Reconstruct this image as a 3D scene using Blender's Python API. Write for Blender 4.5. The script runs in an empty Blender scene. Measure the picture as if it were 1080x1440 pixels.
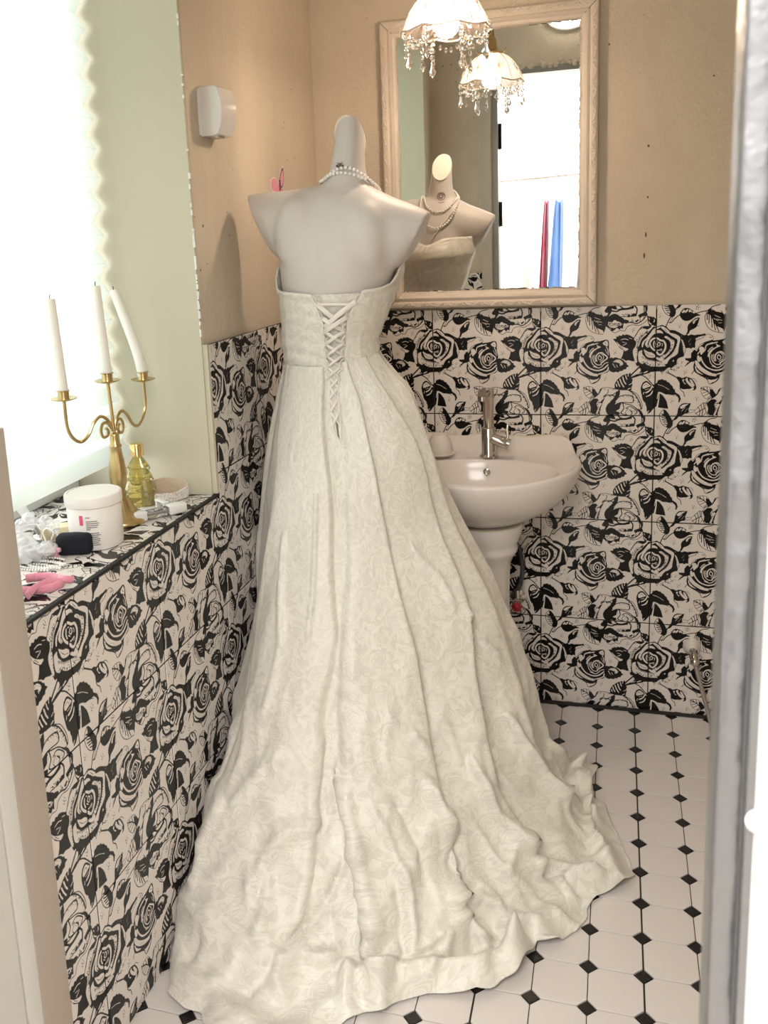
import bpy, bmesh, math, json
import numpy as np
from mathutils import Vector, Matrix, noise

# ------------------------------------------------------------------ camera, light, exposure
scene = bpy.context.scene
C = scene.collection
R = math.radians
PI = math.pi
CAM = (0.4775, -2.6096, 1.3962)
cam_data = bpy.data.cameras.new('camera')
cam = bpy.data.objects.new('camera', cam_data)
C.objects.link(cam)
scene.camera = cam
cam.matrix_world = Matrix.Translation(CAM) @ Matrix.Rotation(0.3020, 4, 'Z') @ Matrix.Rotation(1.3734, 4, 'X') @ Matrix.Rotation(-0.0476, 4, 'Z')
cam_data.sensor_fit = 'VERTICAL'
cam_data.sensor_height = 36.0
cam_data.lens = 36.0 * 1304.1 / 1440
cam_data.shift_x = 84.2 / 1440
cam_data.shift_y = -130.3 / 1440
cam_data.clip_start = 0.02
cam_data.dof.use_dof = True
cam_data.dof.focus_distance = 2.15
cam_data.dof.aperture_fstop = cam_data.lens / 2.4

world = bpy.data.worlds.new('daylight')
scene.world = world
world.use_nodes = True
world.node_tree.nodes['Background'].inputs[0].default_value = (0.86, 0.93, 1.0, 1)
world.node_tree.nodes['Background'].inputs[1].default_value = 1.8

scene.view_settings.view_transform = 'Standard'
scene.view_settings.look = 'None'
scene.view_settings.gamma = 1.0
scene.view_settings.use_curve_mapping = False
scene.view_settings.exposure = 0.40
scene.cycles.use_denoising = True
scene.cycles.max_bounces = 10
scene.cycles.transmission_bounces = 10
scene.cycles.transparent_max_bounces = 16
scene.cycles.caustics_reflective = False
scene.cycles.caustics_refractive = False
scene.cycles.sample_clamp_indirect = 6.0

def light(name, kind, loc, power, color, rot=(0, 0, 0), size=None, size_y=None, radius=None):
    d = bpy.data.lights.new(name, kind)
    d.energy = power; d.color = color
    if kind == 'AREA':
        d.shape = 'RECTANGLE'; d.size = size; d.size_y = size_y
    elif radius is not None:
        d.shadow_soft_size = radius
    o = bpy.data.objects.new(name, d); C.objects.link(o)
    o.location = loc; o.rotation_euler = rot
    return o

# daylight outside the window, shining in through the blind (towards +x)
light('window_daylight', 'AREA', (-1.5, -1.35, 1.65), 31, (0.97, 1.0, 0.97), (0, R(-90), 0), 1.8, 1.6)
# area light added under the ceiling to brighten the room beyond the doorway
light('dressing_room_light', 'AREA', (0.3, -3.5, 2.58), 132, (1.0, 0.965, 0.93), (0, 0, 0), 2.2, 1.6)
# the dressing room's added light, the blind's daylight and the lit bulbs (built with their lamps below) are all the light there is

# ------------------------------------------------------------------ helpers
def setp(o, label=None, cat=None, group=None, kind=None):
    if label: o['label'] = label
    if cat: o['category'] = cat
    if group: o['group'] = group
    if kind: o['kind'] = kind
    return o

class MB:
    def __init__(s): s.v = []; s.f = []; s.m = []; s.uv = None
    def add(s, verts, faces, mat=0):
        b = len(s.v); s.v += [tuple(v) for v in verts]
        s.f += [tuple(i + b for i in f) for f in faces]; s.m += [mat] * len(faces); return s
    def box(s, lo, hi, mat=0, c=0.0):
        x0, y0, z0 = lo; x1, y1, z1 = hi
        if c <= 0:
            return s.add([(x0,y0,z0),(x1,y0,z0),(x1,y1,z0),(x0,y1,z0),(x0,y0,z1),(x1,y0,z1),(x1,y1,z1),(x0,y1,z1)],
                  [(0,3,2,1),(4,5,6,7),(0,1,5,4),(1,2,6,5),(2,3,7,6),(3,0,4,7)], mat)
        bm = bmesh.new()
        bmesh.ops.create_cube(bm, size=1)
        for v in bm.verts: v.co = Vector(((x0+x1)/2 + v.co.x*(x1-x0), (y0+y1)/2 + v.co.y*(y1-y0), (z0+z1)/2 + v.co.z*(z1-z0)))
        bmesh.ops.bevel(bm, geom=bm.edges[:], offset=c, segments=3, profile=0.5, affect='EDGES')
        bm.verts.index_update()
        s.add([v.co[:] for v in bm.verts], [[v.index for v in f.verts] for f in bm.faces], mat); bm.free(); return s
    def loft(s, rings, mat=0, closed=True, cap0=True, cap1=True):
        n = len(rings[0]); b = len(s.v)
        for r in rings: s.v += [tuple(p) for p in r]
        for i in range(len(rings)-1):
            for j in range(n if closed else n-1):
                k = (j+1) % n
                s.f.append((b+i*n+j, b+i*n+k, b+(i+1)*n+k, b+(i+1)*n+j)); s.m.append(mat)
        if cap0: s.f.append(tuple(b+j for j in range(n))[::-1]); s.m.append(mat)
        if cap1: s.f.append(tuple(b+(len(rings)-1)*n+j for j in range(n))); s.m.append(mat)
        return s
    def lathe(s, prof, seg=32, at=(0,0,0), axis='Z', mat=0, sx=1, sy=1, flute=None):
        rings = []
        M = {'Z': lambda a,b,c: (a,b,c), 'X': lambda a,b,c: (c,a,b), 'Y': lambda a,b,c: (a,c,b), '-Y': lambda a,b,c: (a,-c,b)}[axis]
        for q in prof:
            r, h = q[0], q[1]; r = max(r, 1e-5); ring = []
            for j in range(seg):
                t = 2*PI*j/seg; rr = r*(1 + (flute(t, h) if flute else 0))
                p = M(rr*math.cos(t)*sx, rr*math.sin(t)*sy, h)
                ring.append((p[0]+at[0], p[1]+at[1], p[2]+at[2]))
            rings.append(ring)
        return s.loft(rings, mat, True, prof[0][0] > 1e-4, prof[-1][0] > 1e-4)
    def tube(s, pts, r, seg=8, mat=0, flat=1.0, caps=True):
        P = [Vector(p) for p in pts]; n = len(P)
        rr = r if hasattr(r, '__len__') else [r]*n
        up = Vector((0,0,1)); rings = []
        T0 = (P[1]-P[0]).normalized()
        if abs(T0.dot(up)) > .9: up = Vector((1,0,0))
        N = (up - T0*up.dot(T0)).normalized()
        for i in range(n):
            T = (P[min(i+1,n-1)]-P[max(i-1,0)]).normalized()
            N = (N - T*N.dot(T)).normalized(); B = T.cross(N)
            rings.append([P[i] + N*math.cos(2*PI*j/seg)*rr[i] + B*math.sin(2*PI*j/seg)*rr[i]*flat for j in range(seg)])
        return s.loft(rings, mat, True, caps, caps)
    def sphere(s, c, r, seg=12, rings=8, mat=0, sx=1, sy=1, sz=1):
        prof = [(r*math.sin(PI*i/rings), -r*math.cos(PI*i/rings)*sz) for i in range(rings+1)]
        return s.lathe(prof, seg, c, 'Z', mat, sx, sy)
    def mesh(s, name, mats, smooth=True, angle=40):
        me = bpy.data.meshes.new(name); me.from_pydata(s.v, [], s.f); me.update()
        for m in (mats if isinstance(mats, (list, tuple)) else [mats]): me.materials.append(m)
        me.polygons.foreach_set('material_index', s.m)
        bm = bmesh.new(); bm.from_mesh(me); bmesh.ops.remove_doubles(bm, verts=bm.verts, dist=1e-6)
        bmesh.ops.recalc_face_normals(bm, faces=bm.faces); bm.to_mesh(me); bm.free()
        if smooth:
            me.polygons.foreach_set('use_smooth', [True]*len(me.polygons))
            me.set_sharp_from_angle(angle=R(angle))
        return me
    def obj(s, name, mats, parent=None, smooth=True, angle=40, loc=None):
        o = bpy.data.objects.new(name, s.mesh(name, mats, smooth, angle)); C.objects.link(o)
        if parent is not None: o.parent = parent
        if loc is not None: o.location = loc
        return o

def empty(name, loc=(0,0,0), label=None, cat=None, group=None, kind=None, rz=0):
    o = bpy.data.objects.new(name, None); C.objects.link(o); o.location = loc; o.rotation_euler = (0,0,rz)
    o.empty_display_size = .05
    return setp(o, label, cat, group, kind)

def spline(pts, n=8, closed=False):
    P = [Vector(p) for p in pts]; m = len(P); out = []
    for i in range(m if closed else m-1):
        a = P[(i-1) % m] if closed or i > 0 else P[i]; b = P[i]; c = P[(i+1) % m]; d = P[(i+2) % m] if closed or i+2 < m else c
        for k in range(n):
            t = k/n
            out.append(.5*((2*b)+(c-a)*t+(2*a-5*b+4*c-d)*t*t+(3*b-a-3*c+d)*t**3))
    if not closed: out.append(P[-1])
    return out

def apply_mods(o):
    dg = bpy.context.evaluated_depsgraph_get()
    me = bpy.data.meshes.new_from_object(o.evaluated_get(dg)); old = o.data
    o.modifiers.clear(); o.data = me; bpy.data.meshes.remove(old)
    return o

# ------------------------------------------------------------------ materials
def mat(name, color, rough=.5, metal=0, spec=.5, bump=0, bscale=40, vary=0, vscale=4, trans=0, ior=1.45, coat=0, sheen=0, emit=None, estr=0, alpha=1, sss=0):
    m = bpy.data.materials.new(name); m.use_nodes = True
    nt = m.node_tree; b = nt.nodes['Principled BSDF']; I = b.inputs
    I['Base Color'].default_value = (*color, 1); I['Roughness'].default_value = rough; I['Metallic'].default_value = metal
    I['Specular IOR Level'].default_value = spec; I['Transmission Weight'].default_value = trans; I['IOR'].default_value = ior
    I['Coat Weight'].default_value = coat; I['Sheen Weight'].default_value = sheen; I['Alpha'].default_value = alpha
    if sss: I['Subsurface Weight'].default_value = sss; I['Subsurface Radius'].default_value = (.01,.006,.003); I['Subsurface Scale'].default_value = 1
    if emit: I['Emission Color'].default_value = (*emit, 1); I['Emission Strength'].default_value = estr
    tc = nt.nodes.new('ShaderNodeTexCoord')
    if vary:
        n = nt.nodes.new('ShaderNodeTexNoise'); n.inputs['Scale'].default_value = vscale; n.inputs['Detail'].default_value = 5
        nt.links.new(tc.outputs['Object'], n.inputs['Vector'])
        mx = nt.nodes.new('ShaderNodeMix'); mx.data_type = 'RGBA'
        mx.inputs['A'].default_value = (*[c*(1-vary) for c in color], 1); mx.inputs['B'].default_value = (*[min(1, c*(1+vary*.5)) for c in color], 1)
        nt.links.new(n.outputs['Fac'], mx.inputs['Factor']); nt.links.new(mx.outputs['Result'], I['Base Color'])
    if bump:
        n = nt.nodes.new('ShaderNodeTexNoise'); n.inputs['Scale'].default_value = bscale; n.inputs['Detail'].default_value = 4
        nt.links.new(tc.outputs['Object'], n.inputs['Vector'])
        bp = nt.nodes.new('ShaderNodeBump'); bp.inputs['Strength'].default_value = bump; bp.inputs['Distance'].default_value = .01
        nt.links.new(n.outputs['Fac'], bp.inputs['Height']); nt.links.new(bp.outputs['Normal'], I['Normal'])
    return m

def N(nt, typ, **kw):
    n = nt.nodes.new(typ)
    for k_, v in kw.items():
        if k_ in n.inputs: n.inputs[k_].default_value = v
        else: setattr(n, k_, v)
    return n
def ramp(nt, stops):
    r = nt.nodes.new('ShaderNodeValToRGB'); e = r.color_ramp.elements
    while len(e) < len(stops): e.new(.5)
    for el, (p, c) in zip(e, stops): el.position = p; el.color = (*c, 1) if len(c) == 3 else c
    return r

def plaster_mat():
    m = mat('beige_plaster', (.56,.44,.31), .62, spec=.35); nt = m.node_tree; b = nt.nodes['Principled BSDF']; tc = nt.nodes.new('ShaderNodeTexCoord')
    L = nt.links.new
    mp = N(nt,'ShaderNodeMapping'); mp.inputs['Scale'].default_value = (1,1,.45); L(tc.outputs['Object'], mp.inputs['Vector'])
    n1 = N(nt,'ShaderNodeTexNoise',Scale=2.6,Detail=6.0,Roughness=.6); L(mp.outputs['Vector'], n1.inputs['Vector'])
    r1 = ramp(nt, [(.30,(.56,.47,.36)),(.5,(.63,.54,.42)),(.70,(.70,.60,.47))]); L(n1.outputs['Fac'], r1.inputs['Fac'])
    # small pits and dark specks
    v = N(nt,'ShaderNodeTexVoronoi',Scale=34.0); v.feature='F1'; L(tc.outputs['Object'], v.inputs['Vector'])
    n3 = N(nt,'ShaderNodeTexNoise',Scale=3.0,Detail=2.0); L(tc.outputs['Object'], n3.inputs['Vector'])
    lt = N(nt,'ShaderNodeMath',operation='LESS_THAN'); L(v.outputs['Distance'], lt.inputs[0]); 
    th = N(nt,'ShaderNodeMapRange'); th.inputs['From Min'].default_value=.52; th.inputs['From Max'].default_value=.75; th.inputs['To Min'].default_value=0.0; th.inputs['To Max'].default_value=.17
    L(n3.outputs['Fac'], th.inputs['Value']); L(th.outputs['Result'], lt.inputs[1])
    mx = N(nt,'ShaderNodeMix',data_type='RGBA'); mx.inputs['B'].default_value=(.20,.14,.09,1); L(r1.outputs['Color'], mx.inputs['A']); L(lt.outputs[0], mx.inputs['Factor'])
    L(mx.outputs['Result'], b.inputs['Base Color'])
    n2 = N(nt,'ShaderNodeTexNoise',Scale=22.0,Detail=8.0,Roughness=.62); L(tc.outputs['Object'], n2.inputs['Vector'])
    n4 = N(nt,'ShaderNodeTexNoise',Scale=150.0,Detail=2.0); L(tc.outputs['Object'], n4.inputs['Vector'])
    ad = N(nt,'ShaderNodeMath',operation='MULTIPLY_ADD'); ad.inputs[1].default_value=.25; L(n4.outputs['Fac'], ad.inputs[0]); L(n2.outputs['Fac'], ad.inputs[2])
    sb = N(nt,'ShaderNodeMath',operation='SUBTRACT'); L(ad.outputs[0], sb.inputs[0]); L(lt.outputs[0], sb.inputs[1])
    bp = N(nt,'ShaderNodeBump',Strength=.5,Distance=.014); L(sb.outputs[0], bp.inputs['Height']); L(bp.outputs['Normal'], b.inputs['Normal'])
    return m

def raster(shapes, NN, soften=5):
    """paint the printed rose motif (tile units 0..1000, wrapping) into an NN x NN array: 1 = bare glaze, 0 = ink"""
    img = np.ones((NN, NN), np.float32); s = NN/1000.
    def smooth(P, closed):
        n = len(P); out = []
        for i in range(n if closed else n-1):
            a = P[(i-1) % n] if closed or i > 0 else P[i]; b = P[i]; c = P[(i+1) % n]; d = P[(i+2) % n] if closed or i+2 < n else c
            for t in (0., .25, .5, .75):
                out.append(.5*((2*b)+(c-a)*t+(2*a-5*b+4*c-d)*t*t+(3*b-a-3*c+d)*t**3))
        if not closed: out.append(P[-1])
        return np.array(out)
    for kind, col, w, sm, flat in shapes:
        P = np.array(flat, float).reshape(-1, 2)*s
        if sm and len(P) > 2: P = smooth(P, kind == 'P')
        r = w*s*.56 if kind != 'D' else w*s
        x0, y0 = np.floor(P.min(0)-r-2).astype(int); x1, y1 = np.ceil(P.max(0)+r+2).astype(int)
        X, Y = np.meshgrid(np.arange(x0, x1)+.5, np.arange(y0, y1)+.5)
        if kind == 'P':
            ins = np.zeros(X.shape, bool)
            for a, b in zip(P, np.roll(P, -1, 0)):
                if a[1] == b[1]: continue
                c = (a[1] > Y) != (b[1] > Y)
                ins ^= c & (X < (b[0]-a[0])*(Y-a[1])/(b[1]-a[1])+a[0])
            cov = ins.astype(np.float32)
        else:
            d = np.full(X.shape, 1e9)
            if kind == 'D': d = np.hypot(X-P[0,0], Y-P[0,1])
            else:
                for a, b in zip(P[:-1], P[1:]):
                    v = b-a; L = max(v@v, 1e-9); t = np.clip(((X-a[0])*v[0]+(Y-a[1])*v[1])/L, 0, 1)
                    d = np.minimum(d, np.hypot(X-a[0]-t*v[0], Y-a[1]-t*v[1]))
            cov = np.clip(r+.5-d, 0, 1).astype(np.float32)
        iy = np.arange(y0, y1) % NN; ix = np.arange(x0, x1) % NN
        sub = img[np.ix_(iy, ix)]; img[np.ix_(iy, ix)] = sub+(col-sub)*cov
    # engraved, slightly ragged edges: soften the ink a little and re-threshold it against fine grain
    rng = np.random.RandomState(5)
    def blur(a, n):
        for _ in range(n):
            a = (np.roll(a,1,0)+2*a+np.roll(a,-1,0))/4; a = (np.roll(a,1,1)+2*a+np.roll(a,-1,1))/4
        return a
    soft = blur(img, soften)
    g = blur(rng.rand(NN, NN).astype(np.float32), 3); g = (g-g.mean())/g.std()
    e = soft + g*.10*(soften > 1)
    return blur(np.clip((e-.5)*6+.5, 0, 1), 1)

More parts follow.
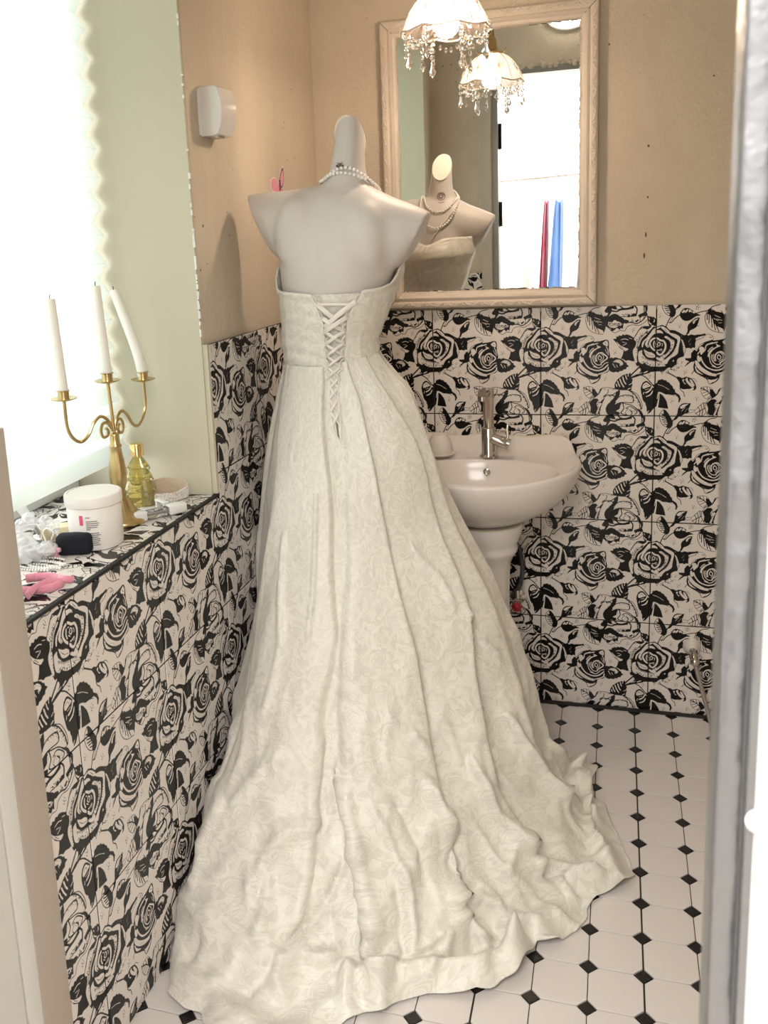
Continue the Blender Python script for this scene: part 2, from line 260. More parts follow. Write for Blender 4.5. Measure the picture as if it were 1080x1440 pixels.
ROSE = json.loads('''[["L",0,7.9,1,[2239,987,2190,1010,2161,1037,2149,1070]],
["L",0,7.4,1,[2192,1091,2153,1122,2124,1158,2104,1158]],
["L",0,7.4,1,[2133,1103,2108,1125,2077,1197]],
["L",0,4.2,1,[2135,1097,2131,1122,2109,1158]],
["L",0,6.7,1,[1316,84,1376,67,1420,57,1463,22,1527,10]],
["L",0,11.1,1,[1119,229,1158,237,1226,276]],
["P",0,0.0,1,[1861,534,1920,555,2015,559,2099,558,2099,586,1984,597,1921,609,1868,627,1805,656,1797,643,1857,609,1876,585,1867,562]],
["L",0,11.1,1,[1872,545,1791,630]],
["L",0,8.9,1,[1804,650,1879,625,1952,602]],
["L",1,7.8,1,[1815,622,1872,574]],
["L",1,7.8,1,[1905,606,1933,593]],
["L",1,4.5,1,[1852,617,1887,604]],
["L",0,7.8,1,[1879,625,1922,648,1971,704,2006,750]],
["P",0,0.0,1,[1889,710,1901,691,1928,679,1960,704,1979,733,1993,784,1991,830,1969,881,1943,887,1916,876,1899,853,1887,802,1879,750]],
["P",1,0.0,1,[1902,710,1928,693,1949,710,1964,725,1929,741,1902,750,1894,733]],
["L",0,3.3,1,[1907,722,1928,710,1939,727]],
["L",1,10.0,1,[1924,787,1956,767,1976,729]],
["L",1,8.9,1,[1930,821,1962,805,1985,767]],
["L",1,4.5,1,[1903,802,1908,779]],
["L",1,3.3,1,[1936,847,1968,824]],
["L",1,3.3,1,[1919,761,1950,750]],
["P",0,0.0,0,[1910,865,1921,876,1924,899,1932,916,1933,945,1944,982,1966,968,1991,933,2017,910,2032,829,2030,761,1987,738,1978,807]],
["L",1,8.9,1,[2044,801,2032,864,2023,910]],
["L",1,5.6,1,[2030,784,2021,841]],
["L",1,4.5,1,[1954,950,1941,970]],
["P",0,0.0,0,[984,718,1018,694,1022,673,1046,668,1058,661,1075,673,1092,673,1103,688,1120,694,1131,712,1148,727,1153,747,1168,758,1173,782,1195,797,1210,809,1215,828,1222,840,1215,856,1210,872,1199,872,1202,840,1191,820,1165,809,1137,811,1103,809,1069,790,1041,779,1013,782]],
["L",1,3.3,1,[1024,712,1069,727,1120,759]],
["L",1,4.5,1,[1086,806,1126,805]],
["L",1,5.6,1,[1131,809,1176,809]],
["L",0,3.3,1,[1080,797,1126,802,1171,817]],
["P",0,0.0,0,[1041,791,1067,809,1078,826,1092,845,1103,870,1109,896,1118,932,1069,927,1030,921,1037,859]],
["P",0,0.0,0,[1631,297,1665,295,1661,275,1679,277,1686,264,1707,271,1718,256,1734,265,1750,257,1776,265,1809,286,1836,331,1834,387,1817,432,1836,494,1807,502,1770,491,1748,497,1727,482,1705,477,1718,448,1728,406,1693,380,1665,335]],
["P",1,0.0,1,[1664,320,1693,352,1736,377,1768,389,1742,407,1709,384,1682,357]],
["L",0,3.3,1,[1693,358,1725,388]],
["L",1,4.5,1,[1703,307,1734,298,1767,308]],
["L",1,4.5,1,[1719,358,1741,347,1751,336]],
["L",1,3.3,1,[1772,291,1798,299]],
["L",1,3.3,1,[1714,327,1740,332]],
["P",0,0.0,0,[1788,604,1774,613,1756,613,1740,621,1713,634,1697,650,1678,665,1665,688,1653,711,1655,739,1649,762,1688,776,1710,788,1764,785,1801,762,1801,739,1808,716,1803,687,1810,670,1794,648,1799,630]],
["L",1,7.8,1,[1668,711,1674,730]],
["L",1,7.8,1,[1680,682,1687,705,1700,730]],
["L",1,8.9,1,[1700,665,1713,699,1733,733]],
["L",1,8.9,1,[1724,645,1735,682,1750,707]],
["L",1,6.7,1,[1748,627,1753,650,1760,665]],
["L",1,5.6,1,[1772,613,1769,636]],
["L",1,5.6,1,[1769,756,1790,745]],
["L",1,4.5,1,[1779,716,1800,702]],
["P",0,0.0,0,[1202,257,1226,272,1252,267,1268,276,1290,265,1318,273,1334,268,1372,266,1405,258,1408,274,1351,289,1326,302,1332,337,1326,385,1307,382,1293,393,1274,384,1252,389,1238,347,1226,301]],
["L",1,2.2,1,[1269,336,1288,302]],
["L",1,2.2,1,[1280,359,1291,342]],
["P",1,0.0,1,[1324,385,1329,323,1378,301,1411,271,1438,267,1460,281,1472,306,1444,324,1400,337,1362,362,1341,400]],
["L",0,3.3,1,[1324,385,1329,323,1378,301,1411,271,1438,267,1460,281,1472,306,1444,324,1400,337,1362,362,1341,400,1324,385]],
["L",0,7.8,1,[1400,343,1428,329,1466,321]],
["L",0,4.5,1,[1444,298,1460,293]],
["P",0,0.0,0,[1293,434,1313,405,1324,399,1337,415,1348,400,1363,417,1355,463,1341,488,1319,506,1294,511,1270,531,1239,559,1261,520,1281,506,1245,490,1245,476,1294,474]],
["P",0,0.0,1,[1319,532,1327,497,1349,469,1355,446,1348,400,1373,366,1411,337,1455,324,1520,316,1579,303,1600,326,1601,396,1612,453,1602,499,1607,567,1590,602,1539,621,1529,659,1497,694,1450,708,1428,665,1381,636,1331,601,1316,561]],
["P",1,0.0,1,[1359,388,1379,374,1399,389,1399,412,1379,446,1370,434,1363,411]],
["L",1,7.8,1,[1388,426,1406,406,1417,363,1455,349,1504,336]],
["L",1,4.5,1,[1422,355,1466,338]],
["P",1,0.0,1,[1547,333,1565,319,1582,312,1593,339,1587,364,1569,356,1555,348]],
["L",1,5.6,1,[1577,368,1591,396,1595,442]],
["L",0,3.3,1,[1563,333,1580,345]],
["L",1,3.3,1,[1569,390,1584,430]],
["P",1,0.0,1,[1493,350,1512,361,1531,371,1499,386,1472,406,1450,441,1436,469,1430,452,1439,423,1466,393,1501,373]],
["L",1,6.7,1,[1432,418,1447,395,1466,381]],
["L",1,10.0,1,[1496,498,1489,464,1505,432,1537,421,1554,432,1589,467,1557,498,1533,519]],
["L",1,4.5,1,[1532,430,1554,453,1549,487,1522,504]],
["L",1,5.6,1,[1523,453,1538,464,1532,485,1516,484,1508,464,1521,443]],
["L",1,6.7,1,[1465,446,1463,477,1478,512,1506,533,1538,530]],
["L",1,5.6,1,[1447,454,1448,492,1465,530,1495,551]],
["L",1,4.5,1,[1480,441,1475,469,1486,504]],
["L",1,5.6,1,[1468,546,1512,561,1539,550,1565,521,1598,508]],
["L",1,10.0,1,[1374,469,1389,509,1424,555,1468,578,1512,584,1555,569,1596,531]],
["P",1,0.0,1,[1331,497,1352,509,1380,549,1424,584,1474,611,1501,615,1507,636,1480,636,1441,627,1392,601,1353,566,1332,532]],
["P",0,0.0,0,[1340,530,1343,533,1352,522]],
["P",0,0.0,0,[1349,542,1351,545,1362,530]],
["P",0,0.0,0,[1357,554,1360,556,1366,546]],
["P",0,0.0,0,[1366,565,1369,567,1375,555]],
["P",0,0.0,0,[1375,577,1377,579,1382,567]],
["P",0,0.0,0,[1385,586,1388,588,1392,576]],
["P",0,0.0,0,[1397,594,1400,595,1403,582]],
["P",0,0.0,0,[1409,601,1413,602,1415,587]],
["P",0,0.0,0,[1422,608,1425,609,1427,593]],
["P",0,0.0,0,[1434,615,1437,615,1438,599]],
["L",1,10.0,1,[1512,619,1556,604,1590,584,1598,556]],
["L",1,6.7,1,[1363,417,1348,440]],
["P",1,0.0,1,[1349,451,1363,463,1374,497,1358,509,1344,486]],
["P",1,0.0,1,[1433,661,1469,668,1502,661,1526,647,1504,680,1475,694,1450,705]],
["L",0,3.3,1,[1433,661,1469,668,1502,661,1526,647,1504,680,1475,694,1450,705,1433,661]],
["L",0,2.2,1,[1375,601,1436,645]],
["L",0,5.6,1,[1319,532,1325,578,1303,615]],
["P",1,0.0,1,[1327,543,1347,566,1381,601,1414,624,1381,618,1342,595]],
["L",0,8.9,1,[1345,566,1381,603,1425,630]],
["P",1,0.0,0,[1379,635,1382,637,1386,625]],
["P",1,0.0,0,[1393,641,1396,642,1400,628]],
["P",1,0.0,0,[1407,647,1410,648,1411,638]],
["P",1,0.0,0,[1421,653,1424,654,1425,642]],
["P",1,0.0,0,[1434,659,1438,659,1438,648]],
["P",0,0.0,0,[1422,496,1425,500,1415,505]],
["P",0,0.0,0,[1430,516,1434,519,1424,529]],
["P",0,0.0,0,[1438,536,1442,538,1437,545]],
["P",0,0.0,0,[1446,556,1450,557,1446,567]],
["P",0,0.0,0,[1454,576,1459,577,1455,586]],
["P",0,0.0,0,[1472,586,1476,585,1475,595]],
["P",0,0.0,0,[1491,594,1495,593,1495,603]],
["P",0,0.0,0,[1510,602,1514,601,1516,612]],
["P",0,0.0,0,[1597,482,1619,465,1641,472,1657,463,1705,479,1727,490,1738,505,1754,513,1757,528,1777,547,1755,556,1750,573,1728,577,1720,588,1696,590,1686,602,1664,597,1642,604,1610,590,1598,533]],
["P",1,0.0,1,[1637,508,1657,490,1689,486,1718,505,1725,524,1706,539,1695,520,1663,510]],
["P",0,0.0,0,[1643,498,1639,500,1650,515]],
["P",0,0.0,0,[1657,494,1653,496,1662,516]],
["P",0,0.0,0,[1672,491,1667,492,1671,505]],
["P",0,0.0,0,[1686,488,1682,487,1681,505]],
["P",0,0.0,0,[1699,497,1695,495,1691,510]],
["P",0,0.0,0,[1711,506,1707,503,1701,516]],
["P",0,0.0,0,[1723,515,1720,511,1711,523]],
["L",1,4.5,1,[1636,522,1658,558]],
["L",1,3.3,1,[1668,533,1679,556]],
["L",1,3.3,1,[1695,528,1701,545]],
["L",0,8.9,1,[1103,603,1159,636,1198,661]],
["P",0,0.0,1,[1176,647,1203,642,1228,653,1259,642,1304,659,1328,688,1346,734,1337,758,1315,764,1282,752,1237,755,1209,735,1204,694]],
["P",1,0.0,1,[1228,673,1243,665,1239,688,1259,706,1248,706]],
["P",1,0.0,1,[1254,661,1270,653,1276,676,1304,705,1326,719,1315,738,1287,719,1262,688]],
["P",1,0.0,1,[1290,665,1309,676,1332,723,1321,717,1298,694]],
["P",1,0.0,1,[1293,750,1326,740,1321,758,1304,760]],
["L",0,3.3,1,[1298,657,1326,661,1350,688]],
["L",0,5.6,1,[1209,723,1215,758,1240,781,1249,820]],
["P",1,0.0,1,[1382,740,1426,731,1468,742,1492,777,1509,807,1471,824,1435,842,1404,816,1387,781]],
["L",0,3.3,1,[1382,740,1426,731,1468,742,1492,777,1509,807,1471,824,1435,842,1404,816,1387,781,1382,740]],
["L",0,6.7,1,[1384,744,1426,763,1465,798,1498,815]],
["L",0,4.5,1,[1404,734,1415,763]],
["L",0,4.5,1,[1431,731,1443,772]],
["L",0,4.5,1,[1459,746,1468,789]],
["L",0,4.5,1,[1483,769,1484,804]],
["L",0,4.5,1,[1391,763,1413,761]],
["L",0,4.5,1,[1395,789,1432,777]],
["L",0,4.5,1,[1410,816,1448,792]],
["L",0,4.5,1,[1438,835,1470,810]],
["P",0,0.0,1,[1459,752,1481,763,1506,807,1470,819,1459,789]],
["P",0,0.0,1,[1191,982,1199,935,1216,899,1244,881,1296,881,1305,869,1300,898,1285,940,1292,961,1250,981,1205,1005,1188,1029,1160,1036]],
["P",1,0.0,1,[1214,919,1238,895,1272,888,1285,888,1260,907,1233,931]],
["L",1,3.3,1,[1229,954,1261,916]],
["L",1,2.2,1,[1255,963,1277,928]],
["L",0,3.3,1,[1285,940,1339,941]],
["L",0,3.3,1,[1272,975,1328,960]],
["L",0,4.5,1,[1188,1006,1154,1042,1149,1071]],
["P",1,0.0,1,[1333,953,1361,921,1388,894,1416,874,1438,926,1417,988,1372,992,1350,974]],
["L",0,3.3,1,[1333,953,1361,921,1388,894,1416,874,1438,926,1417,988,1372,992,1350,974,1333,953]],
["L",0,5.6,1,[1348,974,1383,948,1422,927]],
["L",0,5.6,1,[1366,915,1383,948]],
["L",0,5.6,1,[1388,894,1400,936]],
["L",0,5.6,1,[1410,880,1416,927]],
["L",0,5.6,1,[1378,988,1383,953]],
["L",0,5.6,1,[1400,991,1405,944]],
["P",1,0.0,1,[1427,880,1460,833,1498,819,1520,786,1536,751,1579,740,1623,745,1655,751,1710,762,1774,764,1817,779,1850,802,1878,848,1895,899,1893,934,1874,945,1898,980,1910,1026,1909,1063,1909,1090,1936,1107,1898,1156,1846,1180,1797,1173,1754,1191,1733,1227,1695,1222,1651,1243,1607,1212,1579,1171,1573,1112,1545,1095,1517,1031,1527,984,1461,996,1427,938]],
["L",0,4.5,1,[1427,880,1460,833,1498,819,1520,786,1536,751,1579,740,1623,745,1655,751,1710,762,1774,764,1817,779,1850,802,1878,848,1895,899,1893,934,1874,945,1898,980,1910,1026,1909,1063,1909,1090,1936,1107,1898,1156,1846,1180,1797,1173,1754,1191,1733,1227,1695,1222,1651,1243,1607,1212,1579,1171,1573,1112,1545,1095,1517,1031,1527,984,1461,996,1427,938,1427,880]],
["P",0,0.0,0,[1432,880,1471,844,1498,842,1515,850,1499,891,1510,937,1494,988,1461,988,1444,961,1449,926]],
["P",0,0.0,0,[1509,848,1509,852,1530,850]],
["P",0,0.0,0,[1507,863,1507,868,1526,865]],
["P",0,0.0,0,[1505,878,1505,883,1529,880]],
["P",0,0.0,0,[1503,893,1503,898,1525,896]],
["P",0,0.0,0,[1503,909,1503,913,1526,911]],
["P",0,0.0,0,[1505,924,1505,929,1529,926]],
["P",0,0.0,0,[1507,939,1507,944,1530,942]],
["P",0,0.0,0,[1509,955,1509,959,1530,957]],
["P",0,0.0,0,[1511,970,1511,975,1532,972]],
["P",0,0.0,0,[1532,914,1546,890,1526,879,1558,844,1575,832,1553,879,1543,908,1522,990,1511,984]],
["P",0,0.0,1,[1579,948,1592,902,1624,867,1651,832,1672,785,1699,762,1699,808,1676,855,1646,884,1620,919,1626,960,1659,988,1604,995]],
["L",0,6.7,1,[1541,751,1514,804,1471,839]],
["L",0,6.7,1,[1558,835,1591,811,1624,811,1651,818,1654,837,1624,867]],
["P",0,0.0,0,[1559,751,1556,752,1561,765]],
["P",0,0.0,0,[1573,751,1570,752,1575,764]],
["P",0,0.0,0,[1587,751,1584,752,1590,768]],
["P",0,0.0,0,[1601,752,1598,753,1604,767]],
["P",0,0.0,0,[1615,752,1612,753,1618,768]],
["P",0,0.0,0,[1629,752,1626,753,1632,768]],
["P",0,0.0,0,[1643,752,1640,753,1646,768]],
["P",0,0.0,0,[1657,753,1654,754,1659,768]],
["P",0,0.0,0,[1565,818,1562,819,1566,833]],
["P",0,0.0,0,[1578,817,1575,818,1578,830]],
["P",0,0.0,0,[1591,817,1587,817,1591,833]],
["P",0,0.0,0,[1603,816,1600,817,1604,831]],
["P",0,0.0,0,[1616,815,1613,816,1617,831]],
["P",0,0.0,0,[1629,815,1626,815,1630,831]],
["P",0,0.0,0,[1641,814,1638,815,1642,830]],
["L",0,6.7,1,[1678,843,1710,818,1759,810,1807,819,1821,854,1808,879,1755,877,1701,880,1655,904]],
["P",0,0.0,0,[1712,818,1709,817,1709,830]],
["P",0,0.0,0,[1723,818,1720,817,1720,828]],
["P",0,0.0,0,[1735,818,1732,817,1731,831]],
["P",0,0.0,0,[1746,818,1743,817,1743,830]],
["P",0,0.0,0,[1758,818,1755,817,1754,830]],
["P",0,0.0,0,[1769,817,1766,817,1766,831]],
["P",0,0.0,0,[1781,817,1778,817,1777,830]],
["P",0,0.0,0,[1792,817,1789,817,1789,829]],
["P",0,0.0,0,[1804,817,1800,817,1800,829]],
["L",0,7.8,1,[1774,764,1829,802,1873,876,1887,934]],
["P",0,0.0,0,[1808,787,1806,783,1786,799]],
["P",0,0.0,0,[1818,800,1816,796,1799,811]],
["P",0,0.0,0,[1828,813,1826,810,1804,828]],
["P",0,0.0,0,[1838,827,1836,823,1816,840]],
["P",0,0.0,0,[1848,840,1846,836,1825,854]],
["P",0,0.0,0,[1858,853,1856,850,1835,867]],
["P",0,0.0,0,[1868,867,1866,863,1845,880]],
["L",0,6.7,1,[1657,901,1711,883,1755,891,1809,906,1863,948,1896,980]],
["P",0,0.0,1,[1663,895,1701,883,1717,901,1701,936,1669,959,1702,970,1691,994,1648,983,1631,936]],
["L",1,6.7,1,[1712,901,1707,936,1718,970]],
["L",0,7.8,1,[1728,891,1736,935,1713,976,1756,993]],
["L",0,6.7,1,[1756,935,1777,917,1809,921,1853,963,1832,986]],
["L",1,5.6,1,[1750,912,1777,902]],
["L",0,6.7,1,[1788,946,1810,969,1800,992]],
["L",1,5.6,1,[1809,935,1837,955]],
["P",0,0.0,1,[1858,934,1896,968,1913,1026,1899,1020,1875,969]],
["L",0,4.5,1,[1777,935,1751,970,1773,999]],
["L",0,5.6,1,[1874,957,1892,1015,1896,1090]],
["L",0,11.6,1,[1614,43,1659,52,1699,37,1760,32,1804,21]],
["L",0,10.5,1,[1684,0,1719,25,1760,25,1814,3]],
["L",0,6.3,1,[1613,1,1644,23,1669,34,1709,27]],
["P",0,0.0,1,[1613,12,1633,-4,1654,2,1664,29,1639,33]],
["L",0,5.3,1,[1700,98,1736,99,1771,102,1801,84,1831,90]],
["L",0,10.5,1,[1819,6,1836,38,1826,93]],
["P",0,0.0,1,[1751,94,1770,78,1781,94,1800,74,1825,74,1833,95,1811,100,1781,102]],
["P",0,0.0,1,[1846,88,1880,70,1910,60,1925,87,1906,97,1881,99,1861,112]],
["L",0,8.4,1,[1917,-2,1919,39,1908,73]],
["P",0,0.0,0,[1914,12,1913,4,1888,12]],
["P",0,0.0,0,[1915,23,1913,16,1891,23]],
["P",0,0.0,0,[1915,35,1913,27,1884,36]],
["P",0,0.0,0,[1915,46,1914,39,1887,47]],
["P",0,0.0,0,[1915,58,1914,50,1886,58]],
["P",0,0.0,0,[1915,69,1914,62,1886,70]],
["L",0,8.4,1,[1908,102,1881,136,1852,156,1827,163,1802,155,1772,152,1742,158]],
["P",0,0.0,1,[1721,125,1761,131,1767,147,1737,162,1726,146]],
["P",0,0.0,1,[1822,142,1846,125,1851,132,1832,151]],
["P",0,0.0,0,[1553,47,1588,1,1618,1,1624,49,1594,96,1624,75,1650,71,1675,82,1701,103,1721,114,1739,136,1727,157,1722,172,1717,210,1702,199,1690,217,1667,198,1647,219,1626,229,1608,202,1580,191,1565,170,1585,149,1559,106]],
["P",1,0.0,1,[1582,154,1600,144,1625,147,1645,129,1671,140,1696,151,1712,164,1702,180,1682,182,1651,198,1621,197,1595,181]],
["P",0,0.0,0,[1593,152,1586,152,1590,173]],
["P",0,0.0,0,[1606,152,1599,152,1603,171]],
["P",0,0.0,0,[1618,153,1611,153,1615,177]],
["P",0,0.0,0,[1631,153,1624,153,1627,175]],
["P",0,0.0,0,[1643,154,1636,154,1640,177]],
["P",0,0.0,0,[1655,154,1648,154,1652,177]],
["P",0,0.0,0,[1668,155,1661,155,1665,177]],
["P",0,0.0,0,[1680,155,1673,155,1677,177]],
["P",0,0.0,0,[1693,156,1685,156,1689,177]],
["P",0,0.0,0,[1705,156,1698,156,1702,176]],
["P",0,0.0,0,[1592,183,1598,184,1600,165]],
["P",0,0.0,0,[1606,183,1612,184,1612,167]],
["P",0,0.0,0,[1619,183,1625,184,1627,162]],
["P",0,0.0,0,[1632,182,1638,184,1640,164]],
["P",0,0.0,0,[1646,182,1652,184,1653,163]],
["P",0,0.0,0,[1659,182,1665,184,1667,162]],
["P",0,0.0,0,[1672,182,1678,184,1680,163]],
["P",0,0.0,0,[1686,182,1691,184,1693,164]],
["P",0,0.0,0,[1699,182,1705,184,1706,164]],
["P",1,0.0,1,[1527,10,1553,26,1563,58,1589,64,1574,90,1543,74,1517,47,1507,20]],
["P",1,0.0,1,[1542,0,1563,16,1555,47,1537,10]],
["P",1,0.0,1,[1411,66,1452,78,1556,192,1549,255,1486,242,1432,207,1404,156,1396,105]],
["P",0,0.0,0,[1420,49,1452,44,1485,69,1533,79,1577,114,1593,159,1572,181,1567,209,1554,249,1546,220,1519,208,1486,191,1458,134,1436,94,1414,88]],
["L",0,4.5,1,[1411,68,1398,111,1403,156,1426,207,1476,242,1549,256]],
["L",0,6.7,1,[1414,83,1417,139]],
["L",0,6.7,1,[1431,94,1432,173]],
["L",0,6.7,1,[1447,111,1459,208]],
["L",0,6.7,1,[1464,140,1486,231]],
["L",0,6.7,1,[1486,180,1514,242]],
["L",1,3.3,1,[1474,101,1523,124]],
["L",1,3.3,1,[1469,129,1507,152]],
["L",1,3.3,1,[1507,169,1534,167]],
["L",1,3.3,1,[1491,135,1539,147]],
["L",1,4.5,1,[1452,55,1484,34,1506,62]],
["P",0,0.0,0,[1915,86,1935,103,1950,100,1965,108,1975,103,1988,117,2003,130,2006,151,2002,188,1982,187,1972,179,1942,187,1927,155,1926,123]],
["L",1,7.4,1,[1936,150,1942,160,1957,171]],
["L",1,6.3,1,[1981,130,1983,145,1976,151]],
["L",1,4.2,1,[1941,129,1936,113]],
["P",0,0.0,1,[1190,90,1203,59,1225,37,1256,34,1294,54,1324,81,1363,99,1328,107,1300,126,1278,140,1240,147,1210,130]],
["P",1,0.0,1,[1207,71,1225,48,1234,60,1221,75]],
["P",1,0.0,1,[1232,71,1243,49,1258,42,1258,57,1241,74]],
["P",1,0.0,1,[1265,72,1267,47,1285,56,1291,72,1276,67]],
["P",1,0.0,1,[1295,77,1300,63,1316,80]],
["P",0,0.0,1,[1266,176,1295,145,1322,123,1353,119,1350,144,1336,189,1317,213,1281,231,1268,258,1248,269,1259,233,1257,201]],
["P",1,0.0,1,[1301,154,1322,134,1344,128,1322,152,1306,175]],
["L",0,3.3,1,[1336,194,1358,187]],
["L",0,2.2,1,[1311,156,1335,138]],
["P",1,0.0,1,[2042,995,2052,968,2079,941,2104,959,2127,994,2149,1037,2156,1073,2143,1103,2118,1104,2082,1085,2054,1047]],
["L",0,4.7,1,[2042,995,2052,968,2079,941,2104,959,2127,994,2149,1037,2156,1073,2143,1103,2118,1104,2082,1085,2054,1047,2042,995]],
["P",0,0.0,1,[2079,941,2104,959,2127,994,2149,1037,2156,1073,2143,1103,2118,1104,2102,1098,2112,1070,2101,1027,2085,995,2079,967]],
["L",0,7.4,1,[2090,1005,2070,984]],
["L",0,7.4,1,[2097,1022,2065,1011]],
["L",0,7.4,1,[2101,1038,2066,1033]],
["L",0,7.4,1,[2106,1054,2076,1052]],
["L",0,7.4,1,[2112,1076,2087,1071]],
["L",0,7.4,1,[2085,984,2059,979]],
["P",0,0.0,0,[1807,1296,1832,1251,1851,1218,1874,1191,1912,1185,1948,1187,1968,1191,1999,1193,2049,1177,2085,1197,2116,1229,2156,1228,2191,1249,2217,1287,2236,1325,2247,1369,2250,1408,2239,1441,2230,1472,2236,1502,2217,1541,2188,1581,2167,1590,2136,1577,2121,1580,2101,1611,2071,1626,2053,1613,2040,1590,1932,1564,1859,1544,1842,1545,1817,1493,1801,1426,1806,1391,1826,1357]],
["P",1,0.0,1,[1814,1299,1837,1260,1857,1223,1879,1200,1897,1206,1928,1217,1968,1189,1967,1202,1939,1235,1914,1266,1889,1289,1871,1317,1859,1357,1844,1385,1845,1435,1841,1469,1845,1508,1830,1514,1817,1475,1806,1425,1809,1397,1829,1363,1831,1335]],
["L",0,3.7,1,[1857,1220,1882,1206,1897,1209]],
["P",0,0.0,0,[1936,1233,1931,1238,1921,1218]],
["P",0,0.0,0,[1930,1239,1925,1243,1911,1221]],
["P",0,0.0,0,[1924,1244,1919,1249,1911,1234]],
["P",0,0.0,0,[1918,1249,1913,1254,1901,1237]],
["P",0,0.0,0,[1912,1254,1907,1260,1896,1245]],
["P",0,0.0,0,[1905,1259,1901,1265,1890,1252]],
["P",0,0.0,0,[1899,1265,1896,1271,1883,1257]],
["P",0,0.0,0,[1894,1271,1891,1277,1875,1263]],
["P",0,0.0,0,[1889,1277,1886,1284,1869,1270]],
["P",0,0.0,0,[1883,1284,1881,1290,1862,1277]],
["P",0,0.0,0,[1878,1290,1876,1297,1858,1285]],
["P",0,0.0,0,[1873,1296,1871,1303,1849,1291]],
["P",0,0.0,0,[1869,1304,1868,1311,1851,1302]],
["P",0,0.0,0,[1866,1312,1865,1319,1839,1309]],
["P",0,0.0,0,[1863,1319,1862,1327,1847,1320]],
["P",0,0.0,0,[1860,1327,1859,1334,1836,1328]],
["P",0,0.0,0,[1857,1335,1856,1342,1836,1337]],
["P",0,0.0,0,[1854,1343,1853,1350,1831,1346]],
["P",0,0.0,0,[1851,1351,1851,1358,1834,1355]],
["P",0,0.0,0,[1849,1359,1849,1367,1831,1364]],
["P",0,0.0,0,[1846,1367,1847,1375,1821,1374]],
["P",0,0.0,0,[1844,1376,1845,1383,1817,1383]],
["P",0,0.0,0,[1839,1398,1840,1405,1828,1405]],
["P",0,0.0,0,[1839,1416,1841,1423,1827,1424]],
["P",0,0.0,0,[1839,1434,1841,1440,1832,1441]],
["P",0,0.0,0,[1839,1452,1842,1458,1831,1460]],
["P",0,0.0,0,[1840,1470,1843,1476,1834,1478]],
["P",0,0.0,0,[1842,1488,1846,1493,1837,1496]],
["P",0,0.0,0,[1845,1505,1848,1510,1839,1515]],
["P",1,0.0,1,[1881,1373,1883,1339,1895,1317,1924,1288,1952,1249,1979,1213,2024,1192,2037,1197,2004,1216,1977,1235,1952,1266,1930,1299,1907,1322,1896,1347,1890,1372]],
["P",1,0.0,1,[1908,1347,1925,1308,1954,1260,1984,1229,2025,1224,2051,1239,2056,1258,2035,1250,2005,1253,1980,1262,1958,1288,1938,1316,1932,1346,1943,1377,1926,1377]],
["L",0,3.2,1,[1931,1344,1926,1360,1939,1382]],
["P",0,0.0,0,[1962,1285,1958,1290,1952,1280]],
["P",0,0.0,0,[1971,1275,1967,1280,1961,1267]],
["P",0,0.0,0,[1980,1266,1975,1269,1974,1260]],
["P",0,0.0,0,[1992,1260,1986,1262,1985,1251]],
["P",0,0.0,0,[2004,1256,1998,1257,1999,1247]],
["P",0,0.0,0,[2016,1251,2010,1252,2012,1242]],
["P",0,0.0,0,[2028,1252,2022,1252,2026,1242]],
["P",0,0.0,0,[2041,1254,2035,1253,2040,1243]],
["P",0,0.0,0,[2054,1256,2048,1254,2054,1245]],
["P",1,0.0,1,[2038,1197,2050,1190,2082,1209,2112,1241,2108,1256,2086,1247,2063,1225,2045,1209]],
["L",0,3.2,1,[2065,1211,2091,1241]],
["L",1,13.7,1,[1988,1403,1963,1379,1949,1349,1955,1321,1976,1301,2006,1295,2034,1314,2062,1321,2079,1351,2078,1387,2065,1418,2040,1444,2018,1435,2010,1419]],
["P",0,0.0,0,[1964,1370,1965,1372,1964,1371]],
["P",0,0.0,0,[1987,1307,1985,1309,1985,1307]],
["L",1,8.4,1,[1987,1376,1979,1351,1985,1323]],
["L",1,5.3,1,[2008,1320,1994,1337,1998,1359,2013,1375]],
["L",1,5.3,1,[2021,1330,2035,1341,2033,1361,2018,1364,2010,1350,2017,1335]],
["L",1,3.2,1,[2022,1344,2024,1353]],
["L",1,6.9,1,[2011,1403,2029,1402,2049,1392]],
["L",1,4.2,1,[2048,1341,2055,1352,2051,1368]],
["L",1,3.2,1,[2039,1413,2054,1402]],
["P",1,0.0,1,[2068,1286,2089,1279,2122,1302,2153,1325,2146,1377,2129,1412,2098,1448,2073,1472,2059,1458,2058,1449,2083,1437,2110,1406,2119,1372,2118,1339,2103,1312]],
["P",0,0.0,0,[2094,1299,2090,1293,2104,1287]],
["P",0,0.0,0,[2100,1308,2097,1302,2113,1297]],
["P",0,0.0,0,[2106,1318,2104,1311,2115,1310]],
["P",0,0.0,0,[2112,1327,2111,1320,2124,1320]],
["P",0,0.0,0,[2118,1337,2117,1329,2129,1331]],
["P",0,0.0,0,[2119,1348,2118,1341,2130,1344]],
["P",0,0.0,0,[2119,1360,2119,1353,2131,1357]],
["P",0,0.0,0,[2118,1371,2120,1364,2132,1370]],
["P",0,0.0,0,[2116,1382,2118,1376,2130,1383]],
["P",0,0.0,0,[2112,1393,2114,1386,2127,1396]],
["P",0,0.0,0,[2107,1404,2110,1398,2121,1408]],
["P",0,0.0,0,[2103,1414,2107,1409,2119,1422]],
["P",0,0.0,0,[2095,1423,2100,1417,2107,1429]],
["P",0,0.0,0,[2088,1431,2093,1426,2103,1443]],
["P",0,0.0,0,[2080,1439,2085,1435,2089,1446]],
["P",0,0.0,0,[2073,1447,2078,1444,2084,1461]],
["P",1,0.0,1,[2111,1262,2116,1250,2157,1261,2185,1276,2202,1298,2195,1343,2189,1387,2184,1429,2159,1455,2124,1476,2101,1511,2093,1526,2067,1521,2051,1507,2076,1490,2116,1455,2146,1419,2165,1377,2178,1332,2175,1308,2152,1292]],
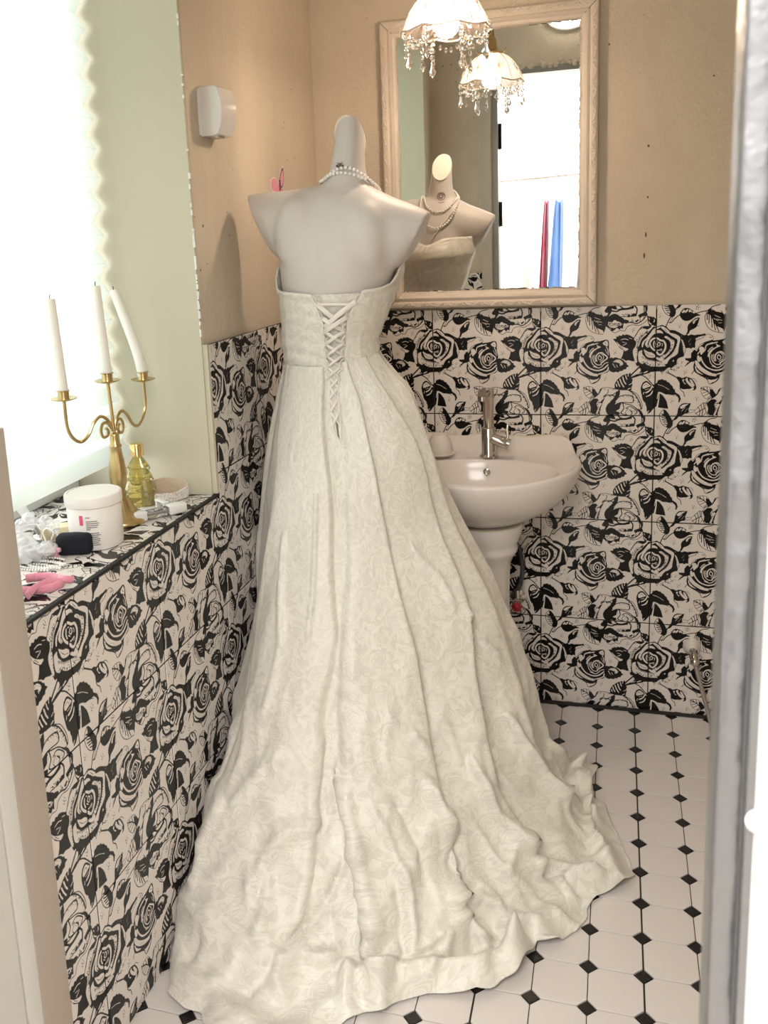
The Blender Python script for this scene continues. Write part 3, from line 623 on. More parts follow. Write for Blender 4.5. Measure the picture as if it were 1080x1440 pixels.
["P",0,0.0,0,[2119,1452,2123,1447,2129,1458]],
["P",0,0.0,0,[2128,1442,2132,1437,2141,1448]],
["P",0,0.0,0,[2138,1431,2141,1426,2146,1433]],
["P",0,0.0,0,[2147,1421,2150,1415,2158,1423]],
["P",0,0.0,0,[2155,1410,2158,1404,2165,1410]],
["P",0,0.0,0,[2160,1396,2162,1390,2169,1396]],
["P",0,0.0,0,[2165,1382,2166,1376,2174,1381]],
["P",0,0.0,0,[2169,1369,2170,1362,2180,1367]],
["P",1,0.0,1,[2208,1309,2218,1312,2231,1342,2245,1391,2237,1438,2227,1403,2222,1359]],
["P",0,0.0,0,[2217,1339,2216,1334,2227,1333]],
["P",0,0.0,0,[2220,1352,2219,1347,2232,1346]],
["P",0,0.0,0,[2222,1364,2222,1359,2230,1361]],
["P",0,0.0,0,[2225,1377,2225,1371,2235,1374]],
["P",0,0.0,0,[2227,1389,2228,1384,2237,1388]],
["P",0,0.0,0,[2229,1402,2230,1397,2238,1401]],
["P",0,0.0,0,[2231,1414,2232,1409,2241,1415]],
["P",0,0.0,0,[2233,1427,2235,1422,2244,1429]],
["P",1,0.0,1,[1231,463,1247,485,1239,528,1215,564,1189,587,1173,590,1142,575,1132,567,1164,540,1176,528,1179,495,1194,476]],
["P",1,0.0,1,[1051,605,1070,587,1099,564,1128,562,1118,589,1086,617,1070,624]],
["P",0,0.0,0,[1138,567,1135,571,1146,578]],
["P",0,0.0,0,[1147,559,1145,562,1155,568]],
["P",0,0.0,0,[1157,550,1154,554,1167,562]],
["P",0,0.0,0,[1167,541,1164,545,1176,552]],
["P",0,0.0,0,[1175,532,1172,535,1185,543]],
["P",0,0.0,0,[1178,519,1176,523,1188,530]],
["P",0,0.0,0,[1182,506,1179,510,1191,517]],
["P",0,0.0,0,[1185,493,1182,497,1194,504]],
["P",0,0.0,0,[1080,577,1075,577,1078,592]],
["P",0,0.0,0,[1092,575,1087,575,1090,588]],
["P",0,0.0,0,[1104,573,1099,573,1102,590]],
["P",0,0.0,0,[1116,571,1111,571,1114,586]],
["P",0,0.0,0,[1128,569,1123,569,1126,585]],
["P",1,0.0,1,[1141,506,1149,489,1155,500]],
["P",1,0.0,1,[1900,1396,1932,1415,1968,1425,1992,1445,1992,1466,1954,1470,1923,1456,1909,1428]],
["L",0,3.2,1,[1917,1422,1948,1449,1984,1456]],
["P",1,0.0,1,[1853,1424,1873,1405,1886,1406,1884,1423,1892,1451,1892,1481,1918,1495,1893,1523,1872,1516,1855,1491]],
["P",1,0.0,1,[1865,461,1877,435,1903,456,1933,483,1989,497,2043,505,2079,532,2069,547,2000,549,1950,543,1904,514,1877,488]],
["P",0,0.0,0,[1891,457,1884,456,1885,482]],
["P",0,0.0,0,[1900,462,1894,461,1894,484]],
["P",0,0.0,0,[1909,467,1903,466,1903,496]],
["P",0,0.0,0,[1919,472,1912,471,1912,498]],
["P",0,0.0,0,[1928,477,1922,476,1921,504]],
["P",0,0.0,0,[1937,482,1931,480,1931,510]],
["P",0,0.0,0,[1947,485,1940,484,1940,512]],
["P",0,0.0,0,[1957,487,1951,486,1951,513]],
["P",0,0.0,0,[1967,489,1961,488,1961,514]],
["P",0,0.0,0,[1977,491,1971,490,1971,515]],
["P",0,0.0,0,[1987,493,1981,492,1981,518]],
["P",0,0.0,0,[1997,495,1991,494,1991,518]],
["P",0,0.0,0,[2007,497,2001,496,2001,524]],
["P",0,0.0,0,[2017,499,2011,498,2012,520]],
["P",0,0.0,0,[2027,502,2021,501,2021,531]],
["P",0,0.0,0,[2037,505,2031,504,2031,528]],
["P",0,0.0,0,[2047,508,2040,507,2041,533]],
["P",0,0.0,0,[2057,511,2050,510,2051,535]],
["P",1,0.0,1,[2009,1461,2030,1472,2050,1457,2066,1476,2071,1487,2049,1502,2023,1493,2005,1478]],
["P",0,0.0,0,[2007,1464,2012,1464,2009,1474]],
["P",0,0.0,0,[2021,1466,2026,1466,2024,1478]],
["P",0,0.0,0,[2035,1468,2040,1467,2039,1475]],
["P",0,0.0,0,[2049,1470,2054,1468,2054,1478]],
["P",0,0.0,0,[2063,1472,2068,1470,2069,1479]],
["P",1,0.0,1,[2006,1509,2041,1516,2067,1529,2083,1545,2052,1546,2021,1533]],
["P",0,0.0,0,[2013,1511,2008,1511,2011,1525]],
["P",0,0.0,0,[2026,1515,2021,1516,2023,1528]],
["P",0,0.0,0,[2038,1520,2033,1520,2036,1535]],
["P",0,0.0,0,[2050,1524,2045,1524,2048,1538]],
["P",0,0.0,0,[2063,1528,2057,1528,2060,1543]],
["P",0,0.0,0,[2075,1532,2070,1532,2073,1547]],
["L",0,4.2,1,[2054,1619,2079,1582,2118,1550]],
["D",0,2.0,0,[1607,751]],
["D",0,2.9,0,[1596,760]],
["D",0,1.8,0,[1541,763]],
["D",0,1.5,0,[1680,762]],
["D",0,2.0,0,[1573,761]],
["D",0,2.2,0,[1653,761]],
["D",0,2.6,0,[1688,758]],
["D",0,1.7,0,[1576,750]],
["D",0,2.2,0,[1638,763]],
["D",0,2.4,0,[1560,769]],
["D",0,2.0,0,[1691,785]],
["D",0,2.0,0,[1671,771]],
["D",0,2.5,0,[1586,767]],
["D",0,1.9,0,[1560,761]],
["D",0,2.1,0,[1685,784]],
["D",0,3.1,0,[1694,775]],
["D",0,3.0,0,[1568,764]],
["D",0,2.9,0,[1665,762]],
["D",0,1.5,0,[1565,750]],
["D",0,2.7,0,[1680,769]],
["D",0,1.5,0,[1634,758]],
["D",0,2.7,0,[1553,758]],
["D",0,2.3,0,[1576,755]],
["D",0,2.3,0,[1645,754]],
["D",0,2.1,0,[1634,764]],
["D",0,2.1,0,[1639,758]],
["D",0,2.8,0,[1652,751]],
["D",0,1.6,0,[1576,768]],
["D",0,1.8,0,[1667,757]],
["D",0,2.3,0,[1650,758]],
["D",0,3.1,0,[1648,757]],
["D",0,1.5,0,[1568,764]],
["D",0,3.0,0,[1566,754]],
["D",0,1.9,0,[1640,769]],
["D",0,2.0,0,[1610,817]],
["D",0,2.3,0,[1574,828]],
["D",0,2.3,0,[1566,827]],
["D",0,1.6,0,[1652,827]],
["D",0,2.0,0,[1565,820]],
["D",0,2.1,0,[1616,814]],
["D",0,2.3,0,[1642,835]],
["D",0,2.8,0,[1659,826]],
["D",0,2.9,0,[1622,823]],
["D",0,2.3,0,[1614,821]],
["D",0,2.1,0,[1601,801]],
["D",0,1.9,0,[1647,844]],
["D",0,2.4,0,[1627,805]],
["D",0,2.6,0,[1658,846]],
["D",0,2.9,0,[1593,810]],
["D",0,3.0,0,[1652,826]],
["D",0,2.4,0,[1621,815]],
["D",0,2.3,0,[1633,829]],
["D",0,1.9,0,[1617,820]],
["D",0,1.9,0,[1551,821]],
["D",0,3.1,0,[1582,815]],
["D",0,1.8,0,[1567,819]],
["D",0,2.6,0,[1652,821]],
["D",0,1.6,0,[1568,814]],
["D",0,2.2,0,[1572,821]],
["D",0,1.8,0,[1636,811]],
["D",0,1.7,0,[1610,798]],
["D",0,3.1,0,[1617,825]],
["D",0,2.9,0,[1606,819]],
["D",0,2.1,0,[1612,813]],
["D",0,3.2,0,[1515,929]],
["D",0,2.1,0,[1518,861]],
["D",0,2.4,0,[1525,940]],
["D",0,3.0,0,[1511,897]],
["D",0,2.8,0,[1524,878]],
["D",0,2.6,0,[1527,978]],
["D",0,2.1,0,[1516,886]],
["D",0,2.4,0,[1516,917]],
["D",0,2.3,0,[1514,863]],
["D",0,2.8,0,[1537,951]],
["D",0,2.0,0,[1507,898]],
["D",0,2.5,0,[1547,972]],
["D",0,2.6,0,[1513,926]],
["D",0,2.1,0,[1523,873]],
["D",0,3.0,0,[1541,979]],
["D",0,1.9,0,[1525,942]],
["D",0,2.6,0,[1535,876]],
["D",0,2.4,0,[1532,856]],
["D",0,1.7,0,[1517,880]],
["D",0,2.8,0,[1526,883]],
["D",0,3.4,0,[1526,977]],
["D",0,3.2,0,[1514,923]],
["D",0,3.1,0,[1520,886]],
["D",0,2.4,0,[1531,940]],
["D",0,3.4,0,[1523,963]],
["D",0,1.8,0,[1521,941]],
["D",0,2.4,0,[1520,876]],
["D",0,3.0,0,[1526,922]],
["D",0,1.7,0,[1526,894]],
["D",0,2.5,0,[1524,935]],
["D",0,1.8,0,[1820,860]],
["D",0,3.1,0,[1825,859]],
["D",0,3.1,0,[1730,820]],
["D",0,1.7,0,[1809,836]],
["D",0,1.6,0,[1812,813]],
["D",0,2.6,0,[1740,836]],
["D",0,2.3,0,[1771,826]],
["D",0,2.1,0,[1805,815]],
["D",0,2.2,0,[1797,816]],
["D",0,2.4,0,[1816,840]],
["D",0,1.9,0,[1814,849]],
["D",0,2.4,0,[1808,833]],
["D",0,1.6,0,[1719,828]],
["D",0,2.8,0,[1818,827]],
["D",0,2.9,0,[1781,826]],
["D",0,2.2,0,[1757,814]],
["D",0,2.5,0,[1737,811]],
["D",0,1.6,0,[1726,827]],
["D",0,3.1,0,[1795,821]],
["D",0,3.1,0,[1733,825]],
["D",0,2.6,0,[1815,861]],
["D",0,2.8,0,[1771,818]],
["D",0,2.1,0,[1759,824]],
["D",0,2.9,0,[1811,828]],
["D",0,2.9,0,[1804,842]],
["D",0,2.8,0,[1757,821]],
["D",0,2.5,0,[1722,815]],
["D",0,2.0,0,[1814,856]],
["D",0,2.2,0,[1724,820]],
["D",0,2.0,0,[1799,825]],
["D",0,2.7,0,[1814,817]],
["D",0,2.9,0,[1861,894]],
["D",0,2.7,0,[1845,834]],
["D",0,1.9,0,[1860,858]],
["D",0,2.7,0,[1817,794]],
["D",0,3.1,0,[1808,783]],
["D",0,2.6,0,[1879,918]],
["D",0,2.0,0,[1873,894]],
["D",0,3.1,0,[1885,937]],
["D",0,3.1,0,[1881,919]],
["D",0,2.2,0,[1804,784]],
["D",0,1.8,0,[1879,876]],
["D",0,3.4,0,[1869,908]],
["D",0,2.4,0,[1833,828]],
["D",0,3.1,0,[1873,904]],
["D",0,2.2,0,[1800,778]],
["D",0,1.7,0,[1869,927]],
["D",0,3.0,0,[1854,862]],
["D",0,1.7,0,[1869,892]],
["D",0,2.4,0,[1815,803]],
["D",0,3.1,0,[1875,900]],
["D",0,3.3,0,[1816,804]],
["D",0,2.8,0,[1809,799]],
["D",0,2.0,0,[1880,930]],
["D",0,2.4,0,[1780,793]],
["D",0,2.0,0,[1865,873]],
["D",0,2.4,0,[1863,872]],
["D",0,2.1,0,[1837,832]],
["D",0,2.7,0,[1810,800]],
["D",0,2.7,0,[1890,957]],
["D",0,2.2,0,[1846,876]],
["D",0,1.7,0,[1831,810]],
["D",0,1.9,0,[1832,809]],
["D",0,1.9,0,[1873,933]],
["D",0,3.0,0,[1858,877]],
["D",0,2.3,0,[1877,889]],
["D",0,3.0,0,[1793,786]],
["D",0,3.0,0,[1863,869]],
["D",0,3.1,0,[1834,810]],
["D",0,3.2,0,[1842,833]],
["D",0,3.4,0,[1815,82]],
["D",0,3.7,0,[1756,77]],
["D",0,2.9,0,[1780,87]],
["D",0,3.2,0,[1813,84]],
["D",0,4.3,0,[1723,86]],
["D",0,2.8,0,[1745,92]],
["D",0,4.3,0,[1748,81]],
["D",0,3.8,0,[1770,78]],
["D",0,3.7,0,[1788,79]],
["D",0,4.2,0,[1737,77]],
["D",0,3.7,0,[1805,74]],
["D",0,2.4,0,[1795,90]],
["D",0,3.5,0,[1804,83]],
["D",0,3.9,0,[1738,76]],
["D",0,3.1,0,[1770,87]],
["D",0,2.8,0,[1719,81]],
["D",0,3.8,0,[1797,82]],
["D",0,3.5,0,[1733,93]],
["D",0,3.9,0,[1818,92]],
["D",0,3.3,0,[1727,101]],
["D",0,2.7,0,[1757,88]],
["D",0,3.9,0,[1720,82]],
["D",0,4.2,0,[1765,87]],
["D",0,2.4,0,[1765,89]],
["D",0,2.6,0,[1788,71]],
["D",0,2.3,0,[1740,87]],
["D",0,3.1,0,[1728,86]],
["D",0,2.6,0,[1809,82]],
["D",0,3.7,0,[1710,81]],
["D",0,3.5,0,[1759,86]],
["D",0,3.2,0,[1789,145]],
["D",0,3.8,0,[1846,134]],
["D",0,3.0,0,[1830,139]],
["D",0,3.2,0,[1893,107]],
["D",0,3.1,0,[1891,100]],
["D",0,3.9,0,[1794,140]],
["D",0,2.8,0,[1880,109]],
["D",0,4.1,0,[1860,115]],
["D",0,3.2,0,[1802,148]],
["D",0,3.6,0,[1837,145]],
["D",0,4.2,0,[1793,126]],
["D",0,3.0,0,[1892,115]],
["D",0,2.7,0,[1866,123]],
["D",0,3.2,0,[1795,123]],
["D",0,4.1,0,[1843,136]],
["D",0,3.6,0,[1784,142]],
["D",0,3.0,0,[1797,138]],
["D",0,3.0,0,[1863,141]],
["D",0,4.2,0,[1842,130]],
["D",0,3.3,0,[1802,136]],
["D",0,3.8,0,[1806,142]],
["D",0,2.4,0,[1893,96]],
["D",0,3.8,0,[1843,139]],
["D",0,2.8,0,[1858,138]],
["D",0,2.7,0,[1801,146]],
["D",0,4.0,0,[1866,131]],
["D",0,2.1,0,[1778,131]],
["D",0,3.2,0,[1864,126]],
["D",0,2.8,0,[1858,135]],
["D",0,3.1,0,[1823,137]],
["D",0,2.9,0,[1671,173]],
["D",0,3.6,0,[1683,159]],
["D",0,2.5,0,[1644,164]],
["D",0,4.1,0,[1601,167]],
["D",0,2.7,0,[1621,152]],
["D",0,3.4,0,[1653,163]],
["D",0,3.3,0,[1680,165]],
["D",0,2.3,0,[1589,167]],
["D",0,2.8,0,[1657,165]],
["D",0,2.1,0,[1662,196]],
["D",0,3.6,0,[1629,167]],
["D",0,3.2,0,[1644,166]],
["D",0,3.1,0,[1692,176]],
["D",0,3.7,0,[1663,176]],
["D",0,2.7,0,[1630,194]],
["D",0,2.5,0,[1614,188]],
["D",0,3.7,0,[1680,179]],
["D",0,4.0,0,[1573,170]],
["D",0,3.3,0,[1615,198]],
["D",0,2.3,0,[1686,164]],
["D",0,2.5,0,[1676,169]],
["D",0,2.7,0,[1607,155]],
["D",0,2.8,0,[1686,185]],
["D",0,2.6,0,[1608,161]],
["D",0,2.7,0,[1665,142]],
["D",0,2.5,0,[1654,165]],
["D",0,1.8,0,[1674,925]],
["D",0,2.9,0,[1760,927]],
["D",0,2.6,0,[1834,967]],
["D",0,2.8,0,[1768,932]],
["D",0,2.9,0,[1830,954]],
["D",0,2.7,0,[1822,959]],
["D",0,2.2,0,[1776,917]],
["D",0,1.5,0,[1822,949]],
["D",0,1.7,0,[1785,966]],
["D",0,2.6,0,[1806,952]],
["D",0,1.8,0,[1812,952]],
["D",0,1.8,0,[1752,894]],
["D",0,2.2,0,[1735,935]],
["D",0,1.7,0,[1783,955]],
["D",0,1.9,0,[1774,940]],
["D",0,1.6,0,[1746,910]],
["D",0,2.3,0,[1799,963]],
["D",0,2.8,0,[1712,917]],
["D",0,2.3,0,[1773,938]],
["D",0,2.8,0,[1778,938]],
["D",0,2.0,0,[1795,954]],
["D",0,2.6,0,[1811,959]],
["D",0,2.6,0,[1800,968]],
["D",0,2.8,0,[1766,931]],
["D",0,1.8,0,[1814,941]],
["D",0,2.9,0,[1802,934]],
["D",0,1.5,0,[1836,959]],
["D",0,2.7,0,[1781,959]],
["D",0,1.5,0,[1785,949]],
["D",0,3.0,0,[1776,938]],
["D",0,2.5,0,[1908,1248]],
["D",0,4.2,0,[1836,1310]],
["D",0,2.7,0,[1837,1331]],
["D",0,3.5,0,[1922,1249]],
["D",0,3.4,0,[1878,1269]],
["D",0,2.7,0,[1913,1243]],
["D",0,4.0,0,[1846,1326]],
["D",0,2.4,0,[1857,1291]],
["D",0,3.0,0,[1864,1279]],
["D",0,3.3,0,[1919,1236]],
["D",0,3.8,0,[1825,1321]],
["D",0,2.1,0,[1821,1318]],
["D",0,3.2,0,[1920,1245]],
["D",0,2.5,0,[1873,1253]],
["D",0,4.2,0,[1871,1278]],
["D",0,3.2,0,[1859,1285]],
["D",0,2.1,0,[1893,1263]],
["D",0,2.3,0,[1847,1292]],
["D",0,2.8,0,[1824,1325]],
["D",0,3.4,0,[1846,1304]],
["D",0,3.2,0,[1838,1301]],
["D",0,3.2,0,[1856,1301]],
["D",0,4.0,0,[1832,1330]],
["D",0,2.2,0,[1877,1269]],
["D",0,3.8,0,[1868,1262]],
["D",0,2.1,0,[1871,1265]],
["D",0,2.4,0,[1841,1322]],
["D",0,3.8,0,[1925,1248]],
["D",0,3.9,0,[1885,1252]],
["D",0,2.8,0,[1840,1314]],
["D",0,2.7,0,[1830,1320]],
["D",0,3.8,0,[1884,1269]],
["D",0,3.7,0,[1857,1291]],
["D",0,2.7,0,[1870,1278]],
["D",0,2.3,0,[1920,1241]],
["D",0,3.6,0,[1911,1244]],
["D",0,3.1,0,[1112,586]],
["D",0,2.2,0,[1090,603]],
["D",0,2.2,0,[1217,528]],
["D",0,2.7,0,[1139,577]],
["D",0,3.1,0,[1103,591]],
["D",0,4.2,0,[1155,586]],
["D",0,2.8,0,[1220,508]],
["D",0,4.1,0,[1091,597]],
["D",0,3.0,0,[1222,550]],
["D",0,4.1,0,[1194,558]],
["D",0,3.9,0,[1159,576]],
["D",0,2.8,0,[1188,566]],
["D",0,3.7,0,[1181,551]],
["D",0,2.4,0,[1171,584]],
["D",0,3.6,0,[1210,547]],
["D",0,3.3,0,[1109,597]],
["D",0,2.7,0,[1178,567]],
["D",0,3.6,0,[1156,575]],
["D",0,3.9,0,[1217,521]],
["D",0,4.1,0,[1174,584]],
["D",0,3.3,0,[1187,522]],
["D",0,2.7,0,[1228,507]],
["D",0,4.1,0,[1219,510]],
["D",0,2.3,0,[1182,570]],
["D",0,3.7,0,[1106,594]],
["D",0,2.6,0,[1188,563]],
["D",0,2.1,0,[1082,579]],
["D",0,2.6,0,[1194,559]],
["D",0,2.4,0,[1092,601]],
["D",0,2.6,0,[1108,593]],
["D",0,3.0,0,[1199,553]],
["D",0,3.4,0,[1107,604]],
["D",0,2.5,0,[1228,526]],
["D",0,2.3,0,[1212,536]],
["D",0,3.1,0,[1192,564]],
["D",0,2.1,0,[1165,569]],
["D",0,4.1,0,[1906,517]],
["D",0,3.9,0,[2021,527]],
["D",0,2.4,0,[1902,510]],
["D",0,3.9,0,[2001,527]],
["D",0,4.2,0,[1935,526]],
["D",0,4.3,0,[1979,537]],
["D",0,2.8,0,[1914,517]],
["D",0,2.5,0,[1961,537]],
["D",0,3.8,0,[1884,511]],
["D",0,3.0,0,[1909,503]],
["D",0,4.0,0,[2030,540]],
["D",0,4.0,0,[1917,516]],
["D",0,2.7,0,[2039,528]],
["D",0,2.0,0,[1938,521]],
["D",0,3.4,0,[2017,540]],
["D",0,2.4,0,[1931,515]],
["D",0,2.3,0,[1951,539]],
["D",0,4.1,0,[1923,512]],
["D",0,2.1,0,[1899,515]],
["D",0,3.4,0,[1935,521]],
["D",0,3.2,0,[1898,504]],
["D",0,3.7,0,[1952,534]],
["D",0,2.8,0,[1979,523]],
["D",0,2.2,0,[1986,533]],
["D",0,2.7,0,[1933,512]],
["D",0,4.0,0,[2028,532]],
["D",0,4.3,0,[1894,508]],
["D",0,3.9,0,[1958,531]],
["D",0,3.5,0,[1970,518]],
["D",0,2.6,0,[2002,532]],
["D",0,3.0,0,[2132,1384]],
["D",0,2.7,0,[2139,1371]],
["D",0,2.8,0,[2119,1302]],
["D",0,4.1,0,[2120,1289]],
["D",0,3.7,0,[2120,1290]],
["D",0,4.2,0,[2128,1388]],
["D",0,3.6,0,[2121,1284]],
["D",0,3.4,0,[2121,1396]],
["D",0,2.2,0,[2130,1383]],
["D",0,2.1,0,[2127,1323]],
["D",0,3.6,0,[2121,1393]],
["D",0,2.8,0,[2120,1420]],
["D",0,3.0,0,[2134,1308]],
["D",0,2.8,0,[2121,1308]],
["D",0,2.2,0,[2122,1411]],
["D",0,4.2,0,[2125,1404]],
["D",0,2.3,0,[2137,1320]],
["D",0,2.5,0,[2130,1313]],
["D",0,4.1,0,[2141,1327]],
["D",0,3.9,0,[2140,1358]],
["D",0,3.6,0,[2132,1356]],
["D",0,3.4,0,[2118,1417]],
["D",0,2.5,0,[2130,1376]],
["D",0,2.4,0,[2138,1321]],
["D",0,2.3,0,[2135,1343]],
["D",0,3.9,0,[2120,1394]],
["D",0,2.5,0,[1399,645]],
["D",0,1.7,0,[1399,632]],
["D",0,1.3,0,[1407,641]],
["D",0,2.1,0,[1383,624]],
["D",0,1.3,0,[1361,614]],
["D",0,1.5,0,[1421,667]],
["D",0,2.6,0,[1373,637]],
["D",0,1.5,0,[1379,623]],
["D",0,2.2,0,[1349,610]],
["D",0,1.4,0,[1404,653]],
["D",0,1.4,0,[1398,635]],
["D",0,1.8,0,[1406,648]],
["D",0,1.3,0,[1338,610]],
["D",0,1.9,0,[1419,658]],
["D",0,1.3,0,[1445,660]],
["D",0,1.4,0,[1409,652]],
["D",0,1.8,0,[1359,617]],
["D",0,2.2,0,[1418,663]],
["D",0,1.7,0,[1346,606]],
["D",0,1.8,0,[1382,637]],
["D",0,1.6,0,[1427,281]],
["D",0,2.4,0,[1359,299]],
["D",0,1.5,0,[1429,285]],
["D",0,2.5,0,[1464,281]],
["D",0,1.9,0,[1348,299]],
["D",0,1.7,0,[1428,279]],
["D",0,2.2,0,[1382,294]],
["D",0,1.8,0,[1339,301]],
["D",0,2.3,0,[1443,282]],
["D",0,1.3,0,[1418,286]],
["D",0,2.0,0,[1435,268]],
["D",0,1.2,0,[1442,288]],
["D",0,2.4,0,[1436,292]],
["D",0,1.6,0,[1350,291]],
["D",0,1.3,0,[1417,292]],
["D",0,1.8,0,[1412,295]],
["D",0,2.5,0,[1448,294]],
["D",0,2.3,0,[1413,285]],
["L",0,6.7,1,[1444,885,1461,938,1444,973]],
["L",0,5.6,1,[1601,763,1591,797,1558,821]],
["L",0,6.7,1,[1675,780,1645,803,1624,811]],
["L",0,5.6,1,[1842,934,1875,969,1870,997]],
["P",0,0.0,1,[1606,936,1622,892,1657,866,1668,878,1647,913,1634,950,1648,977,1617,971]],
["D",0,4.6,0,[1029,98]],
["D",0,3.7,0,[1040,86]],
["D",0,3.4,0,[1019,88]],
["D",0,3.0,0,[1032,77]],
["D",0,3.4,0,[1047,102]],
["D",0,4.6,0,[1026,111]],
["D",0,1.8,0,[1049,77]],
["D",0,1.8,0,[1007,98]],
["D",0,2.1,0,[1038,118]],
["D",0,1.7,0,[1017,74]],
["D",0,4.6,0,[1195,193]],
["D",0,3.7,0,[1203,180]],
["D",0,3.4,0,[1184,180]],
["D",0,3.0,0,[1198,168]],
["D",0,3.4,0,[1211,197]],
["D",0,4.6,0,[1191,206]],
["D",0,1.8,0,[1214,171]],
["D",0,1.8,0,[1174,195]],
["D",0,2.1,0,[1206,211]],
["D",0,1.7,0,[1181,165]],
["D",0,4.6,0,[1343,30]],
["D",0,3.7,0,[1353,21]],
["D",0,3.4,0,[1333,21]],
["D",0,3.0,0,[1345,11]],
["D",0,3.4,0,[1357,36]],
["D",0,4.6,0,[1339,46]],
["D",0,1.8,0,[1361,10]],
["D",0,1.8,0,[1322,36]],
["D",0,2.1,0,[1355,51]],
["D",0,1.7,0,[1331,5]],
["D",0,4.6,0,[1807,221]],
["D",0,3.7,0,[1815,209]],
["D",0,3.4,0,[1799,212]],
["D",0,3.0,0,[1808,197]],
["D",0,3.4,0,[1820,225]],
["D",0,4.6,0,[1801,234]],
["D",0,1.8,0,[1826,197]],
["D",0,1.8,0,[1789,223]],
["D",0,2.1,0,[1816,239]],
["D",0,1.7,0,[1793,195]],
["D",0,4.6,0,[1652,419]],
["D",0,3.7,0,[1662,409]],
["D",0,3.4,0,[1641,408]],
["D",0,3.0,0,[1655,394]],
["D",0,3.4,0,[1664,424]],
["D",0,4.6,0,[1647,431]],
["D",0,1.8,0,[1671,399]],
["D",0,1.8,0,[1629,422]],
["D",0,2.1,0,[1659,437]],
["D",0,1.7,0,[1635,396]],
["D",0,4.6,0,[1571,662]],
["D",0,3.7,0,[1581,651]],
["D",0,3.4,0,[1562,651]],
["D",0,3.0,0,[1576,638]],
["D",0,3.4,0,[1587,664]],
["D",0,4.6,0,[1566,676]],
["D",0,1.8,0,[1591,636]],
["D",0,1.8,0,[1554,662]],
["D",0,2.1,0,[1583,679]],
["D",0,1.7,0,[1559,636]],
["D",0,4.6,0,[1249,602]],
["D",0,3.7,0,[1259,589]],
["D",0,3.4,0,[1236,593]],
["D",0,3.0,0,[1251,579]],
["D",0,3.4,0,[1262,608]],
["D",0,4.6,0,[1243,618]],
["D",0,1.8,0,[1267,580]],
["D",0,1.8,0,[1228,608]],
["D",0,2.1,0,[1260,621]],
["D",0,1.7,0,[1236,579]],
["D",0,4.6,0,[1352,840]],
["D",0,3.7,0,[1364,828]],
["D",0,3.4,0,[1346,829]],
["D",0,3.0,0,[1357,814]],
["D",0,3.4,0,[1369,844]],
["D",0,4.6,0,[1351,854]],
["D",0,1.8,0,[1373,814]],
["D",0,1.8,0,[1333,843]],
["D",0,2.1,0,[1364,858]],
["D",0,1.7,0,[1343,811]],
["D",0,4.6,0,[1144,862]],
["D",0,3.7,0,[1154,849]],
["D",0,3.4,0,[1131,848]],
["D",0,3.0,0,[1145,836]],
["D",0,3.4,0,[1158,865]],
["D",0,4.6,0,[1138,875]],
["D",0,1.8,0,[1163,838]],
["D",0,1.8,0,[1122,863]],
["D",0,2.1,0,[1152,882]],
["D",0,1.7,0,[1128,833]],
["D",0,4.6,0,[1328,1027]],
["D",0,3.7,0,[1340,1013]],
["D",0,3.4,0,[1318,1015]],
["D",0,3.0,0,[1333,1002]],
["D",0,3.4,0,[1344,1031]],
["D",0,4.6,0,[1324,1043]],
["D",0,1.8,0,[1352,1001]],
["D",0,1.8,0,[1311,1030]],
["D",0,2.1,0,[1343,1047]],
["D",0,1.7,0,[1317,1002]],
["D",0,4.6,0,[1954,634]],
["D",0,3.7,0,[1963,626]],
["D",0,3.4,0,[1943,625]],
["D",0,3.0,0,[1954,614]],
["D",0,3.4,0,[1966,639]],
["D",0,4.6,0,[1950,652]],
["D",0,1.8,0,[1969,613]],
["D",0,1.8,0,[1935,639]],
["D",0,2.1,0,[1965,654]],
["D",0,1.7,0,[1941,612]]]''')
def rose_mat(name, glaze=(.76,.705,.655), ink=(.006,.0055,.005)):
    NN = 1024
    a = raster(ROSE, NN)[::-1]
    img = bpy.data.images.get('rose_print')
    if img is None:
        img = bpy.data.images.new('rose_print', NN, NN); img.colorspace_settings.name = 'Non-Color'
        px = np.ones((NN, NN, 4), np.float32); px[:,:,:3] = a[:,:,None]; img.pixels.foreach_set(px.ravel()); img.update(); img.pack()
    m = mat(name, glaze, .24, spec=.32); nt = m.node_tree; b = nt.nodes['Principled BSDF']; L = nt.links.new
    uvn = N(nt,'ShaderNodeUVMap'); t = nt.nodes.new('ShaderNodeTexImage'); t.image = img; t.extension = 'REPEAT'
    L(uvn.outputs['UV'], t.inputs['Vector'])
    mx = N(nt,'ShaderNodeMix',data_type='RGBA'); mx.inputs['A'].default_value=(*ink,1); mx.inputs['B'].default_value=(*glaze,1)
    L(t.outputs['Color'], mx.inputs['Factor']); L(mx.outputs['Result'], b.inputs['Base Color'])
    return m

M = {}
M['plaster'] = plaster_mat()
M['reveal'] = mat('pale_green_paint', (.58,.535,.41), .6, bump=.05, bscale=30, vary=.05, vscale=2)
M['grout'] = mat('dark_grout', (.03,.027,.025), .8)
M['rose'] = rose_mat('rose_print_tile')
M['octagon'] = mat('white_floor_glaze', (.74,.69,.66), .16, vary=.07, vscale=5)
M['dot'] = mat('black_floor_glaze', (.018,.016,.015), .25, vary=.3, vscale=30)
M['ceramic'] = mat('white_ceramic', (.80,.755,.715), .16)
M['chrome'] = mat('chrome', (.62,.58,.54), .12, 1, bump=.02, bscale=60)
M['steel'] = mat('brushed_steel', (.5,.48,.46), .3, 1)
M['brass'] = mat('aged_brass', (.62,.47,.23), .28, 1, vary=.2, vscale=30)
M['wax'] = mat('candle_wax', (.86,.85,.80), .4, sss=.2)
M['black'] = mat('black', (.01,.01,.01), .6)
M['white'] = mat('white_plastic', (.82,.81,.79), .3)
M['whitepaint'] = mat('white_paint', (.78,.77,.74), .45, bump=.05, bscale=12)
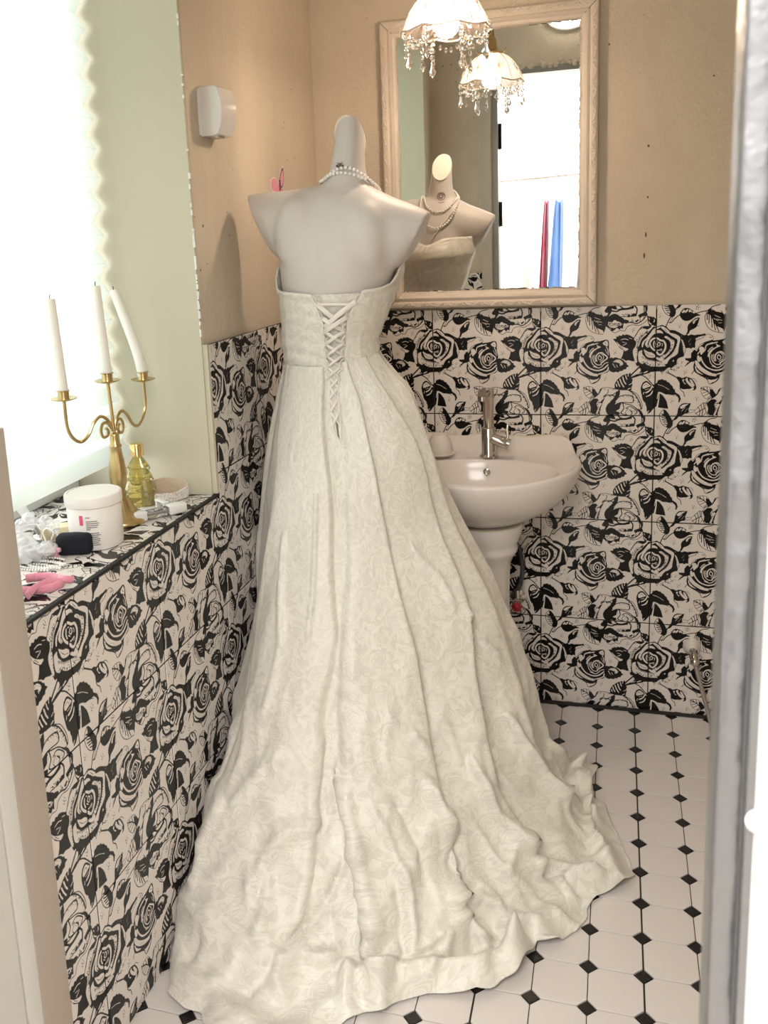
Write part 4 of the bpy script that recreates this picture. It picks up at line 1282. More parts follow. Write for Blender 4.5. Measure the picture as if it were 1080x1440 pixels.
M['jamb'] = mat('cream_jamb_paint', (.50,.44,.37), .5, bump=.08, bscale=9, vary=.06, vscale=3)
M['mannequin'] = mat('mannequin_skin', (.63,.585,.55), .5, spec=.5, vary=.04, vscale=9)
M['cap'] = mat('mannequin_cap', (.88,.82,.72), .45)
M['pearl'] = mat('pearl', (.95,.93,.90), .15, coat=1, spec=.8)
M['frame'] = mat('weathered_white_frame', (.78,.68,.57), .5, bump=.25, bscale=50, vary=.16, vscale=9)
M['mirror'] = mat('mirror_glass', (.95,.96,.95), .0, 1)

# ------------------------------------------------------------------ room shell
T = 1.171          # top of the tiled zone
SK = -0.0179       # the left wall stands about a degree out of square
CEIL = 2.50
FY = -2.10         # inner face of the wall with the doorway

def struct(name, mb, mats, parent=None, **k):
    o = mb.obj(name, mats, parent, smooth=False, **k); o['kind'] = 'structure'; return o

floor_o = struct('floor', MB().box((-.42, FY-.10, -.06), (1.15, .06, -.004)), M['grout'])
wall_back = struct('wall_back', MB().box((-.45, .008, -.05), (1.15, .12, T-.012), 1).box((-.45, .010, T-.012), (1.15, .12, CEIL)), [M['plaster'], M['grout']])
wl = MB()
# left wall: local x = out of the wall face, local y = along the wall
wl.box((-.40, -.815, -.05), (-.008, .10, 1.178-.006), 1)
wl.box((-.40, -.815, 1.178-.006), (-.010, .10, CEIL))
wl.box((-.40, -1.511, -.05), (-.008, -.815, .842), 1)
wl.box((-.40, -1.90, 2.30), (-.010, -.815, CEIL))
wl.box((-.40, FY-.10, -.05), (-.010, -1.90, CEIL))
wall_left = struct('wall_left', wl, [M['plaster'], M['grout']])
wall_left.location = (-.3162, 0, 0); wall_left.rotation_euler = (0, 0, SK)
# painted reveals of the window recess (far, near, head)
rv = struct('trim_1', MB().box((-.40, -.823, .85), (-.011, -.8155, 2.30)).box((-.0115, -.820, .853), (.0003, -.8098, 1.178)), M['reveal'], wall_left)
rv = struct('trim_2', MB().box((-.40, -1.8995, .85), (-.011, -1.892, 2.30)), M['reveal'], wall_left)
rv = struct('trim_3', MB().box((-.40, -1.892, 2.292), (-.011, -.823, 2.2995)), M['reveal'], wall_left)
# flaking edge where the plaster meets the painted reveal
fl = MB(); rs = np.random.RandomState(3)
for i in range(70):
    z = rs.uniform(1.19, 1.42) if i < 45 else rs.uniform(1.2, 2.28); h = rs.uniform(.003, .012)
    fl.box((-.0125, -.8245, z), (-.0088+rs.uniform(0,.0015), -.8235+rs.uniform(-.002,.001), z+h))
fl = fl.obj('chipped_edge', M['whitepaint'], wall_left, smooth=False); fl['kind'] = 'stuff'

wall_right = struct('wall_right', MB().box((1.05, FY-.1, -.05), (1.15, .0, CEIL)), M['plaster'])
ceil_o = struct('ceiling', MB().box((-.78, FY-.10, CEIL), (1.15, .10, CEIL+.06)), M['whitepaint'])
wf = MB()
wf.box((-.76, FY-.10, -.05), (-.075, FY, CEIL)); wf.box((1.0, FY-.10, -.05), (1.15, FY, CEIL)); wf.box((-.075, FY-.10, 2.12), (1.0, FY, CEIL))
wall_front = struct('wall_front', wf, M['plaster'])
# crumbled plaster lip over the door frame
lip = MB(); rs = np.random.RandomState(8)
for i in range(46):
    x = -.10+1.06*i/46; lip.sphere((x+rs.uniform(-.01,.01), FY+.002, 2.125+rs.uniform(-.008,.012)), rs.uniform(.008,.018), 7, 5, sy=.6)
lip = lip.obj('crumbled_plaster', M['plaster'], wall_front); lip['kind'] = 'stuff'

# ---- tiles
TK, GAP = .008, .0014
tile_cache = {}
def tile_mesh(u0, u1, v0, v1, mirror_v=False):
    """tile in local (u right, w out, v up); u0..v1 are fractions of a full 30 cm tile, v measured up from its bottom"""
    key = (round(u0,4), round(u1,4), round(v0,4), round(v1,4))
    if key in tile_cache: return tile_cache[key]
    S = .3; a0, a1, b0, b1 = u0*S+GAP, u1*S-GAP, v0*S+GAP, v1*S-GAP; c = .0012
    V = [(a0,0,b0),(a1,0,b0),(a1,0,b1),(a0,0,b1),
         (a0,-(TK-c),b0),(a1,-(TK-c),b0),(a1,-(TK-c),b1),(a0,-(TK-c),b1),
         (a0+c,-TK,b0+c),(a1-c,-TK,b0+c),(a1-c,-TK,b1-c),(a0+c,-TK,b1-c)]
    F = [(0,3,2,1),(0,1,5,4),(1,2,6,5),(2,3,7,6),(3,0,4,7),(4,5,9,8),(5,6,10,9),(6,7,11,10),(7,4,8,11),(8,9,10,11)]
    me = bpy.data.meshes.new('wall_tile'); me.from_pydata(V, [], F)
    uv = me.uv_layers.new(name='UVMap')
    for l in me.loops:
        p = me.vertices[l.vertex_index].co; uv.data[l.index].uv = (p.x/S, p.z/S)
    me.materials.append(M['rose']); me.materials.append(M['grout']); me.update()
    for p in me.polygons: p.material_index = 0 if p.index >= 5 else 1
    tile_cache[key] = me; return me
def put_tile(parent, loc, rot, u0=0, u1=1, v0=0, v1=1, name='wall_tile'):
    o = bpy.data.objects.new(name, tile_mesh(u0,u1,v0,v1)); C.objects.link(o)
    o.parent = parent; o.location = loc; o.rotation_euler = rot; return o
# back wall: joints at x = 0, .3, .6 ...; rows hang from T
for k_ in range(4):
    zb = T-.3*(k_+1); v0 = max(0, -zb/.3)
    for i in range(-2, 4):
        u0 = .93 if i == -2 else 0; u1 = .5 if i == 3 else 1
        if i == -2: u0 = .895
        put_tile(wall_back, (i*.3, .008, zb), (0,0,0), u0, u1, v0, 1)
# left wall (faces +x): local u runs along +y
LZ = .8953; LY = -1.409
for k_ in range(-1, 3):
    zt = LZ-.3*k_; zb = zt-.3
    for j in range(-3, 5):
        y0 = LY+.3*j; u0 = 0; u1 = 1
        if y0 < -1.51: u0 = (-1.512-y0)/.3
        if y0+.3 > 0: u1 = (0-y0)/.3
        if u0 >= 1 or u1 <= 0: continue
        recess = y0 < -.82 and y0 > -1.95          # below the window sill
        v1 = 1.0; 
        top = .846 if y0 < -.82 else 1.178
        if zb >= top-.01: continue
        if zt > top: v1 = (top-zb)/.3
        v0 = max(0, -zb/.3)
        put_tile(wall_left, (-.008, y0, zb), (0,0,R(90)), u0, u1, v0, v1)
# window sill: tiles laid flat, pattern running with the wall, black edge strip
sill = struct('trim_4', MB().box((-.395, -1.511, .838), (-.006, -.823, .8425)), M['grout'], wall_left)
struct('trim_5', MB().box((-.0075, -1.512, .8462), (.0012, -.812, .8516)), M['black'], wall_left)
for j in range(-2, 3):
    for i in range(2):
        y0 = LY+.3*j; u0 = 0; u1 = 1
        if y0 < -1.51: u0 = (-1.512-y0)/.3
        if u0 >= 1: continue
        if y0+.3 > -.823: u1 = (-.823-y0)/.3
        if u1 <= 0: continue
        v0, v1 = (0, 1) if i == 0 else (0, .28)
        # rotate so local v (up) points to -x of the wall, local -w (out) points up
        put_tile(wall_left, (-.0085-.3*i, y0, .8425), (R(-90), 0, R(90)), u0, u1, v0, v1, 'sill_tile')
# tiles on the doorway wall (seen in the mirror)
for k_ in range(4):
    zb = T-.3*(k_+1); v0 = max(0, -zb/.3)
    put_tile(wall_front, (-.09, FY, zb), (0,0,R(180)), 0, .86, v0, 1)

# ---- floor: white octagons and black dots set on a 10 cm grid
fx, fy, fr = .3638, -.0126, -.0067
piece_cache = {}
def oct_mesh(x0, x1, y0, y1, key):
    if key in piece_cache: return piece_cache[key]
    h = .0175; g = .0007; t = .0042; c = .0006
    P = [(x0+h,y0),(x1-h,y0),(x1,y0+h),(x1,y1-h),(x1-h,y1),(x0+h,y1),(x0,y1-h),(x0,y0+h)]
    n = 8; cx, cy = (x0+x1)/2, (y0+y1)/2
    V = [(x,y,-.004) for x,y in P]+[(x,y,t-.004-c) for x,y in P]+[(x+(cx-x)*.02,y+(cy-y)*.02,t-.004) for x,y in P]
    F = [tuple(range(16,24))]
    for r in (0, 8): F += [(r+i, r+(i+1)%8, r+8+(i+1)%8, r+8+i) for i in range(8)]
    me = bpy.data.meshes.new('floor_tile'); me.from_pydata(V, [], F); me.materials.append(M['octagon']); me.update()
    piece_cache[key] = me; return me
def dot_mesh():
    if 'd' in piece_cache: return piece_cache['d']
    h = .0165; P = [(0,-h),(h,0),(0,h),(-h,0)]
    V = [(x,y,-.004) for x,y in P]+[(x,y,-.0006) for x,y in P]+[(x*.93,y*.93,0) for x,y in P]
    F = [(8,9,10,11)]
    for r in (0, 4): F += [(r+i, r+(i+1)%4, r+4+(i+1)%4, r+4+i) for i in range(4)]
    me = bpy.data.meshes.new('floor_dot'); me.from_pydata(V, [], F); me.materials.append(M['dot']); me.update()
    piece_cache['d'] = me; return me
Rf = Matrix.Rotation(fr, 2)
far_bits = MB()
for a in range(-7, 7):
    for b in range(-1, 21):
        # octagon between grid lines a..a+1, b..b+1
        gl = .0017 if (a-2) % 3 == 0 else .0009; gr = .0017 if (a+1-2) % 3 == 0 else .0009
        x0 = .1*a+gl; x1 = .1*(a+1)-gr; y1 = -.1*b-.0009; y0 = -.1*(b+1)+.0009
        if b == -1: y1 = .0126-.003
        wx = fx+.1*a
        if wx < -.46 or wx+.1 > 1.12: continue
        if b == -1:
            me = None
            h = .0165; V = [(x0+h,y0),(x1-h,y0),(x1,min(y0+h,y1)),(x1,y1),(x0,y1),(x0,min(y0+h,y1))]
            far_bits.add([(x,y,-.004) for x,y in V]+[(x,y,0.0) for x,y in V], [(6,7,8,9,10,11)]+[(i,(i+1)%6,6+(i+1)%6,6+i) for i in range(6)]); continue
        if b > 17:
            me = oct_mesh(0+gl, .1-gr, -.1+.0009, -.0009, ('o', gl, gr))
            far_bits.add([(v.co.x+.1*a, v.co.y-.1*b, v.co.z) for v in me.vertices], [tuple(p.vertices) for p in me.polygons]); continue
        o = bpy.data.objects.new('floor_tile', oct_mesh(gl, .1-gr, -.1+.0009, -.0009, ('o', gl, gr))); C.objects.link(o); o.parent = floor_o
        p = Rf @ Vector((.1*a, -.1*b)); o.location = (fx+p.x, fy+p.y, 0); o.rotation_euler = (0,0,fr)
for a in range(-7, 8):
    for b in range(0, 19):
        wx = fx+.1*a
        if wx < -.36 or wx > 1.08: continue
        o = bpy.data.objects.new('floor_dot', dot_mesh()); C.objects.link(o); o.parent = floor_o
        p = Rf @ Vector((.1*a, -.1*b)); o.location = (fx+p.x, fy+p.y, 0); o.rotation_euler = (0,0,fr)
fb = far_bits.obj('floor_tile_edges', M['octagon'], floor_o, smooth=False); fb.location = (fx, fy, 0); fb.rotation_euler = (0,0,fr); fb['kind'] = 'stuff'
# dark sealant line along the foot of the back wall
struct('baseboard_back', MB().box((-.33, -.012, -.002), (1.05, -.0005, .006)), M['grout'])

# ---- window behind the blind
win = empty('window_1', (0,0,0), kind='structure')
win.location = (-.70, -1.36, 1.575)
wfm = MB()
for lo, hi in (((-.03,-.54,-.72),(.03,-.49,.72)), ((-.03,.49,-.72),(.03,.54,.72)), ((-.03,-.49,-.72),(.03,.49,-.66)), ((-.03,-.49,.66),(.03,.49,.72)), ((-.022,-.03,-.66),(.022,.03,.66))):
    wfm.box(lo, hi, c=.004)
wfm.obj('window_frame', M['white'], win)
M['glass'] = bpy.data.materials.new('window_glass'); M['glass'].use_nodes = True
nt = M['glass'].node_tree; nt.nodes.clear()
_o = N(nt,'ShaderNodeOutputMaterial'); _t = N(nt,'ShaderNodeBsdfTransparent'); _g = N(nt,'ShaderNodeBsdfGlossy'); _m = N(nt,'ShaderNodeMixShader'); _m.inputs[0].default_value = .06; _g.inputs['Roughness'].default_value = 0
nt.links.new(_t.outputs[0], _m.inputs[1]); nt.links.new(_g.outputs[0], _m.inputs[2]); nt.links.new(_m.outputs[0], _o.inputs[0])
MB().box((-.003,-.49,-.66),(.003,.49,.66)).obj('pane', M['glass'], win, smooth=False)

# ---- pleated blind
M['blind'] = bpy.data.materials.new('pleated_blind'); M['blind'].use_nodes = True
nt = M['blind'].node_tree; nt.nodes.clear(); L = nt.links.new
out = N(nt,'ShaderNodeOutputMaterial'); df = N(nt,'ShaderNodeBsdfDiffuse'); tr = N(nt,'ShaderNodeBsdfTranslucent'); ms = N(nt,'ShaderNodeMixShader'); ms.inputs[0].default_value=.62
df.inputs[0].default_value=(.86,.87,.84,1); tr.inputs[0].default_value=(.93,.97,.94,1)
L(df.outputs[0], ms.inputs[1]); L(tr.outputs[0], ms.inputs[2]); L(ms.outputs[0], out.inputs[0])
bl = MB(); zz = []; z = 2.27; k_ = 0
while z > .93: zz.append((z, .011 if k_ % 2 else -.011)); z -= .0295; k_ += 1
rows = []
for i, (z, dx) in enumerate(zz):
    lean = .03*max(0, (1.05-z)/.12)
    rows.append([(-.556+dx+lean, -1.884+1.056*j/4+.001*math.sin(i*2.1+j), z) for j in range(5)])
bl.loft(rows, closed=False, cap0=False, cap1=False)
blind = bl.obj('pleated_blind', M['blind'], smooth=False)
so = blind.modifiers.new('s', 'SOLIDIFY'); so.thickness = .0012
setp(blind, 'white pleated paper blind covering the bright window on the left', 'blind')
MB().box((-.575,-1.886,2.27),(-.535,-.826,2.291), c=.003).obj('head_rail', M['white'], blind)

# ---- doorway
df_ = MB()
df_.box((-.075, FY-.102, 0), (-.045, FY-.02, 2.09)); df_.box((.965, FY-.102, 0), (1.0, FY+.002, 2.12)); df_.box((-.045, FY-.102, 2.09), (.965, FY+.004, 2.12))
M['doorframe'] = mat('grey_metal_frame', (.30,.31,.30), .35, .6)
door1 = struct('door_1', df_, M['doorframe'])
MB().box((-.125, FY, 0), (-.078, FY+.012, 2.16)).obj('door_casing', M['jamb'], door1, smooth=False)
for zc in (1.82, 1.45, .35):
    h = MB().box((-.046, FY-.095, zc-.06), (-.040, FY-.06, zc+.06)).lathe([(.007,-.06),(.007,.06)], 10, (-.036, FY-.055, zc))
    hg = h.obj('hinge', M['black'], door1)
# foreground left: cream cabinet end closing off the sill wall beside the doorway
bd = empty('painted_cabinet', (-.42, -1.70, 0), 'cream painted half height cabinet end closing the tiled sill wall, left foreground', 'cabinet')
def sub(name, lo, hi, m, parent, c=.0015):
    l = parent.location
    return MB().box([lo[i]-l[i] for i in range(3)], [hi[i]-l[i] for i in range(3)], c=c).obj(name, m, parent)
sub('end_panel', (-.50,-1.584,0), (-.338,-1.514,1.149), M['jamb'], bd, .002)
sub('edge_strip', (-.50,-1.618,0), (-.3385,-1.5845,1.149), M['whitepaint'], bd, .001)
sub('rubber_seal', (-.50,-1.6225,0), (-.343,-1.6185,1.148), M['doorframe'], bd, .0005)
sub('side_board', (-.50,-1.875,0), (-.3375,-1.623,1.149), M['whitepaint'], bd, .002)
# foreground right: white door edge with silver strip
M['silver'] = mat('silver_strip', (.20,.205,.22), .3, .9, bump=.5, bscale=24)
dr = empty('white_door', (.62, -2.18, 0), 'white door standing open at the right edge with a silver metal edge strip', 'door')
sub('door_leaf', (.5405,-2.196,.004), (.96,-2.156,2.08), M['whitepaint'], dr, .003)
sub('edge_strip', (.5275,-2.192,.004), (.540,-2.160,2.08), M['silver'], dr, .002)
sub('strip_lip', (.5395,-2.199,.004), (.5435,-2.1965,2.08), M['silver'], dr, .0006)
lt = MB().lathe([(.006,0),(.006,.003),(.004,.005),(0,.0055)], 20, (.5455-.62, -2.1965+2.18, 1.128), '-Y').obj('latch', M['white'], dr)

# ---- dressing room beyond the doorway (seen in the mirror)
M['roomwhite'] = mat('white_room_paint', (.87,.86,.84), .6)
M['roomfloor'] = mat('pale_room_floor', (.62,.58,.52), .4, vary=.1, vscale=3)
struct('wall_dressing_room', MB().box((-1.9,-4.95,0),(2.6,-4.85,2.65)).box((-2.0,-4.95,0),(-1.9,-2.2,2.65)).box((2.6,-4.95,0),(2.7,-2.2,2.65))
       .box((-2.0,-2.26,0),(-.76,-2.2,2.65)).box((1.15,-2.26,0),(2.7,-2.2,2.65)).box((-.76,-2.26,CEIL),(1.15,-2.2,2.65)), M['roomwhite'])
struct('ceiling_dressing_room', MB().box((-2.0,-4.95,2.65),(2.7,-2.2,2.7)), M['roomwhite'])
struct('floor_dressing_room', MB().box((-2.0,-4.95,-.06),(2.7,-2.2,-.001)), M['roomfloor'])
rail = empty('clothes_rail', (.5,-3.6,0), 'pale metal clothes rail reflected in the mirror', 'clothes rail')
MB().tube([(-.9,0,1.665),(1.2,0,1.735)], .011, 12).obj('rod', M['steel'], rail)
for x, zt in ((-.88,1.666),(1.18,1.734)):
    MB().tube([(x,0,zt),(x,0,.03)], .012, 10).obj('post', M['steel'], rail); MB().tube([(x,-.22,.015),(x,.22,.015)], .012, 10).obj('foot', M['steel'], rail)
def gown(x, name_label, col, w, zt, zb, lean, metal=0):
    e = empty('hanging_dress', (x,-3.6,1.36), name_label, 'dress', 'dresses on the clothes rail')
    m = mat('cloth_'+name_label.split()[0], col, .5, sheen=.3)
    rings = []
    for i in range(26):
        t = i/25; z = zt-1.36+(zb-zt)*t; ww = w*(.55+.75*t**.7); 
        rings.append([(ww*.5*math.cos(a)*(1+.10*math.sin(5*a+t*6))+lean*t, .055*(1+.5*t)*math.sin(a)*(1+.25*math.cos(7*a+t*4)), z+.01*math.sin(a*3)*(1-t)) for a in [2*PI*j/40 for j in range(40)]])
    MB().loft(rings).obj('gown', m, e, angle=80)
    return e
def hanger(x, lab, dz=0, rz=0):
    zr = 1.665+(x+.4)*.0333
    e = empty('coat_hanger', (x,-3.6,zr), lab, 'hanger', 'white hangers on the clothes rail', rz=rz)
    hk = [(0,.013*math.cos(a),.013*math.sin(a)) for a in [R(200-20*i) for i in range(12)]]
    MB().tube([(0,p[1],p[2]) for p in hk]+[(0,.004,-.03),(0,0,-.07)], .0028, 6).obj('hook', M['steel'], e)
    MB().tube(spline([(0,-.19,-.155),(0,-.12,-.11),(0,0,-.072),(0,.12,-.11),(0,.19,-.155)], 5), .007, 8).obj('shoulder_bar', M['white'], e)
    MB().tube([(0,-.185,-.155),(0,.185,-.155)], .004, 8).obj('bottom_bar', M['white'], e)
gown(.095, 'deep crimson satin gown hanging left of the sky blue gown on the rail', (.30,.006,.05), .050, 1.53, .45, -.05)
gown(.172, 'sky blue satin gown hanging beside the crimson gown on the rail', (.13,.28,.62), .085, 1.53, .45, -.055)
gown(.335, 'dark charcoal gown at the right end of the reflected rail', (.03,.035,.04), .10, 1.47, .6, .0)
gown(-.13, 'ivory gown with full skirt hanging left of the crimson gown', (.86,.84,.76), .22, 1.45, .3, .0)
for i, (x, lab) in enumerate(((.11,'hanger carrying the crimson gown'),(.165,'hanger carrying the sky blue gown'),(.215,'empty hanger just right of the sky blue gown'),(.25,'second empty hanger right of the sky blue gown'),(.29,'hanger between the empty hangers and the charcoal gown'))):
    hanger(x, 'white '+lab+' on the rail', rz=R(-8+5*i))

# ------------------------------------------------------------------ wall mirror
mx0, mx1, mz0, mz1 = -.123, .446, 1.177, 1.946
mir = empty('wall_mirror', ((mx0+mx1)/2, .008, (mz0+mz1)/2), 'large wall mirror in a carved weathered cream frame above the washbasin', 'mirror')
hw, hh = (mx1-mx0)/2, (mz1-mz0)/2
prof = [(0,0),(0,.026),(.002,.031),(.005,.033),(.016,.034),(.0185,.030),(.021,.029),(.024,.033),(.029,.034),(.032,.031),(.0345,.026),(.040,.025),(.0425,.021),(.046,.018),(.0465,0)]
for s, horiz in ((-1, 1), (1, 1), (-1, 0), (1, 0)):
    mb = MB(); rings = []
    for e in (-1, 1):
        ring = []
        for d, h in prof:
            if horiz: ring.append((e*(hw-d), -h, s*(hh-d)))
            else: ring.append((s*(hw-d), -h, e*(hh-d)))
        rings.append(ring)
    mb.loft(rings); o = mb.obj('frame_side', M['frame'], mir, angle=50)
# dark mitre gaps
for sx in (-1, 1):
    for sz in (-1, 1):
        MB().tube([(sx*(hw-.001), -.0335, sz*(hh-.001)), (sx*(hw-.020), -.0345, sz*(hh-.020)), (sx*(hw-.034), -.031, sz*(hh-.034))], .0007, 5).obj('mitre_gap', M['grout'], mir)
# carved running scroll on the outer band, bead row on the inner edge
sc_ = MB(); bd_ = MB()
def scroll(cx, cz, ang, flip):
    pts = []
    for i in range(16):
        t = i/15; a = t*2.1*PI; r = .0058*(1-.72*t)
        x = r*math.cos(a)-.004; z_ = flip*r*math.sin(a)
        pts.append((x, z_))
    pts = [(.0135, -flip*.0045), (.0085, -flip*.0015)] + pts[::1]
    P = [(cx+x*math.cos(ang)-z_*math.sin(ang), -.0345, cz+x*math.sin(ang)+z_*math.cos(ang)) for x, z_ in pts]
    sc_.tube(P, [.0022]*2+[.0026-.0014*i/15 for i in range(16)], 6, flat=.9)
band = .0105; nx = int((2*hw-.05)/.0255); nz = int((2*hh-.05)/.0255)
for s in (-1, 1):
    for i in range(nx):
        scroll(-hw+.03+(2*hw-.06)*(i+.5)/nx, s*(hh-band), 0, 1 if i % 2 else -1)
    for i in range(nz):
        scroll(s*(hw-band), -hh+.03+(2*hh-.06)*(i+.5)/nz, PI/2, 1 if i % 2 else -1)
    for i in range(96): bd_.sphere((-hw+.043+(2*hw-.086)*i/95, -.0215, s*(hh-.0425)), .0017, 6, 4)
    for i in range(132): bd_.sphere((s*(hw-.0425), -.0215, -hh+.043+(2*hh-.086)*i/131), .0017, 6, 4)
o = sc_.obj('carved_scrollwork', M['frame'], mir); o['kind'] = 'stuff'
o = bd_.obj('bead_row', M['frame'], mir); o['kind'] = 'stuff'
MB().box((-hw+.04, -.016, -hh+.04), (hw-.04, -.0125, hh-.04)).obj('glass', M['mirror'], mir, smooth=False)
# flaking silver and glue along the glass edge
we = MB(); rs = np.random.RandomState(4)
def flake(x, z_, a, b):
    n = 7; we.add([(x+a*(.6+.6*rs.rand())*math.cos(2*PI*i/n), -.0166, z_+b*(.6+.6*rs.rand())*math.sin(2*PI*i/n)) for i in range(n)], [tuple(range(n))])
for i in range(90):
    flake(rs.uniform(-hw+.05, hw-.05), -hh+.046+rs.uniform(0,.002), rs.uniform(.003,.008), rs.uniform(.001,.0035))
    if i < 45: flake(rs.uniform(-.02, hw-.05), hh-.046, rs.uniform(.003,.009), rs.uniform(.001,.003))
    if i < 60: flake(hw-.046, rs.uniform(-hh+.05, hh-.05)*1.0, rs.uniform(.001,.003), rs.uniform(.003,.009))
    if i < 22: flake(-hw+.046, rs.uniform(-hh+.05, hh-.05), rs.uniform(.0008,.002), rs.uniform(.003,.009))
o = we.obj('flaking_silvering', M['frame'], mir, smooth=False); o['kind'] = 'stuff'

# ------------------------------------------------------------------ crystal lamp
M['shadeglass'] = bpy.data.materials.new('pressed_glass'); M['shadeglass'].use_nodes = True
nt = M['shadeglass'].node_tree; nt.nodes.clear(); L = nt.links.new
out = N(nt,'ShaderNodeOutputMaterial'); tp = N(nt,'ShaderNodeBsdfTransparent'); gl = N(nt,'ShaderNodeBsdfGlossy'); tl = N(nt,'ShaderNodeBsdfTranslucent')
gl.inputs['Roughness'].default_value=.08; gl.inputs['Color'].default_value=(1,.97,.93,1); tl.inputs[0].default_value=(.95,.86,.80,1)
lw = N(nt,'ShaderNodeLayerWeight',Blend=.35); m1 = N(nt,'ShaderNodeMixShader'); m2 = N(nt,'ShaderNodeMixShader'); m2.inputs[0].default_value=.38
tp.inputs[0].default_value=(.96,.94,.92,1)
L(tp.outputs[0], m2.inputs[1]); L(tl.outputs[0], m2.inputs[2]); L(lw.outputs['Facing'], m1.inputs[0]); L(m2.outputs[0], m1.inputs[1]); L(gl.outputs[0], m1.inputs[2]); L(m1.outputs[0], out.inputs[0])
M['crystal'] = mat('crystal', (1,1,1), .02, trans=1, ior=1.5, spec=.8)
M['bulb'] = mat('lit_bulb', (1,1,1), .5, emit=(1.0,.79,.60), estr=205)
LX, LYY, LR = .125, -.43, 1.826
lamp = empty('crystal_pendant_lamp', (LX, LYY, LR), 'lit pendant lamp with pressed glass bell shade and crystal drops before the mirror', 'lamp')
def shade_r(z_, t):
    pr = [(0,.097),(.014,.090),(.034,.082),(.054,.070),(.072,.052),(.083,.034)]
    r = np.interp(z_, [p[0] for p in pr], [p[1] for p in pr])
    # star-cut facets, eight petals
    u = (t*8/(2*PI)) % 1 - .5; v = (z_-.038)/.05
    a = math.atan2(v, u*1.3); q = math.hypot(u, v)
    return r + .0022*math.cos(12*a)*max(0, 1-q*1.1) + .0012*abs(math.sin(16*PI*(t/(2*PI))*1.0))
rings = []
for i in range(23):
    h = .083*i/22
    rings.append([((shade_r(h,t))*math.cos(t), (shade_r(h,t))*math.sin(t), h - (.006*abs(math.cos(4*t)) if i < 1 else .006*abs(math.cos(4*t))*(1-i/22)**2)) for t in [2*PI*j/192 for j in range(192)]])
mb = MB().loft(rings, cap0=False, cap1=False); sh = mb.obj('glass_shade', M['shadeglass'], lamp, angle=25)
sm_ = sh.modifiers.new('s', 'SOLIDIFY'); sm_.thickness = .003
# pressed ribs: bright ridges of the star cuts
rb = MB()
for k_ in range(8):
    tc_ = 2*PI*(k_+.5)/8
    for j in range(10):
        a = 2*PI*j/10+.2; P = []
        for q in (.05, .3, .6, .95):
            t = tc_+q*math.cos(a)*.36; h = min(.082, max(.001, .038+q*math.sin(a)*.038)); r = shade_r(h, t)+.001
            P.append((r*math.cos(t), r*math.sin(t), h))
        rb.tube(P, [.0011,.0010,.0008,.0004], 5)
    P = []
    for i in range(14):
        h = .082*i/13; t = 2*PI*k_/8; r = shade_r(h, t)+.001; P.append((r*math.cos(t), r*math.sin(t), h))
    rb.tube(P, .0015, 6)
rim = [((shade_r(0,t)+.001)*math.cos(t), (shade_r(0,t)+.001)*math.sin(t), -.006*abs(math.cos(4*t))) for t in [2*PI*j/96 for j in range(97)]]
rb.tube(rim, .0022, 6, caps=False)
M['rib'] = mat('cut_glass_ridge', (.95,.90,.86), .06, trans=.55, ior=1.45, spec=.9)
rb.obj('cut_ridges', M['rib'], lamp)
MB().sphere((0,0,.012), .029, 24, 16).lathe([(.029*.75,.030),(.015,.052),(.013,.075)], 20).obj('bulb', M['bulb'], lamp)
MB().lathe([(.0,.078),(.036,.080),(.038,.086),(.020,.094),(.017,.125),(.010,.132),(.010,.150),(.006,.156),(.006,.17),(0,.171)], 28).obj('brass_cap', M['brass'], lamp)
for sx in (-1, 1): MB().tube([(.02*sx,0,.088),(.04*sx,0,.090),(.046*sx,0,.1)], .0025, 8).obj('gallery_screw', M['brass'], lamp)
MB().tube([(0,0,.17),(0,0,CEIL-LR-.02)], .0035, 8).obj('rod', M['brass'], lamp)
MB().lathe([(.045,CEIL-LR),(.045,CEIL-LR-.008),(.02,CEIL-LR-.028),(0,CEIL-LR-.03)], 28).obj('ceiling_rose', M['brass'], lamp)
def crystal_mesh(L_, w):
    mb = MB(); pr = [(.10,0),(.55,.12),(.42,.28),(.62,.45),(1.0,.66),(.72,.84),(.30,.95),(0,1)]
    mb.lathe([(r*w, -h*L_) for r, h in pr], 8, sy=.55); return mb.mesh('crystal_drop', M['crystal'], smooth=False)
big, small = crystal_mesh(.036, .0095), crystal_mesh(.028, .0078)
bead_me = MB().sphere((0,0,0), .0062, 8, 5, sy=.6).mesh('crystal_bead', M['crystal'], smooth=False)
ring_me = MB().tube([(.0042*math.cos(2*PI*i/14),0,.0042*math.sin(2*PI*i/14)) for i in range(15)], .0006, 5, caps=False).mesh('hook_ring', M['brass'])
loop_me = MB().tube([(.0085*math.cos(2*PI*i/18),0,.0085*math.sin(2*PI*i/18)) for i in range(19)], .0007, 5, caps=False).mesh('hook_loop', M['chrome'])
def child(name, me, parent, loc, rz=0):
    o = bpy.data.objects.new(name, me); C.objects.link(o); o.parent = parent; o.location = loc; o.rotation_euler = (0,0,rz); return o
def drop(t, r, zt, me, nb=2):
    x, y = r*math.cos(t), r*math.sin(t)
    o = child('crystal_drop', me, lamp, (x, y, zt-.004-.0135*nb), t+.6)
    for i in range(nb): child('crystal_bead', bead_me, o, (0,0,.009+.0135*i), .5*i)
    child('hook_ring', ring_me, o, (0,0,.009+.0135*nb-.004), 1.5)
    return o
for k_ in range(8):
    t = 2*PI*(k_+.5)/8+.1
    drop(t, .095, -.004, big if k_ % 2 else small, 2)
    child('hook_loop', loop_me, lamp, ((.099)*math.cos(t+.02), .099*math.sin(t+.02), -.002), t)
for k_ in range(4):
    t = 2*PI*(k_)/4-.85
    drop(t, .062, -.024, big, 2)
